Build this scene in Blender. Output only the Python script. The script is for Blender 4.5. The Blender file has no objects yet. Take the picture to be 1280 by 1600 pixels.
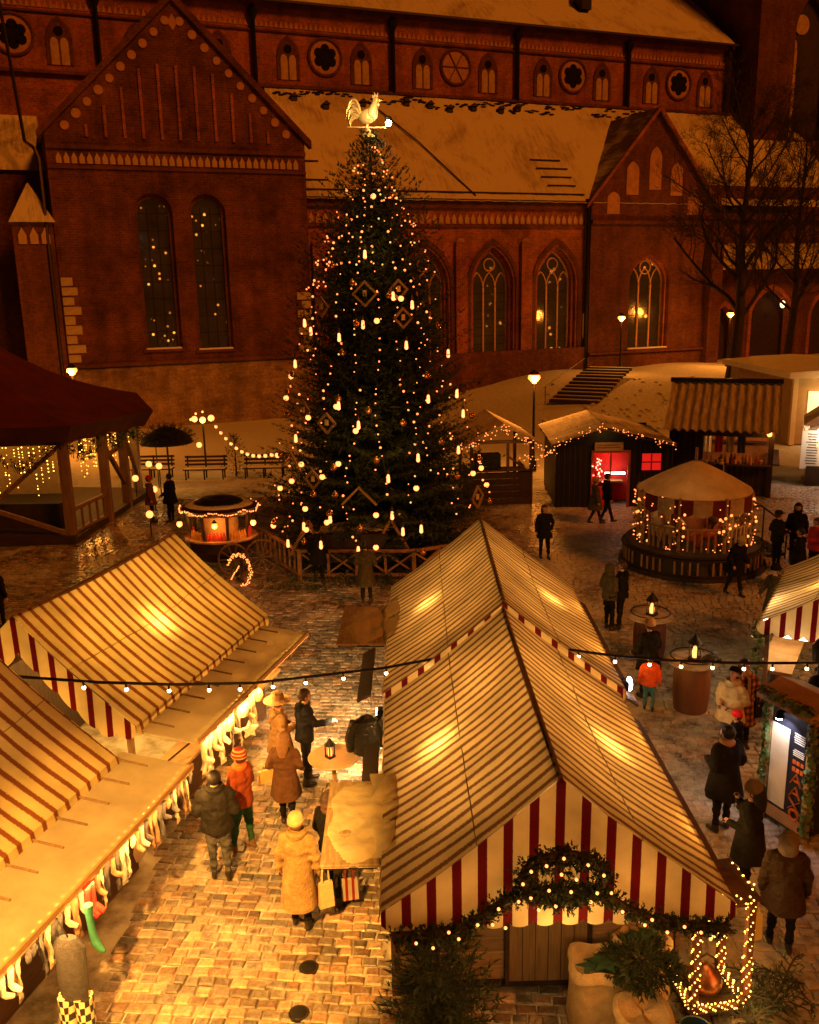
import bpy, math, random
import numpy as np
from math import sin, cos, pi, radians, sqrt, atan2
from mathutils import Vector, Matrix
random.seed(7)
RNG = np.random.default_rng(7)
SC = bpy.context.scene
COL = SC.collection

# ------------------------------------------------------------------ camera
cam_d = bpy.data.cameras.new('camera'); cam = bpy.data.objects.new('camera', cam_d); COL.objects.link(cam)
PITCH, ROLL = radians(14.0), 0.02
fwd = Vector((0, cos(PITCH), -sin(PITCH))); r0 = Vector((1, 0, 0)); u0 = r0.cross(fwd)
rgt = r0 * cos(ROLL) - u0 * sin(ROLL); upv = r0 * sin(ROLL) + u0 * cos(ROLL)
mw = Matrix((rgt, upv, -fwd)).transposed().to_4x4(); mw.translation = (0, 0, 8.3)
cam.matrix_world = mw
cam_d.sensor_fit = 'VERTICAL'; cam_d.sensor_height = 24; cam_d.lens = 24 * 1422 / 1600
cam_d.clip_start = 0.1; cam_d.clip_end = 1000
SC.camera = cam

# ------------------------------------------------------------------ sky, glow of the floodlights, exposure
world = bpy.data.worlds.new('World'); SC.world = world; world.use_nodes = True
nt = world.node_tree; bg = nt.nodes['Background']
sky = nt.nodes.new('ShaderNodeTexSky'); sky.sky_type = 'NISHITA'; sky.sun_disc = False
sky.sun_elevation = radians(36); sky.sun_rotation = radians(134)
tint = nt.nodes.new('ShaderNodeMix'); tint.data_type = 'RGBA'; tint.blend_type = 'MULTIPLY'; tint.inputs[0].default_value = 1
tint.inputs[7].default_value = (0.045, 0.0075, 0.0004, 1)
nt.links.new(sky.outputs[0], tint.inputs[6]); nt.links.new(tint.outputs[2], bg.inputs[0])
bg.inputs[1].default_value = 0.10
sun_d = bpy.data.lights.new('sun', 'SUN'); sun_d.energy = 1.3; sun_d.angle = radians(14); sun_d.color = (1.0, 0.22, 0.010)
sun = bpy.data.objects.new('sun', sun_d); COL.objects.link(sun)
SUN_EL = radians(36)
sun_dir = Vector((0.72 * cos(SUN_EL), -0.69 * cos(SUN_EL), sin(SUN_EL)))
sun.rotation_euler = sun_dir.to_track_quat('Z', 'Y').to_euler()
vs = SC.view_settings
vs.view_transform = 'Standard'; vs.look = 'None'; vs.gamma = 1; vs.exposure = 0.0; vs.use_curve_mapping = False
SC.display_settings.display_device = 'sRGB'
cy = SC.cycles
cy.use_denoising = True; cy.use_light_tree = True; cy.sample_clamp_indirect = 3; cy.sample_clamp_direct = 0
cy.max_bounces = 5; cy.diffuse_bounces = 2; cy.glossy_bounces = 3; cy.transmission_bounces = 3; cy.transparent_max_bounces = 6
cy.caustics_reflective = False; cy.caustics_refractive = False

# ------------------------------------------------------------------ helpers
def V(*a): return Vector(a)
def _tilt(d):
    d = Vector(d).normalized()
    a = Vector((0, 0, 1)) if abs(d.z) < 0.92 else Vector((1, 0, 0))
    x = d.cross(a).normalized(); y = x.cross(d).normalized()
    return x, y, d

class MB:
    def __init__(s): s.v = []; s.f = []; s.m = []
    def add(s, vs, fs, mi=0):
        o = len(s.v); s.v.extend(tuple(p) for p in vs)
        for f in fs: s.f.append(tuple(i + o for i in f)); s.m.append(mi)
        return s
    def quad(s, a, b, c, d, mi=0): return s.add((a, b, c, d), ((0, 1, 2, 3),), mi)
    def poly(s, pts, mi=0): return s.add(pts, (tuple(range(len(pts))),), mi)
    def box(s, c, d, rz=0, mi=0, bev=0):
        x, y, z = d[0] / 2, d[1] / 2, d[2] / 2; cr, sr = cos(rz), sin(rz)
        def T(p): return (c[0] + p[0] * cr - p[1] * sr, c[1] + p[0] * sr + p[1] * cr, c[2] + p[2])
        if bev:
            b = min(bev, x * .9, y * .9, z * .9)
            vs = [T(p) for p in ((-x, -y, -z), (x, -y, -z), (x, y, -z), (-x, y, -z), (-x, -y, z - b), (x, -y, z - b), (x, y, z - b), (-x, y, z - b),
                  (-x + b, -y + b, z), (x - b, -y + b, z), (x - b, y - b, z), (-x + b, y - b, z))]
            return s.add(vs, ((3, 2, 1, 0), (0, 1, 5, 4), (1, 2, 6, 5), (2, 3, 7, 6), (3, 0, 4, 7), (4, 5, 9, 8), (5, 6, 10, 9), (6, 7, 11, 10), (7, 4, 8, 11), (8, 9, 10, 11)), mi)
        vs = [T((sx * x, sy * y, sz * z)) for sz in (-1, 1) for sx, sy in ((-1, -1), (1, -1), (1, 1), (-1, 1))]
        return s.add(vs, ((3, 2, 1, 0), (4, 5, 6, 7), (0, 1, 5, 4), (1, 2, 6, 5), (2, 3, 7, 6), (3, 0, 4, 7)), mi)
    def bar(s, p0, p1, w, h, mi=0):
        p0, p1 = Vector(p0), Vector(p1); x, y, d = _tilt(p1 - p0); x *= w / 2; y *= h / 2
        vs = [p + q for p in (p0, p1) for q in (-x - y, x - y, x + y, -x + y)]
        return s.add(vs, ((3, 2, 1, 0), (4, 5, 6, 7), (0, 1, 5, 4), (1, 2, 6, 5), (2, 3, 7, 6), (3, 0, 4, 7)), mi)
    def tube(s, pts, r, n=6, mi=0, cap=True):
        pts = [Vector(p) for p in pts]; k = len(pts)
        rs = r if isinstance(r, (list, tuple)) else [r] * k
        px = None; vs = []
        for i, p in enumerate(pts):
            d = pts[min(i + 1, k - 1)] - pts[max(i - 1, 0)]
            if d.length < 1e-9: d = Vector((0, 0, 1))
            d.normalize()
            if px is None: px = _tilt(d)[0]
            px = (px - d * px.dot(d))
            if px.length < 1e-6: px = _tilt(d)[0]
            px.normalize(); py = d.cross(px)
            for j in range(n):
                a = 2 * pi * j / n; vs.append(p + (px * cos(a) + py * sin(a)) * rs[i])
        fs = [(i * n + j, i * n + (j + 1) % n, (i + 1) * n + (j + 1) % n, (i + 1) * n + j) for i in range(k - 1) for j in range(n)]
        if cap: fs += [tuple(range(n - 1, -1, -1)), tuple(range((k - 1) * n, k * n))]
        return s.add(vs, fs, mi)
    def lathe(s, prof, n=12, c=(0, 0, 0), mi=0, sx=1, sy=1, a0=0, cap=True):
        vs = [(c[0] + r * sx * cos(a0 + 2 * pi * j / n), c[1] + r * sy * sin(a0 + 2 * pi * j / n), c[2] + z) for r, z in prof for j in range(n)]
        k = len(prof)
        fs = [(i * n + j, i * n + (j + 1) % n, (i + 1) * n + (j + 1) % n, (i + 1) * n + j) for i in range(k - 1) for j in range(n)]
        if cap: fs += [tuple(range(n - 1, -1, -1)), tuple(range((k - 1) * n, k * n))]
        return s.add(vs, fs, mi)
    def ell(s, c, r, n=8, m=5, mi=0, R=None):
        if not hasattr(r, '__len__'): r = (r, r, r)
        vs = []
        for i in range(1, m):
            t = pi * i / m
            for j in range(n):
                a = 2 * pi * j / n; vs.append(Vector((r[0] * sin(t) * cos(a), r[1] * sin(t) * sin(a), r[2] * cos(t))))
        vs += [Vector((0, 0, r[2])), Vector((0, 0, -r[2]))]
        if R is not None: vs = [R @ q for q in vs]
        vs = [q + Vector(c) for q in vs]; T = len(vs) - 2
        fs = [(i * n + j, (i + 1) * n + j, (i + 1) * n + (j + 1) % n, i * n + (j + 1) % n) for i in range(m - 2) for j in range(n)]
        fs += [(T, j, (j + 1) % n) for j in range(n)] + [(T + 1, (m - 2) * n + (j + 1) % n, (m - 2) * n + j) for j in range(n)]
        return s.add(vs, fs, mi)
    def capsule(s, p0, r0_, p1, r1, n=10, mi=0):
        p0, p1 = Vector(p0), Vector(p1); d = p1 - p0; L = d.length; dn = d / L if L > 1e-6 else Vector((0, 0, 1))
        pts = []; rs = []
        for t in (90, 60, 30): pts.append(p0 - dn * r0_ * sin(radians(t))); rs.append(max(r0_ * cos(radians(t)), .002))
        pts += [p0, p1]; rs += [r0_, r1]
        for t in (30, 60, 90): pts.append(p1 + dn * r1 * sin(radians(t))); rs.append(max(r1 * cos(radians(t)), .002))
        return s.tube(pts, rs, n, mi)
    def prism(s, poly, y0, y1, mi=0):      # poly in (x, z), extruded along y
        n = len(poly)
        vs = [(x, y0, z) for x, z in poly] + [(x, y1, z) for x, z in poly]
        return s.add(vs, [tuple(range(n)), tuple(range(2 * n - 1, n - 1, -1))] + [(i, i + n, (i + 1) % n + n, (i + 1) % n) for i in range(n)], mi)
    def hprism(s, poly, z0, z1, mi=0):     # poly in (x, y), extruded along z
        n = len(poly)
        vs = [(x, y, z0) for x, y in poly] + [(x, y, z1) for x, y in poly]
        return s.add(vs, [tuple(range(n - 1, -1, -1)), tuple(range(n, 2 * n))] + [(i, (i + 1) % n, (i + 1) % n + n, i + n) for i in range(n)], mi)
    def grid(s, fn, nu, nv, mi=0):
        vs = [fn(i / nu, j / nv) for i in range(nu + 1) for j in range(nv + 1)]
        fs = [(i * (nv + 1) + j, (i + 1) * (nv + 1) + j, (i + 1) * (nv + 1) + j + 1, i * (nv + 1) + j + 1) for i in range(nu) for j in range(nv)]
        return s.add(vs, fs, mi)
    def mesh(s, name, mats, smooth=38):
        me = bpy.data.meshes.new(name); me.from_pydata(s.v, [], s.f)
        if not isinstance(mats, (list, tuple)): mats = [mats]
        for m in mats: me.materials.append(m)
        if any(s.m): me.polygons.foreach_set('material_index', s.m)
        if smooth:
            me.polygons.foreach_set('use_smooth', [True] * len(s.f)); me.set_sharp_from_angle(angle=radians(smooth))
        me.update(); return me
    def build(s, name, mats, parent=None, smooth=38, loc=None, rz=0):
        return inst(name, s.mesh(name, mats, smooth), parent, loc, rz)

def inst(name, me, parent=None, loc=None, rot=0, scale=None):
    o = bpy.data.objects.new(name, me); COL.objects.link(o)
    if parent is not None: o.parent = parent
    if loc is not None: o.location = loc
    if hasattr(rot, '__len__'): o.rotation_euler = rot
    elif rot: o.rotation_euler = (0, 0, rot)
    if scale is not None: o.scale = scale if hasattr(scale, '__len__') else (scale,) * 3
    return o
def tag(o, label=None, cat=None, group=None, kind=None):
    if label: o['label'] = label
    if cat: o['category'] = cat
    if group: o['group'] = group
    if kind: o['kind'] = kind
    return o
def thing(name, label, cat, loc=(0, 0, 0), rz=0, group=None):
    o = bpy.data.objects.new(name, None); COL.objects.link(o); o.location = loc; o.rotation_euler = (0, 0, rz)
    o.empty_display_size = .2
    return tag(o, label, cat, group)

def copy_tree(o, parent=None, loc=None, rz=None, label=None, group=None):
    ch = [x for x in bpy.data.objects if x.parent == o]
    c = o.copy(); COL.objects.link(c)
    if parent is not None: c.parent = parent
    if loc is not None: c.location = loc
    if rz is not None: c.rotation_euler = (0, 0, rz)
    if label: c['label'] = label
    if group: c['group'] = group
    for x in ch: copy_tree(x, c)
    return c
def lamp(name, kind, loc, power, color, parent=None, size=.1, rot=None, size_y=None, spread=None, spot=None):
    d = bpy.data.lights.new(name, kind); d.energy = power; d.color = color
    if kind == 'POINT': d.shadow_soft_size = size
    if kind == 'SPOT': d.shadow_soft_size = size; d.spot_size = radians(spot or 90); d.spot_blend = .6
    if kind == 'AREA':
        d.shape = 'RECTANGLE'; d.size = size; d.size_y = size_y or size
        if spread: d.spread = radians(spread)
    o = bpy.data.objects.new(name, d); COL.objects.link(o); o.location = loc
    if rot is not None: o.rotation_euler = rot
    if parent is not None: o.parent = parent
    return o

# ------------------------------------------------------------------ materials
MATS = {}
def M(name, col, rough=.75, var=.25, scale=4, bump=.25, bscale=18, metal=0.0, emit=None, est=0, sample=True, trans=0, stretch=(1, 1, 1), col2=None, spec=.4, fac2=(.42, .6), rnd=0):
    m = bpy.data.materials.new(name); m.use_nodes = True; n = m.node_tree; N = n.nodes; Lk = n.links; p = N['Principled BSDF']
    MATS[name] = m
    p.inputs['Roughness'].default_value = rough; p.inputs['Metallic'].default_value = metal
    p.inputs['Specular IOR Level'].default_value = spec
    tc = N.new('ShaderNodeTexCoord'); mp = N.new('ShaderNodeMapping'); mp.inputs['Scale'].default_value = stretch
    Lk.new(tc.outputs['Object'], mp.inputs[0])
    no = N.new('ShaderNodeTexNoise'); no.inputs['Scale'].default_value = scale; no.inputs['Detail'].default_value = 5; no.inputs['Roughness'].default_value = .65
    Lk.new(mp.outputs[0], no.inputs[0])
    ra = N.new('ShaderNodeValToRGB'); e = ra.color_ramp.elements
    c = Vector(col)
    if col2:
        e[0].color = (*col, 1); e[1].color = (*col2, 1); e[0].position, e[1].position = fac2
    else:
        e[0].color = (*(c * (1 - var)), 1); e[1].color = (*[min(x, .95) for x in c * (1 + var)], 1); e[0].position, e[1].position = .3, .7
    Lk.new(no.outputs['Fac'], ra.inputs[0])
    out = ra.outputs[0]
    if rnd:
        oi = N.new('ShaderNodeObjectInfo'); hs = N.new('ShaderNodeHueSaturation'); mr = N.new('ShaderNodeMapRange')
        mr.inputs[3].default_value = 1 - rnd; mr.inputs[4].default_value = 1 + rnd
        Lk.new(oi.outputs['Random'], mr.inputs[0]); Lk.new(mr.outputs[0], hs.inputs['Value']); Lk.new(out, hs.inputs['Color']); out = hs.outputs[0]
    Lk.new(out, p.inputs['Base Color'])
    if bump:
        b2 = N.new('ShaderNodeTexNoise'); b2.inputs['Scale'].default_value = bscale; b2.inputs['Detail'].default_value = 4
        Lk.new(mp.outputs[0], b2.inputs[0]); bu = N.new('ShaderNodeBump'); bu.inputs['Strength'].default_value = bump; bu.inputs['Distance'].default_value = .03
        Lk.new(b2.outputs['Fac'], bu.inputs['Height']); Lk.new(bu.outputs[0], p.inputs['Normal'])
    if emit:
        p.inputs['Emission Color'].default_value = (*emit, 1); p.inputs['Emission Strength'].default_value = est
        if not sample: m.cycles.emission_sampling = 'NONE'
    if trans:
        tr = N.new('ShaderNodeBsdfTranslucent'); mx = N.new('ShaderNodeMixShader'); mx.inputs[0].default_value = trans
        Lk.new(out, tr.inputs[0]); Lk.new(p.outputs[0], mx.inputs[1]); Lk.new(tr.outputs[0], mx.inputs[2])
        Lk.new(mx.outputs[0], N['Material Output'].inputs[0])
    return m
def G(name, col, strength, sample=False):
    return M(name, (.8, .7, .5), .4, 0, 3, 0, emit=col, est=strength, sample=sample)

WARM = (1.0, .50, .12); AMBER = (1.0, .27, .03); GOLD = (1.0, .52, .13)
brown_wood = M('brown wood', (.085, .042, .022), .7, .4, 3, .5, 30, stretch=(1, 1, 8), rnd=.25)
dark_wood = M('dark wood', (.035, .019, .012), .75, .4, 3, .5, 30, stretch=(1, 8, 1), rnd=.2)
pale_wood = M('pale wood', (.30, .18, .09), .7, .3, 3, .4, 26, stretch=(1, 1, 6), rnd=.18)
plank_wood = M('plank wood', (.27, .17, .10), .7, .3, 3, .45, 26, stretch=(.6, 4, 9), rnd=.16)
door_wood = M('door wood', (.24, .15, .08), .68, .3, 4, .45, 30, stretch=(9, 4, .6))
grey_wood = M('grey wood', (.20, .13, .08), .8, .35, 3, .5, 30, stretch=(6, 1, 1), rnd=.2)
black_iron = M('black iron', (.012, .011, .010), .5, .3, 8, .2, 40, metal=.4)
dark_metal = M('dark metal', (.04, .03, .025), .45, .3, 8, .2, 40, metal=.6)
snow = M('snow', (.80, .80, .80), .75, .08, 1.6, .5, 5)
dirty_snow = M('dirty snow', (.66, .62, .58), .8, .2, 1.1, .6, 6, col2=(.34, .28, .22), fac2=(.5, .72))
canvas_red = (.22, .008, .016)
burgundy = M('burgundy cloth', canvas_red, .85, .2, 6, .2, 60, trans=.25)
cream_cloth = M('cream cloth', (.74, .66, .50), .85, .1, 3, .2, 40, trans=.35)
sack_cloth = M('sack cloth', (.50, .35, .19), .92, .22, 7, .6, 60)
foliage = M('needle green', (.030, .044, .018), .7, .45, 6, 0)
ivy_green = M('ivy green', (.09, .15, .035), .55, .5, 8, .2, 30)
bark = M('bark', (.055, .042, .034), .9, .35, 6, .8, 30, stretch=(1, 1, .3))
bulb_warm = G('warm bulb', (1, .24, .055), 2.8)
bulb_big = G('globe bulb', (1, .28, .07), 3.2)
bulb_candle = G('candle glow', (1, .30, .09), 3.2)
bulb_sodium = G('sodium lamp glass', (1, .22, .03), 4.4)
bulb_white = G('white lamp glass', (.95, .92, 1.0), 40)
gold = M('gilded metal', (.95, .66, .26), .38, .15, 5, .3, 30, metal=.35)
amber_glass = M('amber glass bauble', (.55, .25, .08), .12, .2, 5, 0, metal=.75)
black_glass = None
def glass_dark(name, rough=.08):
    m = M(name, (.012, .010, .008), rough, .3, 2, .5, 1.1, spec=.6); return m
window_glass = glass_dark('leaded window glass')
def glint_glass(name, base, spots, scale, thr):  # painted emission spots stand in for lights reflected in the panes
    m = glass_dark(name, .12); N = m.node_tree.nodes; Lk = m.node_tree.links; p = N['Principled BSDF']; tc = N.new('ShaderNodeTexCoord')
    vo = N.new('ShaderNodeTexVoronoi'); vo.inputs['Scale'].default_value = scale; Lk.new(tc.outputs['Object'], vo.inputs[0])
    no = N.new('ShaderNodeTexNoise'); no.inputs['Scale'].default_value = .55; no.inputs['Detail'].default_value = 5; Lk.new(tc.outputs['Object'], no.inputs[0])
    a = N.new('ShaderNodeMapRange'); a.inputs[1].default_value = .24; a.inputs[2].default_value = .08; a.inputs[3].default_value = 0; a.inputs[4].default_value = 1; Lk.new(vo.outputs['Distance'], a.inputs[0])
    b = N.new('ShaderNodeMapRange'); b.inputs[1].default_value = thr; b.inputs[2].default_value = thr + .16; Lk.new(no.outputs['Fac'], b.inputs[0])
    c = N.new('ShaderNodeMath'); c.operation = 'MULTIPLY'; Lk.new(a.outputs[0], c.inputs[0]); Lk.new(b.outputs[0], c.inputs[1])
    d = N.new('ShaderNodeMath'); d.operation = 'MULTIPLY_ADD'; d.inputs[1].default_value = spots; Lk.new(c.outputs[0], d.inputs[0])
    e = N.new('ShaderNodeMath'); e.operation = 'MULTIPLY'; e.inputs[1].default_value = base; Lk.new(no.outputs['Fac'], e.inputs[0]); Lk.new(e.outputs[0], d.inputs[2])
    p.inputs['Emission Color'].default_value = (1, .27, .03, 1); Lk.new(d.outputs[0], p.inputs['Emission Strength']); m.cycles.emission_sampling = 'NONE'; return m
nave_glass = glint_glass('nave glass with painted glints', .03, 4.0, 2.4, .50); aisle_glass = glint_glass('aisle glass with painted glints', .04, 4.0, 1.3, .55)
# ================================================================== brick church
def brick_mat(name, c1, c2, mort, bw=.40, bh=.145, blot=.45):
    m = bpy.data.materials.new(name); m.use_nodes = True; n = m.node_tree; N = n.nodes; Lk = n.links; p = N['Principled BSDF']
    p.inputs['Roughness'].default_value = .88; p.inputs['Specular IOR Level'].default_value = .2
    tc = N.new('ShaderNodeTexCoord'); sx = N.new('ShaderNodeSeparateXYZ'); Lk.new(tc.outputs['Object'], sx.inputs[0])
    ad = N.new('ShaderNodeMath'); Lk.new(sx.outputs[0], ad.inputs[0]); Lk.new(sx.outputs[1], ad.inputs[1])
    cb = N.new('ShaderNodeCombineXYZ'); Lk.new(ad.outputs[0], cb.inputs[0]); Lk.new(sx.outputs[2], cb.inputs[1])
    br = N.new('ShaderNodeTexBrick'); br.inputs['Scale'].default_value = 1; br.inputs['Brick Width'].default_value = bw; br.inputs['Row Height'].default_value = bh
    br.inputs['Mortar Size'].default_value = .022; br.inputs['Color1'].default_value = (*c1, 1); br.inputs['Color2'].default_value = (*c2, 1); br.inputs['Mortar'].default_value = (*mort, 1)
    br.inputs['Bias'].default_value = -.15
    Lk.new(cb.outputs[0], br.inputs[0])
    no = N.new('ShaderNodeTexNoise'); no.inputs['Scale'].default_value = .45; no.inputs['Detail'].default_value = 8; no.inputs['Roughness'].default_value = .72
    Lk.new(tc.outputs['Object'], no.inputs[0])
    mr = N.new('ShaderNodeMapRange'); mr.inputs[1].default_value = .32; mr.inputs[2].default_value = .68; mr.inputs[3].default_value = 1 - blot; mr.inputs[4].default_value = 1 + blot * .7
    Lk.new(no.outputs['Fac'], mr.inputs[0])
    n2 = N.new('ShaderNodeTexNoise'); n2.inputs['Scale'].default_value = 7; n2.inputs['Detail'].default_value = 4; n2.inputs['Roughness'].default_value = .8
    Lk.new(tc.outputs['Object'], n2.inputs[0])
    mr2 = N.new('ShaderNodeMapRange'); mr2.inputs[1].default_value = .3; mr2.inputs[2].default_value = .7; mr2.inputs[3].default_value = .6; mr2.inputs[4].default_value = 1.4
    Lk.new(n2.outputs['Fac'], mr2.inputs[0])
    ms = N.new('ShaderNodeMapping'); ms.inputs['Scale'].default_value = (1.3, 1.3, .16); Lk.new(tc.outputs['Object'], ms.inputs[0]); n4 = N.new('ShaderNodeTexNoise'); n4.inputs['Scale'].default_value = 1.1; n4.inputs['Detail'].default_value = 5; Lk.new(ms.outputs[0], n4.inputs[0])
    mr4 = N.new('ShaderNodeMapRange'); mr4.inputs[1].default_value = .35; mr4.inputs[2].default_value = .62; mr4.inputs[3].default_value = .78; mr4.inputs[4].default_value = 1.08; Lk.new(n4.outputs['Fac'], mr4.inputs[0]); m4 = N.new('ShaderNodeMath'); m4.operation = 'MULTIPLY'; Lk.new(mr.outputs[0], m4.inputs[0]); Lk.new(mr4.outputs[0], m4.inputs[1]); mr = m4
    mu = N.new('ShaderNodeMath'); mu.operation = 'MULTIPLY'; Lk.new(mr.outputs[0], mu.inputs[0]); Lk.new(mr2.outputs[0], mu.inputs[1])
    hs = N.new('ShaderNodeHueSaturation'); Lk.new(br.outputs[0], hs.inputs['Color']); Lk.new(mu.outputs[0], hs.inputs['Value']); Lk.new(hs.outputs[0], p.inputs['Base Color'])
    bu = N.new('ShaderNodeBump'); bu.inputs['Strength'].default_value = .5; bu.inputs['Distance'].default_value = .03; bu.invert = True
    Lk.new(br.outputs['Fac'], bu.inputs['Height']); Lk.new(bu.outputs[0], p.inputs['Normal'])
    return m
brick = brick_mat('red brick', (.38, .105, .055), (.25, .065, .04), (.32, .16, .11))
brick_dim = brick_mat('dimmed red brick', (.165, .048, .03), (.105, .034, .024), (.155, .075, .055), blot=.7)  # red brick darkened: the gable's dimmer light is put into the colour
brick_dark = brick_mat('dark brick', (.17, .055, .036), (.12, .042, .03), (.14, .07, .05))  # darker brick for trim, porch and side walls
plinth_mat = brick_mat('pale plinth masonry', (.34, .23, .15), (.24, .14, .09), (.28, .19, .12), .5, .2, .55)
plaster = M('ochre plaster', (.50, .33, .20), .9, .25, 2.5, .3, 12)
plaster_dim = M('brick red plaster', (.46, .24, .14), .9, .25, 2.5, .3, 12)
stone = M('pale stone', (.46, .36, .26), .88, .25, 3, .4, 14)
tracery_stone = M('tracery brick', (.62, .38, .22), .85, .2, 4, .3, 20)
def snow_roof_mat(name, cover, tile=(.10, .055, .035)):
    m = bpy.data.materials.new(name); m.use_nodes = True; n = m.node_tree; N = n.nodes; Lk = n.links; p = N['Principled BSDF']
    p.inputs['Roughness'].default_value = .8
    tc = N.new('ShaderNodeTexCoord')
    no = N.new('ShaderNodeTexNoise'); no.inputs['Scale'].default_value = .3; no.inputs['Detail'].default_value = 9; no.inputs['Roughness'].default_value = .62; no.inputs['Distortion'].default_value = .6
    Lk.new(tc.outputs['Object'], no.inputs[0])
    mp = N.new('ShaderNodeMapping'); mp.inputs['Scale'].default_value = (4.2, .6, .6); Lk.new(tc.outputs['Object'], mp.inputs[0])
    n2 = N.new('ShaderNodeTexNoise'); n2.inputs['Scale'].default_value = 1.3; n2.inputs['Detail'].default_value = 6; n2.inputs['Roughness'].default_value = .7; Lk.new(mp.outputs[0], n2.inputs[0])
    ad = N.new('ShaderNodeMath'); ad.operation = 'MULTIPLY_ADD'; ad.inputs[1].default_value = .55; Lk.new(n2.outputs['Fac'], ad.inputs[0]); Lk.new(no.outputs['Fac'], ad.inputs[2])
    ra = N.new('ShaderNodeValToRGB'); e = ra.color_ramp.elements; e[0].position = cover; e[1].position = cover + .30
    e[0].color = (*tile, 1); e[1].color = (.72, .66, .60, 1); Lk.new(ad.outputs[0], ra.inputs[0])
    # rows of tiles showing faintly through the snow
    sx = N.new('ShaderNodeSeparateXYZ'); Lk.new(tc.outputs['Object'], sx.inputs[0])
    wv = N.new('ShaderNodeMath'); wv.operation = 'MULTIPLY'; wv.inputs[1].default_value = 3.2; Lk.new(sx.outputs[2], wv.inputs[0])
    fr = N.new('ShaderNodeMath'); fr.operation = 'FRACT'; Lk.new(wv.outputs[0], fr.inputs[0])
    Lk.new(ra.outputs[0], p.inputs['Base Color'])
    bu = N.new('ShaderNodeBump'); bu.inputs['Strength'].default_value = .35; bu.inputs['Distance'].default_value = .06; Lk.new(fr.outputs[0], bu.inputs['Height'])
    b2 = N.new('ShaderNodeBump'); b2.inputs['Strength'].default_value = .5; b2.inputs['Distance'].default_value = .1; Lk.new(ad.outputs[0], b2.inputs['Height']); Lk.new(bu.outputs[0], b2.inputs['Normal'])
    Lk.new(b2.outputs[0], p.inputs['Normal'])
    return m
roof_snow = snow_roof_mat('snowy tiles', .56)
roof_snow_full = snow_roof_mat('deep roof snow', .50, (.30, .21, .15))
roof_bare = snow_roof_mat('tiles with thin snow', .80, (.13, .085, .055))

def arch_z(o, x):
    hw = o['w'] / 2; dx = min(abs(x - o['x']), hw)
    if o.get('kind', 'pointed') == 'round': return o['zs'] + (o['zt'] - o['zs']) * sqrt(max(0, 1 - (dx / hw) ** 2))
    return o['zs'] + (o['zt'] - o['zs']) * sqrt(max(0, 4 * hw * hw - (dx + hw) ** 2)) / (sqrt(3) * hw)
def arch_outline(o, n=12):
    xs = [o['x'] - o['w'] / 2 * cos(pi * i / n) for i in range(n + 1)]
    return [(xs[0], o['z0'])] + [(x, arch_z(o, x)) for x in xs] + [(xs[-1], o['z0'])]
def wall(mb, x0, x1, z0, top, ops, y=0.0, mi=0, brk=()):
    if not callable(top): t_ = top; top = lambda x: t_
    xs = {x0, x1, *[b for b in brk if x0 < b < x1]}
    for o in ops:
        for i in range(13): xs.add(o['x'] - o['w'] / 2 * cos(pi * i / 12))
    xs = sorted(x for x in xs if x0 - 1e-6 <= x <= x1 + 1e-6)
    for a, b in zip(xs, xs[1:]):
        if b - a < 1e-6: continue
        m = (a + b) / 2; seg = [z0]
        cols = sorted((o for o in ops if abs(m - o['x']) < o['w'] / 2), key=lambda o: o['z0'])
        la, lb = z0, z0
        for o in cols:
            mb.quad((a, y, la), (b, y, lb), (b, y, o['z0']), (a, y, o['z0']), mi)
            la, lb = arch_z(o, a), arch_z(o, b)
        mb.quad((a, y, la), (b, y, lb), (b, y, top(b)), (a, y, top(a)), mi)
def reveal(mb, o, y0, y1, mi=0):
    pl = arch_outline(o); pl = pl + [pl[0]]
    for (xa, za), (xb, zb) in zip(pl, pl[1:]): mb.quad((xa, y0, za), (xb, y0, zb), (xb, y1, zb), (xa, y1, za), mi)
def ring(mb, o, wd, y0, y1, mi=0):           # raised arch moulding round an opening
    pl = arch_outline(o)[1:-1]; c = Vector((o['x'], o['zs'] * .6 + o['z0'] * .4))
    big = dict(o); big['w'] = o['w'] + 2 * wd; big['zt'] = o['zt'] + wd * 1.25
    po = arch_outline(big)[1:-1]
    P0 = [(o['x'] - o['w'] / 2, o['z0'])] + pl + [(o['x'] + o['w'] / 2, o['z0'])]; P1 = [(big['x'] - big['w'] / 2, o['z0'])] + po + [(big['x'] + big['w'] / 2, o['z0'])]
    for i in range(len(P0) - 1):
        a, b, c2, d = P0[i], P0[i + 1], P1[i + 1], P1[i]
        mb.quad((a[0], y0, a[1]), (b[0], y0, b[1]), (c2[0], y0, c2[1]), (d[0], y0, d[1]), mi)
        mb.quad((d[0], y0, d[1]), (c2[0], y0, c2[1]), (c2[0], y1, c2[1]), (d[0], y1, d[1]), mi)

TH = radians(22); D0 = 58.64
church = thing('brick_church', 'long red brick church with snowy roofs filling the background behind the market', 'church', (-sin(TH) * D0, cos(TH) * D0, 0), TH)
YA, YC = 2.67, 9.67
def cornice(*bx):
    for c_, d_ in bx: MB().box(c_, d_).build('brick_cornice', brick_dark, church, smooth=0)
def opening(x, w, z0, zs, zt, kind='pointed', d=.55): return dict(x=x, w=w, z0=z0, zs=zs, zt=zt, kind=kind, d=d)

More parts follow.
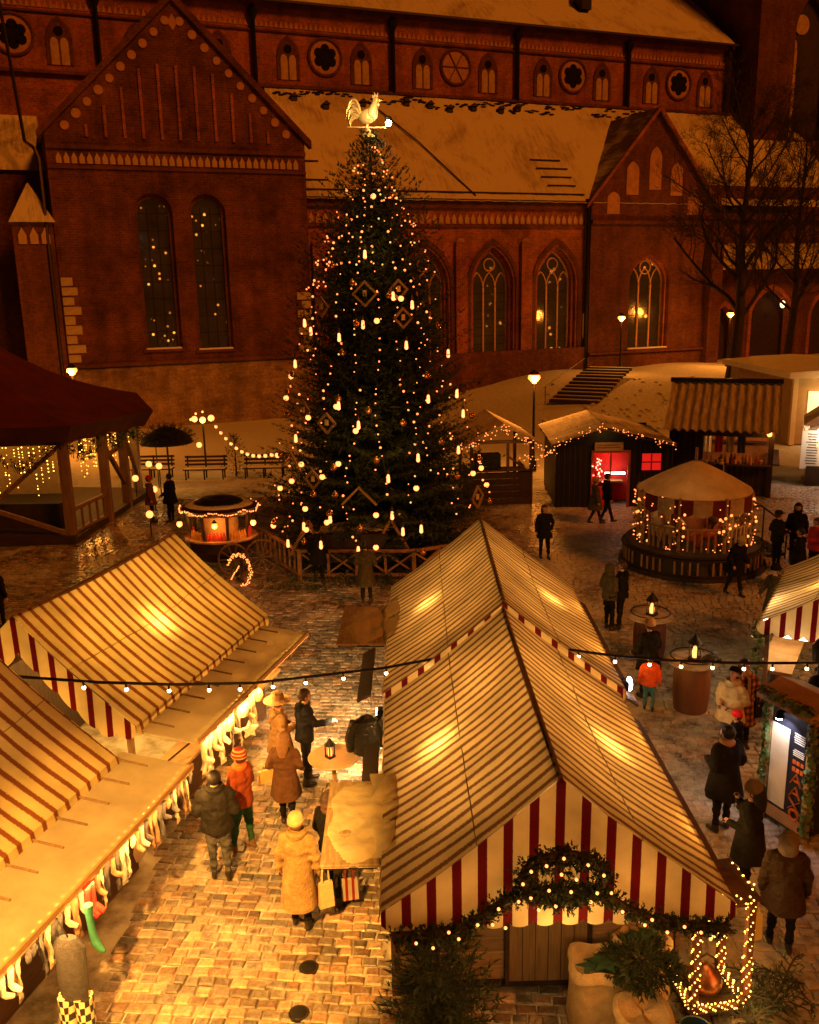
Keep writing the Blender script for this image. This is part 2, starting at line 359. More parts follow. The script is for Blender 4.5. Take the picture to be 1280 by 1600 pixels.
def big_window(o, y, lights=3, glass=None, step=.22):
    mb = MB(); reveal(mb, o, y, y + .3)
    i2 = dict(o); i2['w'] = o['w'] - 2 * step; i2['zt'] = o['zt'] - step * 1.2; i2['z0'] = o['z0'] + .02
    wall(mb, o['x'] - o['w'] / 2 - .02, o['x'] + o['w'] / 2 + .02, o['z0'] - .02, o['zt'] + .05, [i2], y + .3)
    reveal(mb, i2, y + .3, y + .75)
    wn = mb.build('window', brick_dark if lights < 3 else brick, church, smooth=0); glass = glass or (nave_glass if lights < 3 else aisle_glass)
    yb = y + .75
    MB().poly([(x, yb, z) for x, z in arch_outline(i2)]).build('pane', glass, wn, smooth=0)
    hw = i2['w'] / 2; mt = MB(); r = .055
    if lights >= 3:
        xb = [i2['x'] - hw + i2['w'] * k / lights for k in range(lights + 1)]; zl = i2['zs'] - .25; wl_ = i2['w'] / lights
        for x in xb[1:-1]: mt.bar((x, yb - .06, i2['z0']), (x, yb - .06, zl + .05), .13, .12)
        mt.tube([(x + (.05 if x < i2['x'] else -.05), yb - .06, z - .03) for x, z in arch_outline(i2)], .075, 5)
        for a, b in zip(xb, xb[1:]):
            o3 = dict(x=(a + b) / 2, w=b - a, z0=zl, zs=zl, zt=zl + wl_ * 1.15); mt.tube([(x, yb - .06, z) for x, z in arch_outline(o3, 8)[1:-1]], .06, 5)
        cz = i2['zs'] + (i2['zt'] - i2['zs']) * .60; rr = hw * .30
        mt.tube([(i2['x'] + rr * cos(a), yb - .07, cz + rr * sin(a)) for a in [2 * pi * q / 14 for q in range(15)]], .06, 5, cap=False)
        mt.build('tracery', tracery_stone, wn)
    gl = MB()
    for q in range(1, 9 if lights < 3 else 8):
        z = i2['z0'] + (i2['zs'] - i2['z0']) * q / 8
        gl.box((i2['x'], yb - .03, z), (i2['w'], .03, .035))
    if lights < 3:
        for q in (1, 2): gl.box((i2['x'] - hw + i2['w'] * q / 3, yb - .035, (i2['z0'] + i2['zt']) / 2 - .2), (.045, .03, i2['zt'] - i2['z0'] - .6))
    gl.build('glazing_bar', black_iron, wn, smooth=0)
    sl = MB(); a = o['w'] / 2 + .12
    sl.prism([(o['x'] - a, o['z0'] - .16), (o['x'] + a, o['z0'] - .16), (o['x'] + a, o['z0'] + .0), (o['x'] - a, o['z0'] + .0)], y - .14, y + .3); sl.build('sill', brick_dark, wn, smooth=0)
    sn = MB(); sn.box((o['x'], y + .1, o['z0'] + .05), (o['w'] - .1, .42, .09), bev=.04); sn.build('snow_line', snow, wn, smooth=0)
    return wn

# ---- transept with the big gable
def gtop(x): return 17.2 + (24.75 - 17.2) * (1 - abs(x - 9.5) / 7.75)
tops = [opening(7.55, 2.25, 4.75, 12.8, 13.9, 'round'), opening(10.75, 2.25, 4.6, 12.8, 13.9, 'round')]
mb = MB(); wall(mb, 1.9, 17.1, -1, gtop, tops, 0, brk=(9.5,))
mb.quad((17.1, 0, -1), (17.1, 9.6, -1), (17.1, 9.6, gtop(17.1)), (17.1, 0, gtop(17.1)))
mb.quad((1.9, 0, -1), (1.9, 0, gtop(1.9)), (1.9, 9.6, gtop(1.9)), (1.9, 9.6, -1))
tw = mb.build('gable_wall', brick_dim, church, smooth=0)
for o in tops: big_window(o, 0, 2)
mb = MB()
for sg in (1, -1):
    ex = 9.5 + sg * 8.0; a = (9.5, 24.95); b = (ex, 17.15)
    mb.prism([(a[0], a[1]), (b[0], b[1]), (b[0], b[1] - .45), (a[0], a[1] - .5)][::sg], -.22, .35)
mb.build('gable_coping', brick_dark, church, smooth=0)
mb = MB()
mb.quad((9.5, .1, 24.8), (9.5, 14, 24.8), (17.45, 14, 17.1), (17.45, .1, 17.1)); mb.quad((9.5, 14, 24.8), (9.5, .1, 24.8), (1.55, .1, 17.1), (1.55, 14, 17.1))
mb.build('transept_roof', roof_snow, church, smooth=0)
# roundels up both verges
rd = MB(); rd.tube([(0, -.05, 0), (0, .06, 0)], .25, 14); rd_me = rd.mesh('plaster_roundel', plaster_dim)
for k in range(10):
    for sg in (1, -1):
        t = (k + 1.0) / 10.9; x = 9.5 + sg * (7.3 * t - .25); z = gtop(x) - .98
        inst('plaster_roundel', rd_me, church, (x, -.02, z), (0, 0, 0), random.uniform(.9, 1.08))
dm = MB(); dm.prism([(9.5, 23.75), (9.78, 23.3), (9.5, 22.85), (9.22, 23.3)], -.05, .06); dm.build('plaster_lozenge', plaster_dim, church, smooth=0)
# tall blind strips in the gable
mb = MB()
for k in range(11):
    x = 4.2 + k * 1.06; zt = min(gtop(x) - 2.0, 21.0)
    if zt > 17.3: mb.box((x, -.03, (16.9 + zt) / 2), (.16, .14, zt - 16.9))
mb.build('brick_lesene', brick, church, smooth=0)
cornice(((9.5, -.06, 16.35), (15.2, .2, .22)), ((9.5, -.05, 15.25), (15.2, .16, .16)))
nm = MB(); nm.prism([(-.15, 0), (.15, 0), (.15, .32), (0, .62), (-.15, .32)], -.04, .04); n_me = nm.mesh('frieze_niche', plaster, 0)
for k in range(34): inst('frieze_niche', n_me, church, (2.55 + k * .422, -.01, 15.45))
# plinth and quoins
mb = MB(); wall(mb, 1.7, 17.3, -1, 3.75, [], -.16); mb.quad((1.7, -.16, 3.75), (17.3, -.16, 3.75), (17.3, .1, 3.9), (1.7, .1, 3.9))
mb.quad((17.3, -.16, -1), (17.3, 3, -1), (17.3, 3, 3.75), (17.3, -.16, 3.75)); mb.build('plinth', plinth_mat, church, smooth=0)
mb = MB(); mb.box((9.5, -.18, 3.95), (15.8, .34, .22)); mb.build('string_course', brick_dark, church, smooth=0)
q_me = MB().box((0, 0, 0), (1, .1, .52), bev=.03).mesh('quoin_stone', stone, 0)
z = 4.4
for k in range(9):
    w = (.62, .95)[k % 2] * random.uniform(.9, 1.1); inst('quoin_stone', q_me, church, (1.95 + w / 2, -.03, z), scale=(w, 1, random.uniform(.85, 1.02)))
    if k < 7: w2 = (.6, .9)[(k + 1) % 2]; inst('quoin_stone', q_me, church, (17.05 - w2 / 2, -.03, z), scale=(w2, 1, .9))
    z += .56
# stair turret and lower range left of the gable
mb = MB(); mb.box((.75, .7, 5.9), (2.2, 1.8, 12.6)); mb.build('stair_turret', brick_dark, church, smooth=0)
mb = MB(); mb.lathe([(1.75, 12.2), (.05, 14.4)], 4, (.75, .7, 0), a0=pi / 4); mb.build('turret_cap', roof_snow, church, smooth=0)
for k in range(3): inst('frieze_niche', n_me, church, (.15 + k * .62, -.24, 11.0), scale=1.5)
mb = MB(); wall(mb, -40, 1.9, -1, 15.6, [], 4.5); mb.build('west_wall', brick_dark, church, smooth=0)
mb = MB(); mb.quad((-40, 4.2, 15.5), (1.9, 4.2, 15.5), (1.9, 9.7, 19.5), (-40, 9.7, 19.5)); mb.build('west_roof', roof_snow, church, smooth=0)
dp = MB(); dp.tube([(.3, 4.2, 26), (.9, 3.2, 17), (1.3, -.1, 16.2), (1.5, -.25, 15.6), (1.5, -.25, 0)], .11, 6); dp.build('downpipe', dark_metal, church)

# ---- aisle
aw = [opening(21.14, 3.4, 3.26, 8.2, 10.85), opening(26.44, 3.4, 3.26, 8.2, 10.85), opening(31.74, 3.4, 3.26, 8.2, 10.85), opening(37.1, 3.4, 3.26, 8.2, 10.85)]
mb = MB(); wall(mb, 17.1, 39.5, -1, 14.0, aw, YA); mb.build('aisle_wall', brick, church, smooth=0)
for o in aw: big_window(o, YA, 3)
mb = MB()
for o in aw: ring(mb, dict(o, w=o['w'] + .3, zt=o['zt'] + .2), .3, YA - .1, YA)
mb.build('arch_moulding', brick_dark, church, smooth=0)
for x in (23.8, 29.1, 34.4):
    t = MB(); t.tube([(0, -.06, 0), (0, .05, 0)], .34, 14); t.build('plaster_roundel', plaster_dim, church, loc=(x, YA, 11.15))
for k in range(44): inst('frieze_niche', n_me, church, (17.6 + k * .5, YA - .02, 12.45), scale=(1.05, 1, 1.15))
cornice(((28.3, YA - .1, 13.75), (22.4, .3, .5)), ((28.3, YA - .08, 12.3), (22.4, .22, .14)))
mb = MB(); mb.tube([(17.3, YA - .42, 14.02), (39.6, YA - .42, 14.02)], .1, 6); mb.build('gutter', dark_metal, church)
mb = MB(); mb.box((28.3, YA - .12, 3.0), (22.4, .3, .16)); mb.box((28.3, YA - .2, 1.2), (22.4, .5, 4.4)); mb.build('plinth', brick_dark, church, smooth=0)
for x in (18.5, 23.79, 29.09, 34.42):
    mb = MB(); mb.prism([(x - .45, -1), (x + .45, -1), (x + .45, 11.2), (x - .45, 11.2)], YA - .28, YA + .02); mb.build('pilaster', brick, church, smooth=0)
dp = MB(); dp.tube([(39.55, YA - .35, 14.2), (39.55, YA - .35, 1.2)], .16, 7); dp.box((39.55, YA - .35, 14.0), (.5, .45, .5)); dp.build('downpipe', black_iron, church)
dp = MB(); dp.tube([(17.5, YA - .3, 14.2), (17.5, YA - .3, 0)], .14, 7); dp.build('downpipe', black_iron, church)
# aisle roof, its snow broken along the top edge
def aroof(u, v):
    x = 17.1 + u * 48; y = YA - .55 + v * (YC - YA + .55); z = 13.95 + v * 8.3
    n = .10 * sin(x * 1.7) * sin(v * 9) + .06 * sin(x * 5.1 + v * 14)
    return (x, y, z + .02 + n * .5)
MB().grid(aroof, 96, 14).build('aisle_roof', roof_snow_full, church)
g = MB()
for k in range(34):
    x = 18.2 + k * .92 + random.uniform(-.3, .3); v = random.uniform(.86, .95); L = random.uniform(.3, .9)
    for q in range(4): a_ = random.uniform(.1, .3) * L; xx_ = x + (q - 1.5) * L * .4; g.ell((xx_, YA - .55 + v * 7.55 + .1 * sin(q * 2 + k), 13.95 + v * 8.3 + .08 + .11 * sin(q * 2 + k)), (a_ + .12, .14, .07), 6, 4)
tag(g.build('bare_tile_edge', dark_metal, church, smooth=0), kind='stuff')
g = MB()
for k in range(9):
    x = (19.0, 24.1, 27.6, 31, 33.1, 35.4, 21.2, 29.5, 37)[k]; v = (.86, .84, .87, .83, .86, .85, .8, .86, .88)[k]
    c = Vector((x, YA - .55 + v * 7.55, 13.95 + v * 8.3 + .15)); g.box(c, (.42, .3, .3)); g.prism([(x - .3, c.z + .15), (x + .3, c.z + .15), (x, c.z + .4)], c.y - .25, c.y + .25)
tag(g.build('roof_vents', dark_metal, church, smooth=0), kind='stuff')
sg_ = MB()
for zz, xa, xb in ((.06, 17.5, 39.3), (.30, 36.2, 38.9), (.22, 36.3, 38.9), (.14, 36.5, 38.9), (.38, 36, 38.6), (.30, 17.8, 19.3), (.14, 17.8, 19.6)):
    y = YA - .55 + zz * 7.55; z = 13.95 + zz * 8.3 + .14; sg_.box(((xa + xb) / 2, y, z), (xb - xa, .06, .1))
tag(sg_.build('snow_guards', dark_metal, church, smooth=0), kind='stuff')
sm = MB(); sm.tube([(24.6, YC - .9, 21.4), (27.4, YA + 3.2, 18.25), (30.2, YA - .3, 14.35)], .05, 4); sm.build('lightning_conductor', dark_metal, church)

# ---- clerestory
mb = MB(); wall(mb, -40, 58.3, 14, 27.5, [], YC); mb.quad((58.3, YC, 14), (58.3, YC + 16, 14), (58.3, YC + 16, 27.5), (58.3, YC, 27.5)); mb.build('clerestory_wall', brick, church, smooth=0)
cornice(((20, YC - .1, 22.15), (76.5, .5, .2)), ((20, YC - .12, 27.35), (76.5, .5, .3)), ((20, YC - .06, 25.75), (76.5, .2, .12)))
cn = MB()
for k in range(170): 
    x = -3.0 + k * .36
    cn.add([(x - .14, YC - .05, 26.0), (x + .14, YC - .05, 26.0), (x, YC - .05, 26.45), (x - .14, YC, 26.0), (x + .14, YC, 26.0), (x, YC, 26.45)], ((0, 1, 2), (0, 3, 4, 1), (1, 4, 5, 2), (2, 5, 3, 0)))
cn.build('cornice_arches', plaster_dim, church, smooth=0)
for x in (-4.2, 6.16, 16.53, 26.9, 37.3, 47.6, 57.8):
    t = MB(); t.tube([(x, YC - .28, 27.3), (x, YC - .28, 22.2)], .16, 6); t.lathe([(.16, 0), (.38, .5), (.38, .7)], 8, (x, YC - .28, 26.3)); t.build('downpipe', black_iron, church)
tl_frame = MB(); oo = opening(0, 1.5, -1.2, .35, 1.45, 'pointed')
ring(tl_frame, dict(oo, w=1.25), .2, -.06, .02); tlf_me = tl_frame.mesh('window', brick_dark, 0)
lp = MB()
for sg in (1, -1):
    q = opening(sg * .31, .5, -1.2, .1, .45, 'round'); lp.prism([p for p in arch_outline(q, 6)], -.05, .03)
lp_me = lp.mesh('plaster_panel', plaster, 0)
bo_me = MB().tube([(0, -.06, .82), (0, .03, .82)], .3, 10).mesh('oculus', window_glass)
pe_me = MB().prism([(x, z) for x, z in arch_outline(dict(oo, w=1.25), 8)], -.03, .0).mesh('recess', brick_dark, 0)
def twin(x, faint=False):
    w = inst('window', tlf_me, church, (x, YC - .02, 23.85)); w2 = inst('recess', pe_me, w, (0, 0, 0))
    inst('plaster_panel', lp_me, w, (0, -.01, 0)); inst('oculus', bo_me, w)
rose_bg = MB().tube([(0, -.05, 0), (0, .03, 0)], 1.15, 24).mesh('rose_disc', plaster_dim)
rr_ = MB(); rr_.tube([(1.22 * cos(2 * pi * k / 24), -.05, 1.22 * sin(2 * pi * k / 24)) for k in range(25)], .12, 6, cap=False); rose_ring = rr_.mesh('window', brick_dark)
lf = MB()
for k in range(6):
    a = pi / 6 + k * pi / 3; lf.tube([(.56 * cos(a), -.08, .56 * sin(a)), (.56 * cos(a), .0, .56 * sin(a))], .33, 12)
lf.tube([(0, -.081, 0), (0, 0, 0)], .4, 12); rose_leaf = lf.mesh('rosette', window_glass)
for b in range(-1, 5):
    xm = 11.37 + 10.37 * b
    if b == 0: twin(xm - 2.75); twin(xm + 2.75); continue
    twin(xm - 2.75); twin(xm + 2.75)
    w = inst('window', rose_ring, church, (xm, YC, 24.3)); inst('rose_disc', rose_bg, w, (0, .0, 0))
    if b != 2: inst('rosette', rose_leaf, w)
    else:
        t = MB()
        for k in range(6): t.bar((0, -.07, 0), (1.1 * cos(k * pi / 3), -.07, 1.1 * sin(k * pi / 3)), .1, .06)
        t.build('spoke', brick_dark, w)
def mroof(u, v):
    x = -40 + u * 98.2 ; y = YC - .7 + v * 11; z = 27.45 + v * 9.2; return (x, y, z + .05 * sin(x * 2.3) * sin(v * 20))
MB().grid(mroof, 90, 16).build('nave_roof', roof_snow_full, church)
mb = MB(); mb.box((9.1, YC - .75, 27.5), (98.4, .2, .16)); mb.build('gutter', dark_metal, church, smooth=0)
for x, v in ((33.6, .38), (44.6, .27)):
    c = Vector((x, YC - .7 + v * 11, 27.45 + v * 9.2)); t = MB(); t.box((c.x, c.y - .1, c.z + .35), (.9, 1.3, 1.1)); d = t.build('dormer', black_iron, church, smooth=0)
    MB().prism([(x - .65, c.z + .9), (x + .65, c.z + .9), (x, c.z + 1.5)], c.y - .9, c.y + .9).build('dormer_roof', roof_snow, d, smooth=0)

# ---- porch gable on the right
def ptop(x): return 14.0 + 6.7 * (1 - abs(x - 45.3) / 5.8)
YP = YA - .5
pw = [opening(45.2, 3.8, 3.05, 8.2, 10.3)]
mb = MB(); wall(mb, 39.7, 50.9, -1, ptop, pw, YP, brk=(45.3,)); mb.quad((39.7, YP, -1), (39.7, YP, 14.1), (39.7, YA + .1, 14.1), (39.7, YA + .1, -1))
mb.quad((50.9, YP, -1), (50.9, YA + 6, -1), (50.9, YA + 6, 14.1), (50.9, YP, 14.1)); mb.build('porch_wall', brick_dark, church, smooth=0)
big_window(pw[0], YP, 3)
mb = MB(); yb = YP - .35; rb = YA + 6.2
mb.quad((45.3, yb, 20.85), (45.3, rb, 20.85), (51.4, YA - .2, 13.8), (51.4, yb, 13.8)); mb.quad((45.3, rb, 20.85), (45.3, yb, 20.85), (39.2, yb, 13.8), (39.2, YA - .2, 13.8))
mb.build('porch_roof', roof_bare, church, smooth=0)
mb = MB()
for sg in (1, -1): mb.prism([(45.3, 20.95), (45.3 + sg * 6.2, 13.85), (45.3 + sg * 6.2, 13.55), (45.3, 20.6)][::sg], yb - .06, yb + .1)
mb.build('verge_board', brick, church, smooth=0)
for x, z, h in ((43.25, 14.6, 2.4), (45.3, 15.0, 3.1), (47.3, 14.6, 2.4), (41.6, 13.2, 1.6), (49.0, 13.2, 1.6)):
    o = opening(x, 1.1, z, z + h * .7, z + h); t = MB(); t.prism(arch_outline(o, 8), YP - .05, YP + .05); t.build('blind_niche', plaster_dim, church, smooth=0)
cornice(((45.3, YP - .1, 12.6), (11.2, .3, .25)), ((45.3, YP - .12, 2.85), (11.2, .3, .16)))
for x in (51.2,):
    mb = MB(); mb.prism([(x - .6, -1), (x + .6, -1), (x + .6, 12.8), (x - .6, 12.8)], YP - .6, YP + .4); mb.build('buttress', brick_dark, church, smooth=0)
# ---- east range with galleries, in the shade of the trees
ea = [opening(53.6, 2.3, .6, 4.4, 6.1), opening(58.6, 4.2, .6, 5.2, 7.4), opening(64.8, 3.4, .6, 5, 7)]
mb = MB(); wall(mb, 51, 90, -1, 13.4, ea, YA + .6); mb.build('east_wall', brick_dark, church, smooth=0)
for o in ea:
    t = MB(); reveal(t, o, YA + .6, YA + 1.3); ring(t, o, .35, YA + .5, YA + .6); w = t.build('arch', brick, church, smooth=0)
    MB().poly([(x, YA + 1.3, z) for x, z in arch_outline(o)]).build('door_leaf', dark_wood, w, smooth=0)
for c_, d_ in (((70, YA + .4, 13.2), (38, .6, .5)), ((70, YA + .2, 14.9), (38, .5, 1.2))): MB().box(c_, d_).build('gallery_parapet', brick_dark, church, smooth=0)
mb = MB(); mb.quad((51, YA - 1.1, 9.0), (90, YA - 1.1, 9.0), (90, YA + .7, 11.2), (51, YA + .7, 11.2)); mb.build('lower_roof', roof_snow, church, smooth=0)
# ---- tower
tx = opening(65.2, 4.2, 20, 28.5, 31.8)
mb = MB(); wall(mb, 59.2, 76, 12, 52, [tx], YC - 2.2); mb.quad((59.2, YC - 2.2, 12), (59.2, YC - 2.2, 52), (59.2, YC + 14, 52), (59.2, YC + 14, 12)); reveal(mb, tx, YC - 2.2, YC - 1.4); mb.build('tower', brick_dark, church, smooth=0)
MB().poly([(x, YC - 1.4, z) for x, z in arch_outline(tx)]).build('louvre', dark_wood, church, smooth=0)
t = MB(); t.tube([(64.4, YC - 1.5, 29.4), (64.4, YC - 1.36, 29.4)], .8, 16); t.prism(arch_outline(opening(63.7, .7, 20, 27.2, 28.2, 'round'), 8), YC - 1.5, YC - 1.42); t.build('plaster_panel', plaster, church, smooth=0)
for k in range(20): inst('frieze_niche', n_me, church, (59.8 + k * .85, YC - 2.2, 32.6), scale=(2.1, 1, 1.9))
# door lantern on the far right of the church
wl = thing('wall_lantern', 'small pale lantern fixed on the church wall beside the bare tree', 'lantern', (0, 0, 0))
pl = Vector((cos(TH) * 59.4 - sin(TH) * (D0 + YA + .2), sin(TH) * 59.4 + cos(TH) * (D0 + YA + .2), 6.1))
wl.location = pl
MB().ell((0, -.2, 0), (.22, .22, .3), 8, 6).build('glass', G('wall lantern glass', (1, .5, .2), 7), wl); MB().bar((0, .35, .3), (0, -.2, .4), .06, .06).build('bracket', black_iron, wl)
# ================================================================== ground, mound, pavement
def sstep(a, b, x):
    t = min(1, max(0, (x - a) / (b - a))); return t * t * (3 - 2 * t)
def ter(x, y):
    s = x * cos(TH) + y * sin(TH); d = -x * sin(TH) + y * cos(TH)
    h = 1.75 * sstep(23, 37, s) * sstep(33, 50, d)
    if y > 36: h += .09 * sin(x * .5 + y * .3) * sstep(36, 48, y) * sstep(20, 27, s) + .03 * sin(x * 1.9) * sin(y * 1.3) * sstep(36, 44, y)
    return h
def ground_mat():
    m = bpy.data.materials.new('snowy ground'); m.use_nodes = True; n = m.node_tree; N = n.nodes; Lk = n.links; p = N['Principled BSDF']
    p.inputs['Roughness'].default_value = .75
    ge = N.new('ShaderNodeNewGeometry'); sp = N.new('ShaderNodeSeparateXYZ'); Lk.new(ge.outputs['Position'], sp.inputs[0])
    n1 = N.new('ShaderNodeTexNoise'); n1.inputs['Scale'].default_value = .35; n1.inputs['Detail'].default_value = 8; n1.inputs['Roughness'].default_value = .7; Lk.new(ge.outputs['Position'], n1.inputs[0])
    n2 = N.new('ShaderNodeTexNoise'); n2.inputs['Scale'].default_value = 3.2; n2.inputs['Detail'].default_value = 7; n2.inputs['Roughness'].default_value = .75; Lk.new(ge.outputs['Position'], n2.inputs[0])
    md = N.new('ShaderNodeMapRange'); md.inputs[1].default_value = 36; md.inputs[2].default_value = 43; md.inputs[3].default_value = 0; md.inputs[4].default_value = .33; Lk.new(sp.outputs[1], md.inputs[0])
    a = N.new('ShaderNodeMath'); a.operation = 'MULTIPLY_ADD'; a.inputs[1].default_value = .6; Lk.new(n2.outputs['Fac'], a.inputs[0]); Lk.new(n1.outputs['Fac'], a.inputs[2])
    b = N.new('ShaderNodeMath'); Lk.new(a.outputs[0], b.inputs[0]); Lk.new(md.outputs[0], b.inputs[1])
    ra = N.new('ShaderNodeValToRGB'); e = ra.color_ramp.elements; e[0].position = .66; e[1].position = 1.02; e[0].color = (.11, .085, .065, 1); e[1].color = (.74, .73, .72, 1)
    Lk.new(b.outputs[0], ra.inputs[0]); Lk.new(ra.outputs[0], p.inputs['Base Color'])
    bu = N.new('ShaderNodeBump'); bu.inputs['Strength'].default_value = 1.0; bu.inputs['Distance'].default_value = .22; Lk.new(n2.outputs['Fac'], bu.inputs['Height']); Lk.new(bu.outputs[0], p.inputs['Normal'])
    return m
gm = MB()
xs = list(np.arange(-30, 70.1, 1.25)); xs = [-160, -90, -55] + xs + [90, 130, 200]
ys = [-40, -15, 0] + list(np.arange(5, 100.1, 1.25)) + [130, 200]
vs_ = [(x, y, ter(x, y) - .06) for x in xs for y in ys]; ny = len(ys)
gm.add(vs_, [(i * ny + j, (i + 1) * ny + j, (i + 1) * ny + j + 1, i * ny + j + 1) for i in range(len(xs) - 1) for j in range(ny - 1)])
ground = gm.build('ground', ground_mat(), smooth=180); tag(ground, kind='structure')

def bed_mat():
    m = M('trodden snow in joints', (.44, .40, .35), .55, .3, 1.2, .6, 14, col2=(.13, .10, .075), fac2=(.42, .62)); return m
pave = MB().hprism([(-16, 5), (17, 5), (17, 36.5), (-16, 36.5)], -.05, -.024).build('pavement', bed_mat(), smooth=0); tag(pave, kind='structure')

def cobble_mat():
    m = bpy.data.materials.new('granite cobble'); m.use_nodes = True; n = m.node_tree; N = n.nodes; Lk = n.links; p = N['Principled BSDF']
    ge = N.new('ShaderNodeNewGeometry'); at = N.new('ShaderNodeAttribute'); at.attribute_name = 'tint'
    sp = N.new('ShaderNodeSeparateXYZ'); Lk.new(ge.outputs['Position'], sp.inputs[0])
    n1 = N.new('ShaderNodeTexNoise'); n1.inputs['Scale'].default_value = 14; n1.inputs['Detail'].default_value = 6; n1.inputs['Roughness'].default_value = .7; Lk.new(ge.outputs['Position'], n1.inputs[0])
    mx = N.new('ShaderNodeMix'); mx.data_type = 'RGBA'; mx.blend_type = 'MULTIPLY'; mx.inputs[0].default_value = 1
    mr = N.new('ShaderNodeMapRange'); mr.inputs[1].default_value = .3; mr.inputs[2].default_value = .7; mr.inputs[3].default_value = .42; mr.inputs[4].default_value = 1.6; Lk.new(n1.outputs['Fac'], mr.inputs[0])
    cc = N.new('ShaderNodeCombineColor'); [Lk.new(mr.outputs[0], cc.inputs[k]) for k in range(3)]
    Lk.new(at.outputs['Color'], mx.inputs[6]); Lk.new(cc.outputs[0], mx.inputs[7])
    # trodden snow lying over the stones, thicker on the open square than in the lane
    n2 = N.new('ShaderNodeTexNoise'); n2.inputs['Scale'].default_value = .55; n2.inputs['Detail'].default_value = 9; n2.inputs['Roughness'].default_value = .68; Lk.new(ge.outputs['Position'], n2.inputs[0])
    n3 = N.new('ShaderNodeTexNoise'); n3.inputs['Scale'].default_value = 5.5; n3.inputs['Detail'].default_value = 6; n3.inputs['Roughness'].default_value = .75; Lk.new(ge.outputs['Position'], n3.inputs[0])
    mp_ = N.new('ShaderNodeMapRange'); mp_.inputs[1].default_value = 2.6; mp_.inputs[2].default_value = 4.2; mp_.inputs[3].default_value = -.10; mp_.inputs[4].default_value = .045; Lk.new(sp.outputs[0], mp_.inputs[0])
    my = N.new('ShaderNodeMapRange'); my.inputs[1].default_value = 16; my.inputs[2].default_value = 30; my.inputs[3].default_value = 0; my.inputs[4].default_value = .035; Lk.new(sp.outputs[1], my.inputs[0])
    a = N.new('ShaderNodeMath'); a.operation = 'MULTIPLY_ADD'; a.inputs[1].default_value = .6; Lk.new(n3.outputs['Fac'], a.inputs[0]); Lk.new(n2.outputs['Fac'], a.inputs[2])
    b = N.new('ShaderNodeMath'); Lk.new(a.outputs[0], b.inputs[0]); Lk.new(mp_.outputs[0], b.inputs[1])
    b2 = N.new('ShaderNodeMath'); Lk.new(b.outputs[0], b2.inputs[0]); Lk.new(my.outputs[0], b2.inputs[1])
    rs = N.new('ShaderNodeMapRange'); rs.inputs[1].default_value = .72; rs.inputs[2].default_value = 1.0; Lk.new(b2.outputs[0], rs.inputs[0])
    sm = N.new('ShaderNodeMix'); sm.data_type = 'RGBA'; Lk.new(rs.outputs[0], sm.inputs[0]); Lk.new(mx.outputs[2], sm.inputs[6]); sm.inputs[7].default_value = (.50, .455, .41, 1)
    Lk.new(sm.outputs[2], p.inputs['Base Color'])
    rr = N.new('ShaderNodeMapRange'); rr.inputs[1].default_value = .40; rr.inputs[2].default_value = .62; rr.inputs[3].default_value = .24; rr.inputs[4].default_value = .6; Lk.new(n2.outputs['Fac'], rr.inputs[0])
    r2 = N.new('ShaderNodeMath'); r2.operation = 'MAXIMUM'; Lk.new(rr.outputs[0], r2.inputs[0]); 
    r3 = N.new('ShaderNodeMath'); r3.operation = 'MULTIPLY'; r3.inputs[1].default_value = .7; Lk.new(rs.outputs[0], r3.inputs[0]); Lk.new(r3.outputs[0], r2.inputs[1]); Lk.new(r2.outputs[0], p.inputs['Roughness'])
    p.inputs['Specular IOR Level'].default_value = .55
    bu = N.new('ShaderNodeBump'); bu.inputs['Strength'].default_value = .55; bu.inputs['Distance'].default_value = .02; Lk.new(n1.outputs['Fac'], bu.inputs['Height']); Lk.new(bu.outputs[0], p.inputs['Normal'])
    return m
COB = cobble_mat()
def cob_tint():
    c = np.array(random.choice([(.17, .125, .10), (.21, .15, .11), (.14, .115, .10), (.24, .15, .10), (.19, .12, .085), (.12, .095, .08)])) * random.uniform(.45, 1.55); return c
F_C = ((0, 1, 5, 4), (1, 2, 6, 5), (2, 3, 7, 6), (3, 0, 4, 7), (4, 5, 9, 8), (5, 6, 10, 9), (6, 7, 11, 10), (7, 4, 8, 11), (8, 9, 10, 11))
def cob_verts(w, l, h, b=.018):
    x, y = w / 2, l / 2; j = lambda: random.uniform(-.010, .010)
    base = [(-x + j(), -y + j()), (x + j(), -y + j()), (x + j(), y + j()), (-x + j(), y + j())]
    top = [(px * (1 - b / x), py * (1 - b / y), h + random.uniform(-.004, .004)) for px, py in base]
    return [(px, py, -.06) for px, py in base] + [(px, py, h - .016) for px, py in base] + top
def add_tint(me, cols):
    ca = me.color_attributes.new('tint', 'FLOAT_COLOR', 'POINT'); ca.data.foreach_set('color', np.asarray(cols, dtype=np.float32).ravel())
variants = []
for k in range(14):
    me = bpy.data.meshes.new('cobble'); me.from_pydata(cob_verts(.192 + (k % 3 - 1) * .014, .146, 0), [], F_C); me.materials.append(COB)
    add_tint(me, np.tile(np.array([*cob_tint(), 1]), (12, 1))); variants.append(me)
hidden = [(-.35, 3.4, 9.3, 18.6), (-9, -3.9, 6, 18)]
cand = []
ANG = .10
row = 0
for iy in range(int(34 / .158)):
    yy = 5 + iy * .158; xx = -15 + random.uniform(0, .3)
    while xx < 15.5:
        w = .205 + random.uniform(-.035, .045); cx, cyy = xx + w / 2, yy + random.uniform(-.012, .012); xx += w
        X = cx * cos(ANG) + (cyy - 9) * sin(ANG); Y = 9 - cx * sin(ANG) + (cyy - 9) * cos(ANG)
        if not (5.2 < Y < 36.3 and -15.9 < X < 16.9): continue
        if abs(X) > .47 * Y + 1.6 or Y < 7.9: continue
        if any(a < X < b and c < Y < d for a, b, c, d in hidden): continue
        cand.append((X, Y, w))
